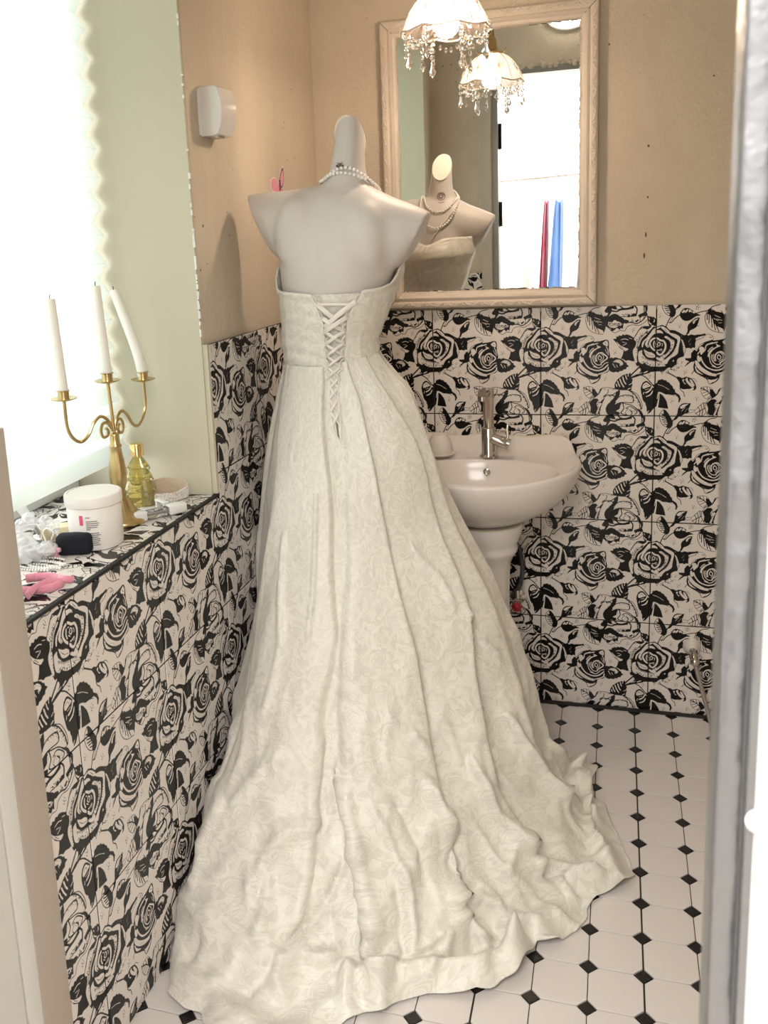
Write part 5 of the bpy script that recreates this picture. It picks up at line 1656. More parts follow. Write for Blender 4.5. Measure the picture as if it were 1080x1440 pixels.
for k_ in range(8):   # bead swags from petal to petal
    t0, t1 = 2*PI*(k_+.5)/8+.1, 2*PI*(k_+1.5)/8+.1
    for i in range(1, 5):
        u = i/5; t = t0+(t1-t0)*u; rr = .095-.022*math.sin(PI*u)
        child('crystal_bead', bead_me, lamp, (rr*math.cos(t), rr*math.sin(t), -.010-.020*math.sin(PI*u)), t)

# oval lamp on the wall over the door
ov = empty('oval_wall_lamp', (.285, FY, 2.325), 'lit oval white lamp on the wall over the door, top right in the mirror', 'lamp')
M['ovalglow'] = mat('opal_glass_lit', (1,1,1), .4, emit=(1.0,.90,.78), estr=9)
MB().lathe([(.10,0),(.10,.018),(.09,.022),(0,.022)], 40, axis='Y', sy=.62).obj('back_plate', M['white'], ov)
MB().lathe([(.088,.021),(.086,.036),(.070,.050),(.04,.060),(0,.064)], 40, axis='Y', sy=.58).obj('diffuser', M['ovalglow'], ov)

# ------------------------------------------------------------------ washbasin
BX, DZ = .165, .778
out_half = [(BX,-.004),(.28,-.004),(.345,-.006),(.385,-.035),(.405,-.10),(.416,-.18),(.408,-.25),(.378,-.315),(.33,-.37),(.26,-.415),(.20,-.436),(BX,-.440)]
outl = out_half + [(2*BX-x, y) for x, y in out_half[-2:0:-1]]
outl = [(p.x, p.y) for p in spline([(x,y,0) for x,y in outl], 6, True)]
nO = len(outl)
def ell(rx, ry, cy):
    # same angular parameter as the outline
    r = []
    for x, y in outl:
        a = math.atan2((y+.22)/.22, (x-BX)/.25); r.append((BX+rx*math.cos(a), cy+ry*math.sin(a)))
    return r
def rimz(x, y):
    b = max(0, min(1, (y+.075)/.06)); wav = .004*math.cos((x-BX)*34)
    return DZ + b*b*(3-2*b)*(.030+wav) - .004*max(0,-(y+.3))/.14
def sc2(s, cy=-.17): return [((x-BX)*s+BX, min((y-cy)*s+cy, -.0035)) for x, y in outl]
rings = []
for s, dz in ((.16,-.163),(.34,-.163),(.46,-.150),(.62,-.128),(.78,-.100),(.90,-.066),(.965,-.035),(.995,-.014),(1.0,-.004),(.993,.002),(.975,.004),(.950,.001)):
    P = sc2(s); rings.append([(x, y, (rimz(x,y) if s > .9 else DZ) + dz) for x, y in P])
E1 = ell(.196, .128, -.262); O1 = sc2(.95)
for u, dz in ((.25,-.005),(.55,-.008),(.85,-.008),(.955,-.0065),(.99,-.008)):
    rings.append([(a[0]+(b[0]-a[0])*u, a[1]+(b[1]-a[1])*u, rimz(a[0],a[1]+(b[1]-a[1])*u)*(1)+dz) for a, b in zip(O1, E1)])
for s, dz in ((.985,-.013),(.94,-.030),(.86,-.058),(.74,-.084),(.55,-.101),(.30,-.110),(.09,-.114)):
    P = ell(.196*s, .128*s, -.262+.01*(1-s)); rings.append([(x, y, DZ+dz) for x, y in P])
sink = empty('washbasin', (BX,-.19,0), 'white ceramic pedestal washbasin under the mirror', 'washbasin')
def into(mb, name, m, parent, angle=40):
    l = parent.location; mb.v = [(x-l[0], y-l[1], z-l[2]) for x, y, z in mb.v]; return mb.obj(name, m, parent, angle=angle)
into(MB().loft(rings), 'basin', M['ceramic'], sink, 60)
ped = [(.10,.0),(.105,.012),(.10,.05),(.082,.075),(.071,.10),(.066,.16),(.062,.40),(.064,.47),(.066,.50),(.078,.525),(.086,.535),(.088,.545),(.085,.553),(.088,.562),(.097,.585),(.101,.600),(.101,.615),(.09,.618)]
into(MB().lathe(ped, 64, (BX,-.19,0), flute=lambda t,h: (-.045*abs(math.sin(6*t))**.5+.03 if .09 < h < .51 else 0)), 'pedestal', M['ceramic'], sink)
into(MB().lathe([(.0095,0),(.0095,.002),(.006,.003),(.0055,-.004),(0,-.004)], 20, (BX+.002,-.152,.742), '-Y'), 'overflow_ring', M['chrome'], sink)
into(MB().lathe([(0,.0),(.022,.0),(.022,.003),(.016,.004),(0,.004)], 24, (BX,-.25,DZ-.114)), 'drain', M['chrome'], sink)
M['seal'] = mat('yellowed_sealant', (.66,.58,.42), .5, bump=.3, bscale=60)
into(MB().tube([(x, -.004, rimz(x,-.01)+.003+.002*math.sin(x*50)) for x in np.linspace(-.03,.37,40)], .0035, 8), 'sealant_line', M['seal'], sink)
into(MB().tube([(BX+.088*math.cos(a)*1.12, -.19+.088*math.sin(a)*1.12, .6165) for a in np.linspace(PI,2.1*PI,30)], .002, 6), 'joint_stain', M['seal'], sink)

fz = DZ+.0
fau = empty('faucet', (.168,-.108,fz-.004), 'tall chrome single lever faucet on the back deck of the washbasin', 'faucet')
MB().lathe([(.0255,0),(.0255,.003),(.021,.007),(.0195,.010),(.0195,.080),(.017,.083),(.0145,.084)], 32).obj('body', M['chrome'], fau)
MB().lathe([(.0145,.083),(.0145,.165),(.0152,.166),(.0152,.185),(.013,.190),(0,.191)], 28).obj('riser', M['chrome'], fau)
MB().tube([(-.002,.0,.176),(-.006,-.03,.184),(-.009,-.058,.185)], [.0135,.0135,.0140], 20, flat=.85).lathe([(.0125,0),(.0125,.012),(.0,.012)], 20, (-.009,-.055,.166)).obj('spout', M['chrome'], fau)
MB().tube([(.012,-.006,.052),(.045,-.010,.041),(.050,-.0105,.0395)], [.0155,.0155,.013], 24).tube([(.058,-.0115,.037),(.050,-.0105,.0395)], [.0158,.0158], 24).obj('lever_hub', M['chrome'], fau)
MB().tube([(.050,-.010,.045),(.053,-.010,.062),(.051,-.010,.080),(.053,-.008,.092)], [.0045,.0042,.0036,.003], 10, flat=1.7).obj('lever', M['chrome'], fau)

cup = empty('soap_cup', (.034,-.115,DZ+.0), 'upturned white cup on a saucer at the left back corner of the washbasin', 'cup')
MB().lathe([(.0,.0),(.036,.0),(.041,.004),(.042,.006),(.036,.0075),(0,.008)], 40).obj('saucer', M['ceramic'], cup)
MB().lathe([(.034,.0078),(.035,.012),(.0335,.028),(.028,.046),(.021,.055),(.020,.058),(.018,.0585),(0,.058)], 40).obj('cup', mat('matt_white_glaze', (.80,.76,.71), .45), cup)

# water valve and hose under the basin
vl = empty('water_valve', (.236,-.004,.31), 'angle valve with round red handle on a dark braided hose behind the pedestal', 'valve')
M['red'] = mat('red_plastic', (.38,.02,.035), .35); M['hose'] = mat('braided_hose', (.10,.10,.11), .35, .6, bump=.6, bscale=300)
MB().lathe([(.022,0),(.022,-.003),(.010,-.006),(.009,-.035),(.012,-.036),(.012,-.050),(0,-.05)], 20, (0,0,.02), 'Y').obj('valve_body', M['chrome'], vl)
MB().tube([(0,-.042,.02),(.0,-.042,.055)], .008, 12).obj('outlet', M['chrome'], vl)
MB().lathe([(.0,0),(.013,0),(.0145,.003),(.013,.009),(.005,.010),(.0,.014)], 24, (0,-.05,.008), '-Y', flute=lambda t,h: .10*math.cos(6*t)).obj('handle', M['red'], vl)
MB().tube(spline([(0,-.042,.05),(.012,-.045,.085),(.016,-.05,.14),(.002,-.06,.20),(-.03,-.08,.235),(-.06,-.12,.30)], 8), .0065, 10).obj('hose', M['hose'], vl)

# flush pipe low on the back wall at the right
fp = empty('angled_pipe', (.716,-.0,.205), 'chrome wall flange with slim angled pipe low on the back wall beside the open door', 'pipe')
MB().lathe([(.0245,0),(.0235,-.006),(.015,-.020),(.0125,-.030),(0,-.031)], 28, (-.002,0,.006), 'Y').obj('flange', M['ceramic'], fp)
MB().tube([(-.002,-.02,.006),(0,-.04,.0),(.002,-.055,-.012)], [.0125,.0125,.011], 16).sphere((.002,-.058,-.012), .0125, 16, 10).obj('elbow', M['chrome'], fp)
MB().tube([(.002,-.056,-.014),(.022,-.060,-.09),(.052,-.065,-.202)], [.0065,.0058,.0058], 12).obj('pipe', M['steel'], fp)

# ------------------------------------------------------------------ left wall things
WL = lambda y, z_, off=0: Vector((-.3162,0,0)) + Matrix.Rotation(SK, 3, 'Z') @ Vector((off-.010, y, z_))
dp = empty('wall_dispenser', WL(-.722,1.655), 'white plastic dispenser with glossy curved front on the upper left wall', 'dispenser', rz=SK)
pr = [(.0,-.049),(.030,-.049),(.041,-.046),(.050,-.030),(.054,0),(.053,.025),(.046,.046),(.038,.050),(0,.050)]
rings = []
for y, s in ((-.038,.97),(-.036,1),(.036,1),(.038,.97)):
    rings.append([(x*s if x > 0 else .003, y, z_*s) for x, z_ in pr])
MB().loft(rings).obj('cover', mat('glossy_white_plastic', (.78,.74,.70), .12, coat=.6), dp, angle=28)
MB().box((0,-.041,-.046), (.006,.041,.046), c=.001).obj('back_plate', M['white'], dp)
MB().box((.012,-.020,-.0515), (.034,.014,-.047), c=.001).obj('nozzle_tray', M['steel'], dp)

M['pinkwing'] = mat('pink_wing_print', (.80,.33,.42), .5); M['wingedge'] = mat('plum_wing_print', (.16,.06,.10), .5); M['wingwhite'] = mat('white_sticker_rim', (.86,.82,.80), .5)
bf = empty('butterfly_sticker', WL(-.305,1.52,.0006), 'pink butterfly wall sticker behind the left shoulder of the mannequin', 'sticker', rz=SK)
def flat(name, pts, m, off, parent, sc=1.0, c=(0,0)):
    P = [(p.x,p.y) for p in spline([(a,b,0) for a,b in pts], 5, True)]
    P = [((a-c[0])*sc+c[0], (b-c[1])*sc+c[1]) for a,b in P]; n = len(P)
    mb = MB(); mb.add([(off, a, b) for a,b in P]+[(off+.0005, a, b) for a,b in P], [tuple(range(n))[::-1], tuple(range(n,2*n))]+[(i,(i+1)%n,n+(i+1)%n,n+i) for i in range(n)])
    return mb.obj(name, m, parent, smooth=False)
wr = [(0,.0),(.006,.022),(.024,.044),(.036,.047),(.040,.030),(.036,.010),(.020,-.004)]; wr = [(y*.9, z_) for y, z_ in wr]
wlft = [(0,.0),(-.020,.016),(-.044,.018),(-.058,.008),(-.056,-.008),(-.034,-.014),(-.012,-.008)]
wlo = [(0,-.002),(.022,-.010),(.026,-.026),(.012,-.036),(-.002,-.022)]; wll = [(0,-.004),(-.006,-.026),(-.024,-.036),(-.036,-.026),(-.026,-.012)]
for nm, w_, cc, dark in (('upper_wing', wr, (.020,.02), 1), ('upper_wing', wlft, (-.032,.002), 0), ('lower_wing', wlo, (.012,-.018), 1), ('lower_wing', wll, (-.018,-.020), 0)):
    b_ = flat(nm, w_, M['wingwhite'], 0, bf, 1.10, cc)
    flat('wing_border', w_, M['wingedge'] if dark else M['pinkwing'], .0006, b_, .98, cc)
    flat('wing_fill', w_, M['pinkwing'], .0012, b_, .72, (cc[0]*.9, cc[1]*.9))
MB().tube([(.002,-.002,-.018),(.002,0,0),(.002,.002,.016)], [.0015,.003,.002], 8).obj('body', M['wingedge'], bf)

# small screws, nails and chips in the plaster of the back wall
for i, (x, z_, h, lab) in enumerate(((.571,1.579,.006,'small chipped screw hole in the plaster right of the mirror, topmost'),(.569,1.354,.011,'long rusty chip in the plaster right of the mirror, below the screw hole'),(.566,1.300,.012,'lowest rusty chip in the plaster right of the mirror, just above the tiles'),(.572,1.45,.005,'tiny chip in the plaster right of the mirror, between the larger ones'))):
    o = MB().lathe([(.0025,0),(.0022,-.0015),(0,-.002)], 8, (0,0,0), 'Y', sy=h/.0025/1.6).obj('plaster_chip', mat('rust', (.16,.09,.05), .8), loc=(x,.010,z_))
    setp(o, lab, 'chip', 'chips in the back wall plaster')

# ------------------------------------------------------------------ mannequin
man = empty('mannequin', (-.10,-.60,0), 'headless white female mannequin bust seen from behind, wearing the ivory gown', 'mannequin')
BODY = [(1.00,-.118,.128,-.60,.108),(1.05,-.118,.116,-.60,.098),(1.11,-.122,.102,-.60,.084),(1.165,-.124,.103,-.602,.088),(1.22,-.110,.113,-.607,.098),
        (1.27,-.102,.122,-.610,.106),(1.32,-.096,.131,-.612,.110),(1.36,-.092,.132,-.612,.106),(1.42,-.088,.112,-.612,.090),(1.47,-.080,.070,-.612,.068)]
def body(z_):
    a = np.array(BODY); return [float(np.interp(z_, a[:,0], a[:,i])) for i in range(1, 5)]
def ring_pt(th, z_, off=0.0):
    xc, hw_, yc, hd = body(z_)
    s, c = math.sin(th), math.cos(th)
    sp = -.10*math.exp(-(th/.16)**2)*hd if c > 0 else 0      # hollow of the spine
    return Vector((xc+(hw_+off)*s, yc-(hd+off+sp*.5)*c, z_))
mb = MB()
zs = np.linspace(1.0, 1.47, 24)
mb.loft([[ring_pt(2*PI*j/48, z_) for j in range(48)] for z_ in zs])
# shoulder yoke, from the left arm cut to the right arm cut
yoke = [((-.296,1.488),(-.237,1.352),.042,-.612),((-.262,1.492),(-.215,1.335),.058,-.612),((-.205,1.494),(-.175,1.315),.074,-.612),((-.140,1.499),(-.125,1.31),.082,-.612),
        ((-.075,1.505),(-.085,1.31),.084,-.612),((-.015,1.492),(-.03,1.31),.080,-.612),((.030,1.468),(.010,1.315),.070,-.612),((.075,1.450),(.045,1.318),.058,-.612),((.113,1.430),(.066,1.338),.044,-.612)]
rings = []
for (xt, zt), (xb, zb), d, yc in yoke:
    r = []
    for j in range(40):
        a = 2*PI*j/40; u = math.copysign(abs(math.sin(a))**.85, math.sin(a)); v = math.cos(a)
        f = .5-.5*v; r.append((xt+(xb-xt)*f, yc+d*u, zt+(zb-zt)*f))
    rings.append(r)
# finer steps along the yoke
A_ = np.array(rings); tt = np.linspace(0, len(A_)-1, 40)
rings = [[tuple(p) for p in A_[int(t)]*(1-(t-int(t)))+A_[min(int(t)+1, len(A_)-1)]*(t-int(t))] for t in tt]
mb.loft(rings)
for x, y, z_, r in ((-.150,-.535,1.300,.056),(-.050,-.535,1.295,.056)): mb.sphere((x,y,z_), r, 28, 18, sz=1.05)
for x, y, z_, r, a_ in ((-.165,-.668,1.395,.055,1.5),(-.020,-.668,1.385,.052,1.5)): mb.sphere((x,y,z_), r, 24, 16, sy=.72, sz=a_)   # shoulder blades
# neck, cut off at a slant that faces the mirror
rings = []
for z_, xc, rx, ry, yc in ((1.43,-.072,.085,.060,-.612),(1.475,-.070,.066,.052,-.612),(1.50,-.069,.050,.047,-.608),(1.525,-.068,.0405,.043,-.604),(1.56,-.065,.036,.040,-.600),(1.60,-.061,.0325,.036,-.597),(1.645,-.057,.0290,.032,-.595)):
    rings.append([(xc+rx*math.sin(2*PI*j/40), yc-ry*math.cos(2*PI*j/40), z_) for j in range(40)])
mb.loft(rings)
raw = mb.obj('body', M['mannequin'], None)
rm = raw.modifiers.new('r', 'REMESH'); rm.mode = 'VOXEL'; rm.voxel_size = .0042
apply_mods(raw)
def smooth_mesh(me, n, cond):
    bm = bmesh.new(); bm.from_mesh(me)
    for _ in range(n): bmesh.ops.smooth_vert(bm, verts=[v for v in bm.verts if cond(v.co)], factor=.5, use_axis_x=True, use_axis_y=True, use_axis_z=True)
    return bm
inarm = lambda p: not (p.x < -.262 + (1.488-p.z)*.43 or (p.x > .085 and p.z < 1.44))
bm = smooth_mesh(raw.data, 26, lambda p: p.z < 1.60 and inarm(p))
# slanted neck cut
cut_c, cut_n = Vector((-.058,-.625,1.636)), Vector((-.05,.80,.60)).normalized()
bmesh.ops.bisect_plane(bm, geom=bm.verts[:]+bm.edges[:]+bm.faces[:], plane_co=cut_c, plane_no=cut_n, clear_outer=True)
edges = [e for e in bm.edges if e.is_boundary]
loopv = list({v for e in edges for v in e.verts})
cen = sum((v.co for v in loopv), Vector())/len(loopv)
bmesh.ops.holes_fill(bm, edges=edges, sides=0)
ax1 = Vector((1,0,0)); ax1 = (ax1-cut_n*ax1.dot(cut_n)).normalized(); ax2 = cut_n.cross(ax1)
ra = max(abs((v.co-cen).dot(ax1)) for v in loopv); rb_ = max(abs((v.co-cen).dot(ax2)) for v in loopv)
bm.to_mesh(raw.data); bm.free()
raw.data.transform(Matrix.Translation(-man.location)); raw.parent = man; raw.data.name = 'body'
raw.data.polygons.foreach_set('use_smooth', [True]*len(raw.data.polygons)); raw.data.set_sharp_from_angle(angle=R(50))
if not raw.data.materials: raw.data.materials.append(M['mannequin'])
cp = MB(); ring = lambda s, h: [tuple(cen - man.location + ax1*(ra*s*math.cos(2*PI*j/40)) + ax2*(rb_*s*math.sin(2*PI*j/40)) + cut_n*h) for j in range(40)]
cp.loft([ring(1.0,-.002), ring(1.0,.002), ring(.97,.0035)]); co = cp.obj('neck_cap', M['cap'], man); co['label'] = 'cream oval cap on the slanted neck cut'
# stand inside the gown
MB().tube([(0,0,.02),(0,0,1.03)], .014, 12).obj('pole', M['steel'], man)
MB().lathe([(.15,0),(.15,.006),(.03,.018),(.014,.03),(0,.03)], 32, (0,0,.001)).obj('base_plate', M['steel'], man)
from mathutils.bvhtree import BVHTree
bvh_man = BVHTree.FromPolygons([v.co+man.location for v in raw.data.vertices], [tuple(p.vertices) for p in raw.data.polygons])
# printed emblem on the front of the neck
M['emblem'] = mat('faded_brown_print', (.24,.16,.15), .6)
em = MB()
def front_pt(x, z_, off=.0012):
    h = bvh_man.ray_cast(Vector((x, .2, z_)), Vector((0,-1,0)))
    return (h[0] if h[0] else Vector((x,-.56,z_))) + Vector((0,off,0)) - man.location
ecx, ecz = -.060, 1.500
def em_line(pts, w): em.tube([front_pt(x, z_) for x, z_ in pts], w, 5, flat=.4)
em_line([(ecx+.0125*math.cos(a), ecz+.0125*math.sin(a)) for a in np.linspace(0,2*PI,25)], .0010)
for k_ in range(5):
    a0 = k_*1.3; em_line([(ecx+(.009-.0012*k_)*math.cos(a0+t), ecz+(.009-.0012*k_)*math.sin(a0+t)) for t in np.linspace(0,2.6,9)], .0009)
for k_ in range(11):
    x = ecx-.010+.002*k_; em_line([(x, ecz-.018), (x+.0008*(-1)**k_, ecz-.0215)], .0006)
em.obj('neck_emblem', M['emblem'], man)

# ------------------------------------------------------------------ gown
def satin():
    m = mat('ivory_jacquard_satin', (.80,.78,.70), .36, spec=.5, sheen=.15); nt = m.node_tree; b = nt.nodes['Principled BSDF']; L = nt.links.new
    NN = 512
    img = bpy.data.images.new('woven_floral', NN, NN); img.colorspace_settings.name = 'Non-Color'
    a = raster([q for q in ROSE if q[0] != 'D'], NN, 1)
    px = np.ones((NN, NN, 4), np.float32); px[:,:,:3] = a[:,:,None]; img.pixels.foreach_set(px.ravel()); img.update(); img.pack()
    uvn = N(nt,'ShaderNodeUVMap')
    nz = N(nt,'ShaderNodeTexNoise',Scale=5.0,Detail=2.0); L(uvn.outputs['UV'], nz.inputs['Vector'])
    vs = N(nt,'ShaderNodeVectorMath',operation='MULTIPLY_ADD'); vs.inputs[1].default_value=(.05,.05,.05); L(nz.outputs['Color'], vs.inputs[0]); L(uvn.outputs['UV'], vs.inputs[2])
    def layer(sc, rot, off):
        mp = N(nt,'ShaderNodeMapping'); mp.inputs['Scale'].default_value=(sc,sc,sc); mp.inputs['Rotation'].default_value=(0,0,rot); mp.inputs['Location'].default_value=(off,off*.7,0)
        L(vs.outputs[0], mp.inputs['Vector']); t = nt.nodes.new('ShaderNodeTexImage'); t.image = img; t.extension='REPEAT'; L(mp.outputs['Vector'], t.inputs['Vector']); return t.outputs['Color']
    l1, l2 = layer(6.6, .5, .13), layer(10.5, -.9, .41)
    bigm = N(nt,'ShaderNodeTexNoise',Scale=6.0,Detail=1.0); L(uvn.outputs['UV'], bigm.inputs['Vector'])
    rs_ = ramp(nt, [(.42,(0,0,0)),(.52,(1,1,1))]); L(bigm.outputs['Fac'], rs_.inputs['Fac'])
    cm = N(nt,'ShaderNodeMix',data_type='RGBA'); L(l1, cm.inputs['A']); L(l2, cm.inputs['B']); L(rs_.outputs['Color'], cm.inputs['Factor']); pat = cm.outputs['Result']
    mx = N(nt,'ShaderNodeMix',data_type='RGBA'); mx.inputs['A'].default_value=(.695,.668,.60,1); mx.inputs['B'].default_value=(.785,.76,.685,1)
    L(pat, mx.inputs['Factor']); L(mx.outputs['Result'], b.inputs['Base Color'])
    mr = N(nt,'ShaderNodeMapRange'); mr.inputs['To Min'].default_value=.33; mr.inputs['To Max'].default_value=.50; L(pat, mr.inputs['Value']); L(mr.outputs['Result'], b.inputs['Roughness'])
    nc = N(nt,'ShaderNodeTexNoise',Scale=9.0,Detail=4.0,Roughness=.55,Distortion=1.2); L(uvn.outputs['UV'], nc.inputs['Vector'])
    ng = N(nt,'ShaderNodeTexNoise',Scale=70.0,Detail=2.0,Distortion=1.0); L(uvn.outputs['UV'], ng.inputs['Vector'])
    s0 = N(nt,'ShaderNodeMath',operation='MULTIPLY_ADD'); s0.inputs[1].default_value=.022; L(pat, s0.inputs[0]); L(nc.outputs['Fac'], s0.inputs[2])
    s1 = N(nt,'ShaderNodeMath',operation='MULTIPLY_ADD'); s1.inputs[1].default_value=.07; L(ng.outputs['Fac'], s1.inputs[0]); L(s0.outputs[0], s1.inputs[2])
    bp = N(nt,'ShaderNodeBump',Strength=.5,Distance=.014); L(s1.outputs[0], bp.inputs['Height']); L(bp.outputs['Normal'], b.inputs['Normal'])
    return m
M['satin'] = satin()
M['lining'] = mat('ivory_lining', (.70,.67,.57), .6)
M['ribbon'] = mat('blush_satin_ribbon', (.80,.745,.69), .3, sheen=.2)
GX, GY = -.12, -.60
gown_o = empty('wedding_gown', (GX, GY, 0), 'ivory strapless jacquard satin wedding gown with laced back and long train on the floor', 'dress')

def uv_grid(me, nu, nv, closed, U, V):
    uv = me.uv_layers.new(name='UVMap')
    d = uv.data
    for p in me.polygons:
        ids = [me.loops[l].vertex_index for l in p.loop_indices]
        cols = [i % nu for i in ids]
        wrap = closed and max(cols)-min(cols) > nu//2
        for l, i in zip(p.loop_indices, ids):
            r_, c_ = divmod(i, nu)
            uu = U[r_][c_] if not (wrap and c_ == 0) else U[r_][nu]
            d[l].uv = (uu, V[r_][c_])

# bodice: open at the back between the two laced edges
xL = lambda z_: float(np.interp(z_, [1.10,1.122,1.165,1.207,1.263,1.30],[-.108,-.109,-.110,-.108,-.124,-.128]))
xR = lambda z_: float(np.interp(z_, [1.10,1.122,1.165,1.207,1.235,1.263,1.30],[-.074,-.070,-.064,-.056,-.044,-.022,-.018]))
def ztop(th):
    a = abs((th+PI) % (2*PI) - PI)       # 0 at the back, pi at the front
    z_ = 1.268 + .010*min(1, a/1.2) + .085*max(0, min(1, (a-1.25)/.7))**1.3
    z_ += -.022*math.exp(-((a-PI)/.22)**2)
    if th > 0 and a < 1.6: z_ += .012*max(0, (a-1.0)/.6)
    return z_
NU, NV = 150, 44
V_, U, W_ = [], [], []
for i in range(NV):
    v = i/(NV-1); ru, rw = [], []
    for j in range(NU):
        # two passes so that the opening follows the height
        z_ = 1.20
        for _ in range(4):
            xc, hw_, yc, hd = body(z_)
            tR = math.asin(max(-1,min(1,(xR(z_)-xc)/(hw_+.007)))); tL = math.asin(max(-1,min(1,(xL(z_)-xc)/(hw_+.007))))
            th = tR + (tL+2*PI-tR)*j/(NU-1); z_ = 1.097+.018*max(0,math.sin(th)) + (ztop(th)-1.097-.018*max(0,math.sin(th)))*v
        fr_ = .5-.5*math.cos(th)
        off = .007 + .055*max(0, -math.cos(th))**1.5*math.exp(-((z_-1.30)/.06)**2) + .004*max(0,(v-.9)/.1)
        off += .0011*math.sin(z_*210+3*math.sin(th*2))*(1-.5*v)          # small horizontal drag wrinkles
        off += .0016*math.exp(-((abs((th+PI)%(2*PI)-PI)-.85)/.03)**2)+.0016*math.exp(-((abs((th+PI)%(2*PI)-PI)-1.45)/.03)**2)   # boning seams
        p = ring_pt(th, z_, off); V_.append(p-gown_o.location); ru.append(th*.11); rw.append(z_)
    U.append(ru); W_.append(rw)
F_ = [(i*NU+j, i*NU+j+1, (i+1)*NU+j+1, (i+1)*NU+j) for i in range(NV-1) for j in range(NU-1)]
me = bpy.data.meshes.new('bodice'); me.from_pydata([tuple(v) for v in V_], [], F_); me.materials.append(M['satin']); me.update()
uv_grid(me, NU, NV, False, U, W_)
me.polygons.foreach_set('use_smooth', [True]*len(me.polygons))
bod = bpy.data.objects.new('bodice', me); C.objects.link(bod); bod.parent = gown_o
md = bod.modifiers.new('s', 'SOLIDIFY'); md.thickness = .0022; md.offset = 1
topv = [Vector(V_[(NV-1)*NU+j])+Vector((0,0,.0005)) for j in range(NU)]
MB().tube(topv, .0021, 6).obj('top_piping', M['satin'], bod)
for e, j in (('L', NU-1), ('R', 0)):
    MB().tube([Vector(V_[i*NU+j]) for i in range(NV)], .0026, 6).obj('edge_piping', M['satin'], bod)
# modesty panel under the lacing
PV = []; PU = []; PW = []
for i in range(30):
    v = i/29; z_ = 1.060+(1.270-1.060)*v; xc, hw_, yc, hd = body(z_); ru, rw = [], []
    for j in range(16):
        x = (xL(z_)-.012)+(xR(z_)+.024-xL(z_))*j/15; th = math.asin(max(-1,min(1,(x-xc)/(hw_+.004))))
        p = ring_pt(th, z_, .0035+.0008*math.sin(x*420+z_*30)); PV.append(p-gown_o.location); ru.append(x+.3); rw.append(z_)
    PU.append(ru); PW.append(rw)
me = bpy.data.meshes.new('lacing_panel'); me.from_pydata([tuple(v) for v in PV], [], [(i*16+j,i*16+j+1,(i+1)*16+j+1,(i+1)*16+j) for i in range(29) for j in range(15)])
me.materials.append(M['satin']); me.update(); uv_grid(me, 16, 30, False, PU, PW); me.polygons.foreach_set('use_smooth', [True]*len(me.polygons))
pn = bpy.data.objects.new('lacing_panel', me); C.objects.link(pn); pn.parent = gown_o

# ---- skirt: outlines at a set of heights, read as radius over angle about the waist
def outline_r(poly):
    P = np.array(poly, float)-np.array([GX, GY]); n = len(P); th = np.linspace(-PI, PI, 720, endpoint=False); r = np.full(720, .1)
    for k in range(720):
        d = np.array([math.sin(th[k]), -math.cos(th[k])]); best = None
        for i in range(n):
            a = P[i]; b = P[(i+1)%n]; e = b-a; den = d[0]*e[1]-d[1]*e[0]
            if abs(den) < 1e-12: continue
            t = (a[0]*e[1]-a[1]*e[0])/den; u = (a[0]*d[1]-a[1]*d[0])/den
            if t > 0 and -1e-9 <= u <= 1+1e-9: best = t if best is None else max(best, t)
        r[k] = best if best else .1
    return r
def wsm(r, n):
    for _ in range(n): r = (np.roll(r,1)+2*r+np.roll(r,-1))/4
    return r
def ellp(cx, cy, rx, ry): return [(cx+rx*math.cos(a), cy+ry*math.sin(a)) for a in np.linspace(0, 2*PI, 48, endpoint=False)]
WX = -.337
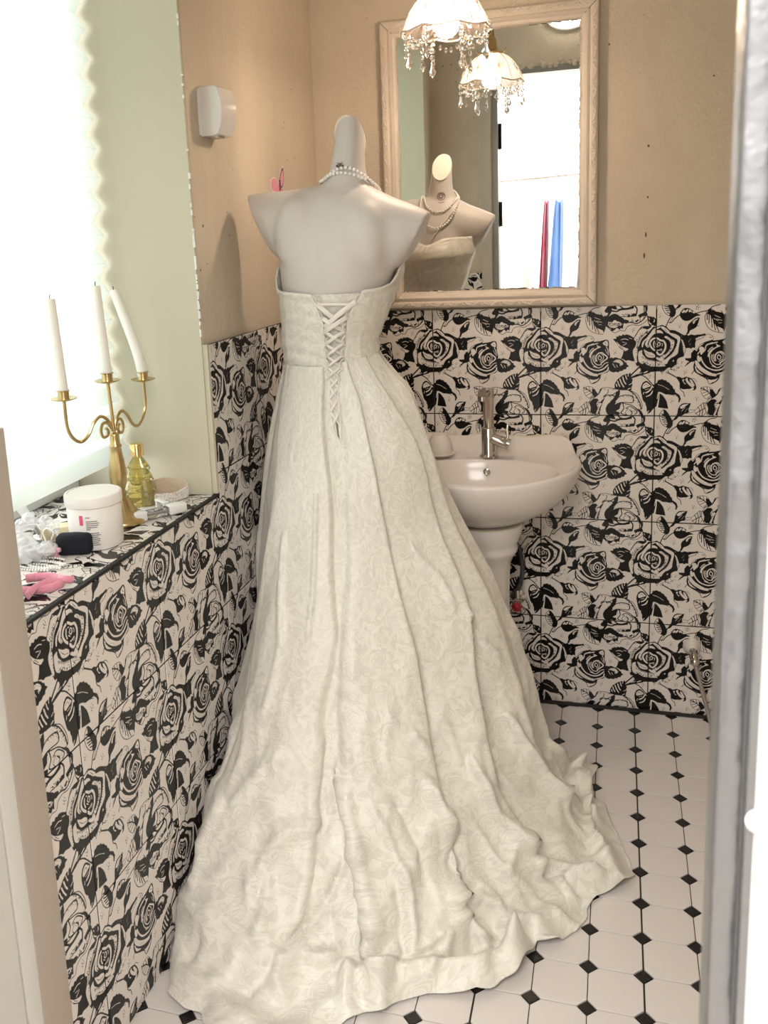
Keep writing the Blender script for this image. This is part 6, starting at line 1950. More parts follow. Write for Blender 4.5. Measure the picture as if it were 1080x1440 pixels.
LEV = [
 (1.112, ellp(-.122,-.602,.110,.094), 4),
 (1.075, ellp(-.108,-.602,.136,.104), 4),
 (1.03, ellp(-.097,-.602,.160,.124), 4),
 (.90, ellp(-.092,-.610,.196,.160), 6),
 (.75, [(-.12,-.82),(-.03,-.80),(.06,-.74),(.125,-.66),(.160,-.57),(.13,-.495),(.03,-.462),(-.1,-.46),(-.25,-.47),(-.315,-.55),(-.308,-.67),(-.23,-.79)], 18),
 (.57, [(-.12,-.90),(-.02,-.88),(.09,-.81),(.19,-.70),(.243,-.56),(.22,-.47),(.12,-.42),(0,-.40),(-.15,-.39),(-.3,-.42),(WX,-.52),(WX,-.66),(-.29,-.80),(-.21,-.88)], 14),
 (.36, [(-.12,-1.0),(0,-.97),(.1,-.90),(.2,-.79),(.275,-.67),(.312,-.55),(.29,-.43),(.2,-.36),(0,-.33),(-.2,-.32),(-.32,-.38),(WX,-.5),(WX,-.84),(-.29,-.95),(-.21,-.99)], 8),
 (.20, [(-.12,-1.10),(0,-1.07),(.1,-1.0),(.2,-.90),(.30,-.76),(.345,-.62),(.345,-.47),(.3,-.38),(.2,-.345),(0,-.31),(-.2,-.29),(-.32,-.34),(WX,-.5),(WX,-1.04),(-.30,-1.09),(-.21,-1.11)], 6),
 (.085, [(-.12,-1.20),(0,-1.17),(.1,-1.10),(.2,-1.0),(.31,-.87),(.395,-.76),(.415,-.64),(.385,-.50),(.38,-.40),(.33,-.355),(.2,-.335),(0,-.29),(-.2,-.26),(-.32,-.31),(WX,-.5),(WX,-1.13),(-.315,-1.17),(-.25,-1.21)], 5),
 (.030, [(-.12,-1.28),(0,-1.25),(.1,-1.18),(.22,-1.07),(.34,-.92),(.44,-.80),(.48,-.69),(.44,-.55),(.425,-.42),(.425,-.36),(.36,-.34),(.2,-.33),(0,-.28),(-.2,-.25),(-.32,-.3),(WX,-.5),(WX,-1.15),(-.325,-1.20),(-.26,-1.26)], 4),
 (.006, [(-.12,-1.36),(-.02,-1.34),(.03,-1.29),(.065,-1.245),(.12,-1.19),(.171,-1.155),(.251,-1.135),(.300,-1.115),(.334,-1.085),(.352,-1.02),(.358,-.985),(.395,-.980),(.430,-.93),(.452,-.885),(.470,-.830),(.500,-.80),(.548,-.747),(.535,-.66),(.524,-.60),(.486,-.515),(.445,-.485),(.455,-.45),(.460,-.347),(.38,-.335),(.2,-.325),(0,-.27),(-.2,-.24),(-.32,-.3),(WX,-.5),(WX,-1.12),(-.340,-1.18),(-.30,-1.275),(-.25,-1.30),(-.215,-1.30),(-.19,-1.34)], 0)]
NA = 480; RPL = 18
RR = np.array([wsm(outline_r(p), s) for _, p, s in LEV]); ZZ = np.array([l[0] for l in LEV])
nl = len(LEV); NR = (nl-1)*RPL+1
TH = np.linspace(-PI, PI, NA, endpoint=False)
idx = (TH+PI)/(2*PI)*720
RA = np.array([np.interp(idx, np.arange(721), np.append(r, r[0])) for r in RR])
def cat(A, s):
    i = min(int(s), nl-2); t = s-i
    b, c = A[i], A[i+1]; a = A[i-1] if i > 0 else b; d = A[i+2] if i+2 < nl else c
    return .5*((2*b)+(c-a)*t+(2*a-5*b+4*c-d)*t*t+(3*b-a-3*c+d)*t**3)
# folds as broad gores with crisp edges.  Each edge: (cloth fraction, angle) course, then the relief just left and just right of it at waist, middle and hem
EDGES = [[[0.007,0.194,0.312,0.477,0.621],[-61.5,-39.0,-33.0,-30.0,-21.7],[0.1,0.1,0.3],[0.75,0.75,0.6]],[[0.034,0.231,0.405,0.651,0.782],[-27.0,-18.0,-14.3,-16.5,-14.3],[0.85,0.9,0.85],[0.85,0.9,0.85]],[[0.0,0.125,0.202,0.27,0.382,0.477,0.574,0.721,0.83],[2.2,5.3,9.0,10.5,11.2,12.7,8.2,6.0,5.3],[0.95,0.8,0.95],[0.1,0.35,0.0]],[[0.006,0.116,0.196,0.284,0.387,0.467,0.598,0.758,0.884],[18.7,23.2,23.2,21.7,18.7,16.5,12.7,15.0,18.0],[0.25,0.45,-0.15],[0.5,0.85,1.05]],[[0.0,0.069,0.135,0.236,0.305,0.379,0.468,0.614,0.762,0.858],[33.0,39.0,39.7,40.5,42.7,43.5,43.5,44.2,42.7,39.0],[0.9,1.05,1.15],[0.05,-0.05,0.15]],[[0.0,0.065,0.148,0.224,0.308,0.402,0.527,0.678,0.771,0.859],[60.7,63,70,73,75.5,74.3,70.5,64.5,62,64],[0.9,1.15,1.15],[0.0,-0.1,0.15]],[[0,0.2,0.5,0.75,1],[82,84,88,85,84],[1.0,1.0,0.95],[0.9,0.9,0.25]]]
BACKF = [(-168,.8),(-164,.1),(-146,.7),(-142,.1),(-124,.8),(-118,.1),(-100,.8),(-96,.1),(-80,.7),(-76,.15),(97,.0),(104,.8),(108,.0),(120,.8),(124,.1),(140,.8),(144,.1),(158,.8),(162,.1)]
def fold(th, s):
    """radial displacement in metres (s = 0 waist .. 1 hem)"""
    d = np.degrees(th); amp = float(np.interp(s, [0,.05,.2,.5,.75,.9,1], [.009,.014,.028,.041,.042,.027,.012]))
    c, h = [], []
    for (ss, aa, hl, hr) in EDGES:
        k = float(np.interp(s, ss, aa)) + .5*math.sin(s*23+aa[0]); wj = .75+.5*s
        c += [k-wj*.5, k+wj*.5]; h += [float(np.interp(s, [0,.5,1], hl)), float(np.interp(s, [0,.5,1], hr))]
    for a_, h_ in BACKF: c.append(a_); h.append(h_)
    c = np.array(c); h = np.array(h); o = np.argsort(c); c = c[o]; h = h[o]
    c = np.r_[c-360, c, c+360]; h = np.r_[h, h, h]
    fine = np.zeros_like(d)
    for off_, w in ((-.8,.15),(-.4,.25),(0,.3),(.4,.25),(.8,.15)): fine += np.interp(d+off_, c, h)*w/1.1
    return (fine-.72)*amp
rngf = [Vector((3.1,7.7,1.3)), Vector((11.2,2.4,8.1))]
def ridge(p): return 1-abs(noise.noise(p))*2.2
VV = np.zeros((NR, NA, 3)); UU = []; VW = []
for i in range(NR):
    s = i/RPL; r = cat(RA, s); z_ = float(cat(ZZ, s)); sn = i/(NR-1)
    VV[i,:,0] = r; VV[i,:,2] = z_
VV[:,:,2] += .020*np.maximum(0, np.sin(TH))[None]*np.exp(-np.arange(NR)/10.)[:,None]
# arc length down the cloth for the weave pattern
base = np.stack([GX+VV[:,:,0]*np.sin(TH)[None], GY-VV[:,:,0]*np.cos(TH)[None], VV[:,:,2]], 2)
arc = np.concatenate([np.zeros((1, NA)), np.cumsum(np.linalg.norm(np.diff(base, axis=0), axis=2), 0)], 0)
tot = arc[-1]
out = np.zeros_like(base)
for i in range(NR):
    s = arc[i]/tot; sn = float(s.mean())
    f = fold(TH, sn)
    r = VV[i,:,0]+f
    out[i,:,0] = GX+r*np.sin(TH); out[i,:,1] = GY-r*np.cos(TH); out[i,:,2] = base[i,:,2]
# normals of the folded sheet, then crumpling along them
def normals(P):
    du = np.roll(P,-1,1)-np.roll(P,1,1); dv = np.gradient(P, axis=0); n = np.cross(du, dv); n /= np.linalg.norm(n, axis=2, keepdims=True)+1e-12; return -n
Nn = normals(out)
if np.sum(Nn[60,:,0]*np.sin(TH)-Nn[60,:,1]*np.cos(TH)) < 0: Nn = -Nn
for i in range(NR):
    for j in range(NA):
        s = arc[i,j]/tot[j]; th = TH[j]
        if abs(th) > 2.4: continue
        k = max(0., min(1., (s-.42)/.45)); k2 = max(0., min(1., (s-.15)/.5))
        x, y, z_ = out[i,j]
        q = Vector((th*2.4, arc[i,j]*3.2, 0))
        dsp = .0022*k2*noise.noise(Vector((th*9+3, arc[i,j]*4.5, 2.)))
        if k > 0:
            w = Vector((th*3.0+.35*noise.noise(q+rngf[0]), arc[i,j]*5.2, 4.0))
            a = ridge(w); b_ = ridge(Vector((th*7.+arc[i,j]*4, arc[i,j]*9.-th*3, 1.7)))
            dsp += k*(.016*max(0, a)**2.0 + .010*max(0, b_)**2.3 - .008)
        out[i,j] += Nn[i,j]*dsp
# hem rolls: the border stands up as a lip with a hollow behind it (angle, half width, height, distance from the hem, spread)
ROLL = [(19,4.5,.040,.050,.026),(28,6,.026,.040,.022),(37,4.5,.040,.040,.022),(45.5,3.0,.085,.032,.030),(57,4,.020,.05,.03),(70,4,.026,.045,.025),(78,4,.036,.06,.03),(92,4,.020,.05,.03),(102,3,.034,.05,.03),(110,4,.030,.05,.025),(14.2,1.2,.045,.07,.05),(-15,5,.014,.04,.03),(-4,5,.016,.05,.03),(4,4,.014,.03,.02)]
CREASE = [[[[39.0,0.395],[40.5,0.332],[41.2,0.235],[38.2,0.186]],0.0324,0.014],[[[39.0,0.178],[45.7,0.148],[48.7,0.106],[45.0,0.03]],0.0243,0.01],[[[38.2,0.147],[41.2,0.104],[48.0,0.086],[52.5,0.055]],0.0189,0.01],[[[27.0,0.217],[27.7,0.171],[27.0,0.116],[26.2,0.082]],0.0216,0.011],[[[24.7,0.216],[25.5,0.139],[23.2,0.037]],-0.0162,0.012],[[[12.7,0.449],[16.5,0.302],[18.7,0.183],[19.5,0.13]],0.0243,0.01],[[[34.5,0.12],[29.2,0.036]],0.0135,0.008],[[[27.7,0.085],[33.0,0.117]],0.0135,0.007],[[[8.2,0.153],[12.0,0.121]],0.0081,0.006],[[[18.0,0.108],[18.7,0.052],[21.7,0.052],[23.2,0.095]],0.0243,0.01],[[[56.3,0.378],[57.7,0.279],[60.0,0.244],[63.0,0.177]],0.0297,0.013],[[[77.2,0.442],[79.5,0.341],[83.3,0.209],[93.7,0.074]],0.0297,0.013],[[[63.0,0.14],[69.0,0.092],[70.5,0.047],[72.0,0.026]],0.0243,0.01],[[[61.5,0.133],[67.5,0.074],[65.3,0.019]],-0.0162,0.01],[[[67.5,0.083],[65.3,0.047],[65.3,0.019]],0.0189,0.007],[[[93.7,0.074],[82.5,0.111],[76.5,0.057],[74.3,0.008]],0.0216,0.012],[[[110.2,0.046],[101.3,0.031],[98.2,0.039]],0.0189,0.009],[[[102.7,0.173],[110.2,0.049],[112.5,0.0]],0.0189,0.01],[[[52.5,0.046],[51.7,0.004],[54.0,0.0]],0.0162,0.008],[[[13.5,0.262],[10.5,0.23],[6.0,0.203],[1.5,0.175],[0.0,0.129],[-1.5,0.095]],-0.0243,0.01],[[[2.2,0.168],[2.2,0.134],[3.7,0.104]],0.0135,0.007],[[[6.0,0.391],[0.0,0.383],[-3.7,0.319],[-6.0,0.246]],0.0189,0.012],[[[6.7,0.545],[6.0,0.454],[5.3,0.333],[4.5,0.227]],0.0135,0.008],[[[-4.5,0.509],[-12.0,0.401],[-14.3,0.364]],0.0162,0.014],[[[-18.0,0.31],[-19.5,0.207],[-18.8,0.16]],0.0135,0.012],[[[-2.3,0.287],[-1.5,0.22],[-2.3,0.186]],0.0135,0.01],[[[1.5,0.168],[6.7,0.157],[11.2,0.125]],0.0081,0.006],[[[-13.5,0.111],[-14.3,0.06]],-0.0108,0.008],[[[-21.0,0.108],[-12.0,0.161]],0.0095,0.008],[[[29.2,0.506],[36.7,0.501],[40.5,0.469]],0.0135,0.008],[[[57.7,0.844],[65.3,0.767],[66.0,0.708]],0.0095,0.01],[[[70.5,0.672],[84.0,0.606]],0.0121,0.009],[[[78.0,0.618],[81.8,0.562]],0.0095,0.007],[[[1.5,1.051],[2.2,0.868],[1.5,0.754]],0.0081,0.008],[[[-18.0,0.87],[-9.8,0.697],[-12.0,0.548]],0.0095,0.014],[[[28.5,0.338],[32.2,0.273],[32.2,0.207]],-0.0135,0.014],[[[52.5,0.198],[57.7,0.121],[58.5,0.031]],0.0108,0.01],[[[21.0,0.348],[24.7,0.278],[26.2,0.225]],0.0108,0.008]]
thd = np.degrees(TH)
dist = tot[None]-arc
for pts, dep, sg in CREASE:
    g = np.zeros_like(arc)
    for (a0, d0), (a1, d1) in zip(pts[:-1], pts[1:]):
        rad_ = .55; X = (thd[None]-a0)*PI/180*rad_; Y = dist-d0; ex, ey = (a1-a0)*PI/180*rad_, d1-d0; L2 = ex*ex+ey*ey+1e-12
        t = np.clip((X*ex+Y*ey)/L2, 0, 1); q = np.hypot(X-t*ex, Y-t*ey); g = np.maximum(g, np.exp(-(q/sg)**1.35))
    out += Nn*(g*dep)[:,:,None]
for a0, w, h, dc, sg in ROLL:
    g = np.exp(-np.abs((thd-a0)/w)**2.2)[None]; k = np.exp(-np.abs((dist-dc)/sg)**1.35)
    out[:,:,2] += h*g*k
    tuck = g*np.exp(-((dist-dc-.045)/.03)**2)*h*.6
    out[:,:,2] -= tuck
out[:,:,2] = np.maximum(out[:,:,2], .0035+.001*np.sin(TH*40)[None])
# keep the cloth in front of the wall and off the back wall and basin pedestal
px_, py_ = out[:,:,0]-BX, out[:,:,1]+.19; pr_ = np.hypot(px_, py_); low = out[:,:,2] < .64
need = np.where(out[:,:,2] < .10, .116, np.where(out[:,:,2] > .50, .112, .084)); push = low & (pr_ < need)
out[:,:,0] = np.where(push, BX+px_/pr_*need, out[:,:,0]); out[:,:,1] = np.where(push, -.19+py_/pr_*need, out[:,:,1])
ol = np.array(outl); front = ol[ol[:,1] < -.2]; front = front[np.argsort(front[:,0])]
fy_ = np.interp(out[:,:,0], front[:,0], front[:,1], left=0, right=0)
shr = np.clip((out[:,:,2]-.60)/.14, 0, 1)**.5; fy_ = -.19+(fy_+.19)*(.42+.58*shr)
hit = (out[:,:,2] > .60) & (out[:,:,2] < .84) & (out[:,:,1] > fy_-.006) & (out[:,:,0] > front[0,0]) & (out[:,:,0] < front[-1,0])
out[:,:,1] = np.where(hit, fy_-.006, out[:,:,1])
wx = -.3162+out[:,:,1]*.0179+.0045
bulge = np.array([[.004*max(0,noise.noise(Vector((TH[j]*8, arc[i,j]*7, 9)))) for j in range(NA)] for i in range(NR)])
out[:,:,0] = np.maximum(out[:,:,0], wx+bulge)
U = [[(TH[j]+PI)*.36 for j in range(NA)]+[2*PI*.36] for i in range(NR)]
VVv = [[float(-arc[i,j]) for j in range(NA)] for i in range(NR)]
me = bpy.data.meshes.new('skirt')
flatv = (out-np.array([GX, GY, 0])).reshape(-1, 3)
me.from_pydata(flatv.tolist(), [], [(i*NA+j, i*NA+(j+1)%NA, (i+1)*NA+(j+1)%NA, (i+1)*NA+j) for i in range(NR-1) for j in range(NA)])
me.materials.append(M['satin']); me.update(); uv_grid(me, NA, NR, True, U, VVv)
me.polygons.foreach_set('use_smooth', [True]*len(me.polygons))
skirt = bpy.data.objects.new('skirt', me); C.objects.link(skirt); skirt.parent = gown_o
md = skirt.modifiers.new('s', 'SOLIDIFY'); md.thickness = .0018; md.offset = -1
bvh_skirt = BVHTree.FromPolygons([tuple(v) for v in out.reshape(-1,3)], [tuple(p.vertices) for p in me.polygons])
bvh_panel = BVHTree.FromPolygons([tuple(Vector(v)+gown_o.location) for v in PV], [(i*16+j,i*16+j+1,(i+1)*16+j+1,(i+1)*16+j) for i in range(29) for j in range(15)])
def back_pt(x, z_, off):
    ys = []
    for b_ in (bvh_skirt, bvh_panel, bvh_man):
        h = b_.ray_cast(Vector((x,-2.2,z_)), Vector((0,1,0)))
        if h[0]: ys.append(h[0].y)
    return Vector((x, min(ys)-off, z_)) - gown_o.location
# waist seam and centre seam
ws = [ring_pt(t, 1.103+.018*max(0,math.sin(t))+.0015*math.sin(9*t), .0095)-gown_o.location for t in [2*PI*j/140 for j in range(141)] if not (math.asin(max(-1,min(1,(xL(1.10)-body(1.11)[0])/.11))) < ((t+PI)%(2*PI)-PI) < math.asin(max(-1,min(1,(xR(1.10)-body(1.11)[0])/.11))))]
half = ws
half.sort(key=lambda p: (math.atan2(p.x+.0, -p.y)) % (2*PI))
MB().tube(half, .0022, 6).obj('waist_seam', M['satin'], gown_o)
# ---- lacing: flat ribbons crossing between loops on both edges
def ribbon(name, pts, w, off, flat_=.22, mtl=None):
    P = spline([back_pt(x, z_, off+o) for x, z_, o in pts], 5)
    mb = MB(); n = len(P); rings = []
    for i, p in enumerate(P):
        T_ = (P[min(i+1,n-1)]-P[max(i-1,0)]).normalized(); B = T_.cross(Vector((0,1,0))).normalized(); Nr = Vector((0,1,0))
        tw = .5*math.sin(i*.7); Bt = B*math.cos(tw*.5)+Nr*math.sin(tw*.5)
        rings.append([p+Bt*(w*math.cos(a))+Nr*(w*flat_*math.sin(a)) for a in [2*PI*k/10 for k in range(10)]])
    mb.loft(rings); return mb.obj(name, mtl or M['ribbon'], gown_o)
eye = [1.258,1.226,1.196,1.168,1.142,1.118,1.096]
for i, z_ in enumerate(eye):
    for e, fx_ in ((-1, xL), (1, xR)):
        x = fx_(z_)
        P = [back_pt(x-e*0+e*-.000, z_+.010, .008), back_pt(x-e*.006, z_+.004, .011), back_pt(x-e*.006, z_-.006, .011), back_pt(x, z_-.012, .008)]
        MB().tube(spline(P, 5), .0014, 6).obj('lace_loop', M['satin'], gown_o)
ribbon('lace_ribbon', [(xL(1.255)+.002,1.250,.004),(-.09,1.249,.003),(xR(1.25)-.008,1.246,.004)], .0030, .006)
for i in range(len(eye)-1):
    w = [.0052,.0048,.0036,.003,.0026,.0022][i]
    za, zb = eye[i]-.006, eye[i+1]-.006
    if i == 0: zb = eye[2]+.004
    ribbon('lace_ribbon', [(xL(za)+.004,za,.004),((xL(za)+xR(zb))/2,(za+zb)/2,.008),(xR(zb)-.004,zb,.004)], w, .004)
    ribbon('lace_ribbon', [(xR(za)-.004,za,.004),((xR(za)+xL(zb))/2,(za+zb)/2,.013),(xL(zb)+.004,zb,.004)], w, .004)
# tail of the lacing over the slit below the waist
sl = [(1.090,-.100,-.078),(1.068,-.098,-.080),(1.045,-.099,-.078),(1.018,-.094,-.074),(.990,-.088,-.070)]
for (za, la, ra_), (zb, lb, rb2) in zip(sl[:-1], sl[1:]):
    ribbon('lace_ribbon', [(la,za,.0),((la+rb2)/2,(za+zb)/2,.003),(rb2,zb,.0)], .0026, .005)
    ribbon('lace_ribbon', [(ra_,za,.0),((ra_+lb)/2,(za+zb)/2,.006),(lb,zb,.0)], .0026, .005)
for pts in ([(la, z_, 0) for z_, la, _ in sl]+[(-.079,.966,0)], [(r_, z_, 0) for z_, _, r_ in sl]+[(-.069,.958,0)]):
    ribbon('slit_edge', pts, .0016, .004, .9, M['satin'])
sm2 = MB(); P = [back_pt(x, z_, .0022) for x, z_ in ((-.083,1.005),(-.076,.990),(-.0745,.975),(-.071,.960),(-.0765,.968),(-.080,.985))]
sm2.add(P, [tuple(range(6))]); sm2.obj('slit_shade', mat('shadowed_lining', (.20,.16,.11), .8), gown_o, smooth=False)  # dark leaf laid on the skirt, coloured as the shade inside the slit

# ------------------------------------------------------------------ pearls
def beads(name, pts, r, parent, closed=False, step=None):
    P = pts; d = [0]
    for a, b in zip(P[:-1], P[1:]): d.append(d[-1]+(Vector(b)-Vector(a)).length)
    n = int(d[-1]/(step or 2.4*r)); mb = MB(); A = np.array([tuple(p) for p in P])
    for i in range(n):
        t = d[-1]*i/n; mb.sphere([float(np.interp(t, d, A[:,k])) for k in range(3)], r, 8, 6)
    o = mb.obj(name, M['pearl'], parent); o['kind'] = 'stuff'; return o
nk = empty('pearl_necklace', (-.068,-.605,1.52), 'layered pearl necklace around the neck of the mannequin, long strand in front', 'necklace')
def neck_ring(zback, zfront, rx, ry, tilt=0, yfront=0):
    P = []
    for i in range(61):
        a = 2*PI*i/60; f = .5-.5*math.cos(a)
        P.append(Vector((-.068+rx*math.sin(a), -.605-ry*math.cos(a)+yfront*f, zback+(zfront-zback)*f+tilt*math.sin(a))))
    return P
def hug(P, off=.0045, lowz=None):
    out_ = []
    for p in P:
        h = bvh_man.find_nearest(p); d = (p-h[0]); n = h[1]
        out_.append((h[0]+n*off)-nk.location)
    return out_
beads('pearl_strand', hug(neck_ring(1.522,1.452,.050,.050,-.004,.030), .005), .0038, nk)
beads('pearl_strand', hug(neck_ring(1.532,1.398,.058,.050,.006,.050), .006), .0038, nk)
bvh_bod = BVHTree.FromPolygons([tuple(Vector(v)+gown_o.location) for v in V_], F_)
def front_drop(pts):
    out_ = []
    for q in spline([(x, 0, z_) for x, z_ in pts], 8):
        ys = [h[0].y for h in (b_.ray_cast(Vector((q.x, .3, q.z)), Vector((0,-1,0))) for b_ in (bvh_man, bvh_bod)) if h[0]]
        out_.append(Vector((q.x, max(ys)+.0055, q.z))-nk.location)
    return out_
beads('pearl_strand', front_drop([(-.004,1.466),(-.030,1.435),(-.062,1.395),(-.092,1.345),(-.112,1.290),(-.120,1.250)]), .0019, nk, step=.0062)
beads('pearl_strand', front_drop([(-.120,1.250),(-.123,1.225),(-.124,1.206)]), .0034, nk, step=.0105)
beads('pearl_strand', front_drop([(-.125,1.43),(-.145,1.38),(-.155,1.322),(-.176,1.277)]), .0026, nk)
bw = MB(); M['tarnish'] = mat('dark_tarnished_clasp', (.20,.15,.13), .35, .8)
for i, (x, z_) in enumerate([(-.078,1.536),(-.072,1.539),(-.066,1.535),(-.060,1.533),(-.054,1.532),(-.047,1.530)]):
    h = bvh_man.ray_cast(Vector((x,-1.5,z_)), Vector((0,1,0))); bw.sphere(h[0]+Vector((0,-.006,0))-nk.location, .0030 if i < 3 else .0018, 8, 6)
for a in (0, 1, 2, 3):
    h = bvh_man.ray_cast(Vector((-.071,-1.5,1.537)), Vector((0,1,0)))[0]+Vector((0,-.007,0))-nk.location
    bw.tube([h, h+Vector((.008*math.cos(.8+1.6*a),-.001,.008*math.sin(.8+1.6*a)))], [.0022,.0006], 6)
bw.obj('clasp', M['tarnish'], nk)
h = bvh_man.ray_cast(Vector((-.028,-1.5,1.515)), Vector((0,1,0)))[0]
tc2 = MB()
for i in range(9): tc2.sphere(h+Vector((.0022*i*.9,-.004,-.0022*i))-nk.location, .0014, 6, 5)
tc2.obj('extender_chain', M['tarnish'], nk)

# ------------------------------------------------------------------ things on the window sill
SZ = .8508
cand = empty('candelabra', (-.447,-1.030,SZ), 'antique gold three armed candelabra on the tiled window sill', 'candelabra')
def rel(p, o): return Vector(p)-o.location
pr = [(.049,0),(.050,.003),(.049,.008),(.045,.011),(.043,.013),(.031,.025),(.020,.042),(.0135,.052),(.0125,.055),(.0145,.057),(.0145,.061),(.0115,.063),(.0115,.067),(.0125,.069),(.0165,.085),(.0175,.100),(.0155,.120),(.0125,.140),(.0105,.152),(.0125,.154),(.0125,.158),(.0100,.160),(.0092,.175),(.0100,.1785),(.0075,.181),(.0045,.183)]
MB().lathe(pr, 60, flute=lambda t,h: (-.06*abs(math.sin(12*t)) if .012 < h < .050 else (-.05*abs(math.sin(5*t)) if .07 < h < .15 else 0))).obj('stem', M['brass'], cand, angle=60)
ends = {'l': Vector((-.487,-1.130,1.114)), 'm': Vector((-.452,-1.028,1.131)), 'r': Vector((-.434,-.918,1.116))}
o0 = cand.location
MB().tube([(0,0,.18),(-.002,.001,.22),tuple(ends['m']-o0)], .0036, 10).obj('centre_arm', M['brass'], cand)
for s, key in ((-1,'l'), (1,'r')):
    E_ = ends[key]-o0; D = Vector((E_.x, E_.y, 0)); Ln = D.length; D.normalize()
    P = [(.016,-.020),(.012,-.030),(.020,-.038),(.031,-.030),(.028,-.012),(.012,-.012)]
    prof_ = [(.018,.192),(.012,.186),(.016,.176),(.028,.176),(.031,.192),(.020,.206),(.008,.200),(.004,.188)]
    prof_ = [(.020,.196),(.014,.190),(.016,.180),(.026,.178),(.031,.190),(.026,.204),(.014,.204),(.004,.190)]
    MB().tube(spline([D*a+Vector((0,0,h)) for a, h in prof_], 6), .0031, 8).obj('scroll', M['brass'], cand)
    arm = [(.004,.186),(.010,.206),(.028,.220),(.046,.210),(.060,.190),(.078,.180),(.096,.190),(Ln-.001,.215),(Ln,E_.z)]
    MB().tube(spline([D*a+Vector((0,0,h)) for a, h in arm], 6), .0033, 8).obj('arm', M['brass'], cand)
for key, e in ends.items():
    p = e-o0
    d = MB().lathe([(0,0),(.010,.0),(.024,.004),(.0255,.006),(.024,.0065),(.011,.004),(.0105,.005),(.0105,.018),(.0125,.019),(.0128,.0205),(.0105,.021),(.0098,.010),(0,.010)], 36, tuple(p)).obj('candle_cup', M['brass'], cand)
def candle(pts, r, lab):
    b = Vector(pts[0]); e = empty('taper_candle', b, lab, 'candle', 'taper candles in the candelabra')
    P = [Vector(p)-b for p in pts]
    P = spline(P, 8) if len(P) > 2 else [P[0].lerp(P[1], i/12) for i in range(13)]
    n = len(P); MB().tube(P, [r*(1-.06*i/n) for i in range(n-1)]+[r*.90], 24).obj('wax', M['wax'], e)
    T_ = (P[-1]-P[-2]).normalized()
    MB().tube([P[-1]-T_*.002, P[-1]+T_*.004, P[-1]+T_*.008+Vector((.0015,0,0))], .0009, 6).obj('wick', M['black'], e)
    return e
candle([(-.487,-1.130,1.125),(-.4945,-1.130,1.303)], .0101, 'straight white taper candle nearest the camera in the left cup')
candle([(-.452,-1.028,1.142),(-.4595,-1.028,1.319)], .0101, 'tallest white taper candle in the middle cup')
candle([(-.434,-.918,1.127),(-.441,-.918,1.17),(-.457,-.918,1.225),(-.483,-.918,1.304)], .0105, 'bent white taper candle in the right cup, leaning left')

# tree shaped gold bottle
M['amber'] = mat('golden_scented_oil', (.86,.72,.22), .04, trans=.75, ior=1.4, coat=.6)
M['goldcap'] = mat('polished_gold_cap', (.90,.66,.32), .12, 1)
bt = empty('perfume_bottle', (-.465,-.915,SZ), 'gold fir tree shaped glass bottle with gold cap behind the candelabra foot', 'bottle', rz=R(20))
tiers = [(.030,.0),(.032,.004),(.032,.026),(.030,.030),(.0335,.034),(.024,.056),(.0285,.060),(.019,.080),(.0235,.084),(.0125,.101),(.0105,.104),(.0105,.110)]
rings = []
for r, h in tiers:
    rings.append([(r*1.0*math.copysign(abs(math.cos(t))**.6, math.cos(t)), r*.62*math.copysign(abs(math.sin(t))**.6, math.sin(t)), h) for t in [2*PI*j/36 for j in range(36)]])
MB().loft(rings).obj('glass_body', M['amber'], bt, angle=30)
MB().lathe([(.0145,.108),(.0145,.132),(.0135,.1335),(0,.1335)], 28).obj('cap', M['goldcap'], bt)
st = MB()
for i in range(5):
    a = PI/2+2*PI*i/5; b_ = a+PI/5; c_ = a-PI/5; R1, R2 = .017, .007
    st.add([(0,-.0225,.062),(R1*math.cos(a),-.0205,.062+R1*math.sin(a)),(R2*math.cos(b_),-.0205,.062+R2*math.sin(b_)),(R2*math.cos(c_),-.0205,.062+R2*math.sin(c_))], [(0,1,2),(0,3,1)])
st.obj('raised_star', M['amber'], bt, smooth=False)
cl_ = MB()
for h, r in ((.038,.031),(.060,.028),(.084,.0225)):
    for sx in (-1, 1): cl_.sphere((sx*r*.95, -.004, h-.003), .0042, 8, 6)
cl_.obj('glass_bobble', M['crystal'], bt)

# beaded headband
M['nude'] = mat('nude_fabric', (.66,.53,.38), .8, bump=.3, bscale=120); M['sequin'] = mat('clear_seed_beads', (.86,.84,.82), .12, spec=1, coat=1)
hb = empty('beaded_headband', (-.424,-.880,SZ), 'nude fabric headband crusted with clear seed beads near the sill corner', 'headband', rz=R(25))
rings = []
for i in range(49):
    a = 2*PI*i/48; w = .016+.006*math.cos(a-2.2); rx, ry = .042+.004*math.cos(2*a), .030; zc = .018+.006*math.sin(a+.6)
    rings.append([(rx*math.cos(a)*(1+q*.06), ry*math.sin(a)*(1+q*.06), zc+w*h) for q, h in ((0,-1),(.8,-1),(1.2,0),(.8,1),(0,1),(-.3,0))])
for r_ in rings:
    mn = min(p[2] for p in r_)
rings = [[(x,y,max(z_,.0012)) for x,y,z_ in r_] for r_ in rings]
MB().loft(rings, cap0=False, cap1=False).obj('band', M['nude'], hb)
sb = MB(); rs = np.random.RandomState(12)
for i in range(620):
    a = rs.uniform(2.6, 6.1); w = .016+.006*math.cos(a-2.2); rx, ry = .042+.004*math.cos(2*a), .030; zc = .018+.006*math.sin(a+.6)
    h = rs.uniform(-1,1); k_ = 1.075-.02*abs(h)
    sb.sphere((rx*math.cos(a)*k_, ry*math.sin(a)*k_, max(.002, zc+w*h)), rs.uniform(.0009,.0019), 5, 4)
o = sb.obj('seed_beads', M['sequin'], hb); o['kind'] = 'stuff'

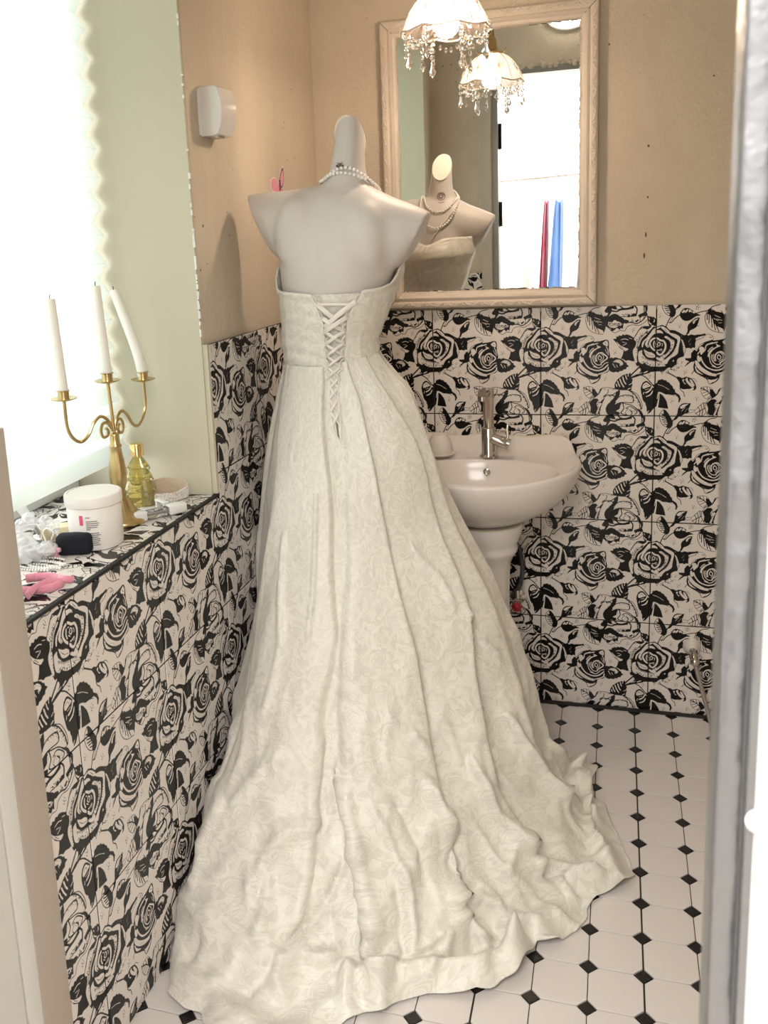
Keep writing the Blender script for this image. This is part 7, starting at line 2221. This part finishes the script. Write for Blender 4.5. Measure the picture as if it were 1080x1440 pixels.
# white and clear plastic tube, lying in front of the headband
tb = empty('plastic_tube', (-.383,-.992,SZ+.0115), 'white ended clear plastic tube lying at the sill edge by the candelabra foot', 'tube', rz=R(53))
def rbox(mb, x0, x1, w, h, c=.003): return mb.box((x0,-w,-h), (x1,w,h), c=c)
rings_ = lambda x0, x1, w: MB().box((x0,-w,-w*.95), (x1,w,w*.95), c=.0045)
rings_(-.058,-.030,.0112).obj('end_cap', M['white'], tb)
rings_(.018,.058,.0112).obj('end_cap', M['white'], tb)
M['clear'] = mat('clear_plastic', (.9,.9,.9), .05, trans=.9, ior=1.3)
rings_(-.031,.019,.0092).obj('clear_middle', M['clear'], tb)
MB().tube([(-.03,0,-.001),(.018,0,-.001)], .003, 8).obj('inner_rod', M['steel'], tb)
tg = empty('white_clip', (-.398,-.952,SZ), 'small white plastic tag leaning on the beaded headband above the tube', 'tag', rz=R(-35))
MB().box((-.020,-.006,.020), (.020,.006,.0235), c=.001).box((-.018,-.005,.0),(-.013,.005,.0205), c=.001).box((.013,-.005,.0),(.018,.005,.0205), c=.001).obj('tag_body', M['white'], tg)

# white tub of wax
M['label'] = mat('label_print', (.10,.10,.10), .6); M['pinkbar'] = mat('pink_label_bar', (.72,.10,.20), .5); M['tub'] = mat('white_tub_plastic', (.84,.81,.77), .35)
tub = empty('plastic_tub', (-.427,-1.160,SZ), 'round white plastic tub with screw lid and small printed label on the sill', 'tub')
MB().lathe([(.048,0),(.051,.002),(.0525,.008),(.0535,.080),(.0525,.082),(.0525,.086),(0,.086)], 56).obj('tub_body', M['tub'], tub)
MB().lathe([(.0545,.083),(.0560,.084),(.0565,.088),(.0565,.101),(.055,.1035),(.051,.104),(.050,.1025),(0,.1025)], 120, flute=lambda t,h: (.006*math.sin(60*t) if .087 < h < .102 else 0)).obj('screw_lid', M['tub'], tub)
def on_tub(a0, a1, h0, h1, m, name):
    mb = MB(); n = 6; mb.loft([[(.0541*math.cos(a0+(a1-a0)*i/n), .0541*math.sin(a0+(a1-a0)*i/n), h) for i in range(n+1)] for h in (h0, h1)], closed=False, cap0=False, cap1=False)
    return mb
an = R(-80)
lb = MB(); rs = np.random.RandomState(2)
for k_ in range(15):
    h = .066-.0038*k_
    if k_ in (1, 7): continue
    a = R(-78); end = R(-78)+ (R(9) if k_ in (0, 6) else R(26+rs.randint(-3,3)))
    while a < end:
        w = R(rs.uniform(1.2,3.4)); q = on_tub(a, min(a+w, end), h, h+.0018, None, ''); lb.add(q.v, q.f); a += w+R(.7)
o = lb.obj('label_print', M['label'], tub); o['kind'] = 'stuff'
q = on_tub(R(-92), R(-84), .052, .071, None, ''); q.obj('label_bar', M['pinkbar'], tub)

tub.scale = (.93, .93, .97)

# black pouch with clip and ring
M['velvet'] = mat('black_navy_velvet', (.008,.009,.015), .9); M['pinkplastic'] = mat('pink_plastic', (.80,.45,.52), .35)
pc = empty('black_pouch', (-.440,-1.218,SZ), 'black velvet pouch leaning on the white tub', 'pouch', rz=R(18))
MB().box((-.030,-.016,.0),(.034,.016,.038), c=.009).obj('pouch_body', M['velvet'], pc)
cp_ = empty('bulldog_clip', (-.467,-1.248,SZ), 'pink bar clip with white wire loop in front of the black pouch', 'clip')
MB().box((-.014,-.004,.012),(.018,.004,.020), c=.002).box((-.010,-.0035,.0),(.012,.0035,.013), c=.001).obj('clip_bar', M['pinkplastic'], cp_)
MB().tube(spline([(-.010,-.002,.016),(-.008,-.003,.034),(-.012,-.003,.048),(-.002,-.003,.057),(.010,-.003,.050),(.004,-.003,.036)], 7), .0013, 7).obj('wire_loop', M['white'], cp_)

# tulle flowers, hair comb, wooden block, pearl chain, pink scrunchie
M['tulle'] = bpy.data.materials.new('white_tulle'); M['tulle'].use_nodes = True
nt = M['tulle'].node_tree; nt.nodes.clear(); L = nt.links.new
out_n = N(nt,'ShaderNodeOutputMaterial'); df = N(nt,'ShaderNodeBsdfDiffuse'); tp = N(nt,'ShaderNodeBsdfTransparent'); ms = N(nt,'ShaderNodeMixShader'); ms.inputs[0].default_value=.42
df.inputs[0].default_value=(.90,.90,.90,1); L(tp.outputs[0], ms.inputs[1]); L(df.outputs[0], ms.inputs[2]); L(ms.outputs[0], out_n.inputs[0])
def tulle_puff(mb, c, r, seed, flat_=.7):
    b = len(mb.v); n1, n2 = 36, 22; rings = []
    for i in range(n2+1):
        f = PI*i/n2; ring_ = []
        for j in range(n1):
            t = 2*PI*j/n1; d = Vector((math.sin(f)*math.cos(t), math.sin(f)*math.sin(t), math.cos(f)*flat_))
            q = r*(1+.45*noise.noise(d*2.2+Vector((seed,0,0))))
            p = Vector(c)+d*q; ring_.append((p.x, p.y, max(p.z, .001)))
        rings.append(ring_)
    mb.loft(rings)
tl_ = empty('tulle_hairpiece', (-.490,-1.245,SZ), 'white tulle flower hairpiece bunched at the left end of the sill', 'hairpiece')
mb = MB()
for i, (x, y, z_, r) in enumerate([(-.03,-.02,.022,.026),(.0,-.03,.018,.022),(.018,-.012,.020,.018),(-.045,.005,.026,.024),(.03,-.028,.026,.014),(-.010,-.045,.016,.020)]): tulle_puff(mb, (x,y,z_), r, i*3.1)
mb.obj('tulle_petals', M['tulle'], tl_, angle=120)
mb = MB()
for i, (x, y, z_, r) in enumerate([(-.052,.045,.052,.014),(-.02,.050,.048,.013),(-.060,.030,.046,.012),(.0,.045,.040,.010)]): tulle_puff(mb, (x,y,z_), r, 20+i*3.1, 1)
mb.obj('net_flower', M['tulle'], tl_, angle=120)
MB().tube(spline([(-.075,.010,.008),(-.066,.018,.034),(-.048,.030,.047),(-.020,.040,.046),(.004,.040,.040),(.014,.036,.020)], 7), .0013, 7).obj('wire_band', M['white'], tl_)
hc = empty('hair_clip', (-.560,-1.165,SZ), 'white handled metal hair tool standing among the tulle', 'hair tool', rz=R(20))
MB().tube([(.012,0,.012),(-.004,0,.040)], .0048, 10, flat=.4).obj('metal_tip', M['steel'], hc); MB().tube([(-.002,0,.036),(-.022,0,.074)], [.009,.010], 16, flat=.45).obj('handle', M['white'], hc)
wb = empty('wooden_block', (-.520,-1.140,SZ), 'pale wooden block beside the white tub', 'block', rz=R(38))
MB().box((-.034,-.016,0),(.034,.016,.024), c=.0015).obj('block_body', mat('pale_wood', (.72,.62,.40), .5, vary=.12, vscale=20, bump=.1), wb)
pk = empty('pearl_chain', (-.462,-1.300,SZ), 'coiled silver grey pearl chain on the sill in front of the tulle', 'chain')
for k_ in range(4):
    P = [Vector((.006*k_-.012+(.055-.006*k_)*math.cos(a)*1.0, .006*k_+(.014+.003*k_)*math.sin(a), .0022+.0028*(k_%2))) for a in np.linspace(.3*k_, .3*k_+5.6, 50)]
    beads('bead_strand', P, .0022, pk)
sr = empty('pink_hair_tie', (-.410,-1.385,SZ), 'pink velvet hair tie at the near end of the sill', 'hair tie')
M['pinkvelvet'] = mat('pink_velvet', (.80,.30,.40), .8, sheen=.8, bump=.4, bscale=150)
for nm, P, r in (('loop', [(-.03,.02,.008),(.0,.030,.010),(.03,.024,.010),(.045,.006,.010),(.030,-.018,.009),(.0,-.028,.008),(-.03,-.024,.008)], .0075), ('knot', [(.024,.034,.010),(.038,.018,.014),(.052,.010,.016),(.058,.020,.012)], .0065), ('tail', [(.046,.012,.010),(.030,-.008,.016),(.020,-.030,.014),(.018,-.048,.008)], .0070)):
    MB().tube(spline(P, 6), r, 10, flat=.6).obj('velvet_'+nm, M['pinkvelvet'], sr)
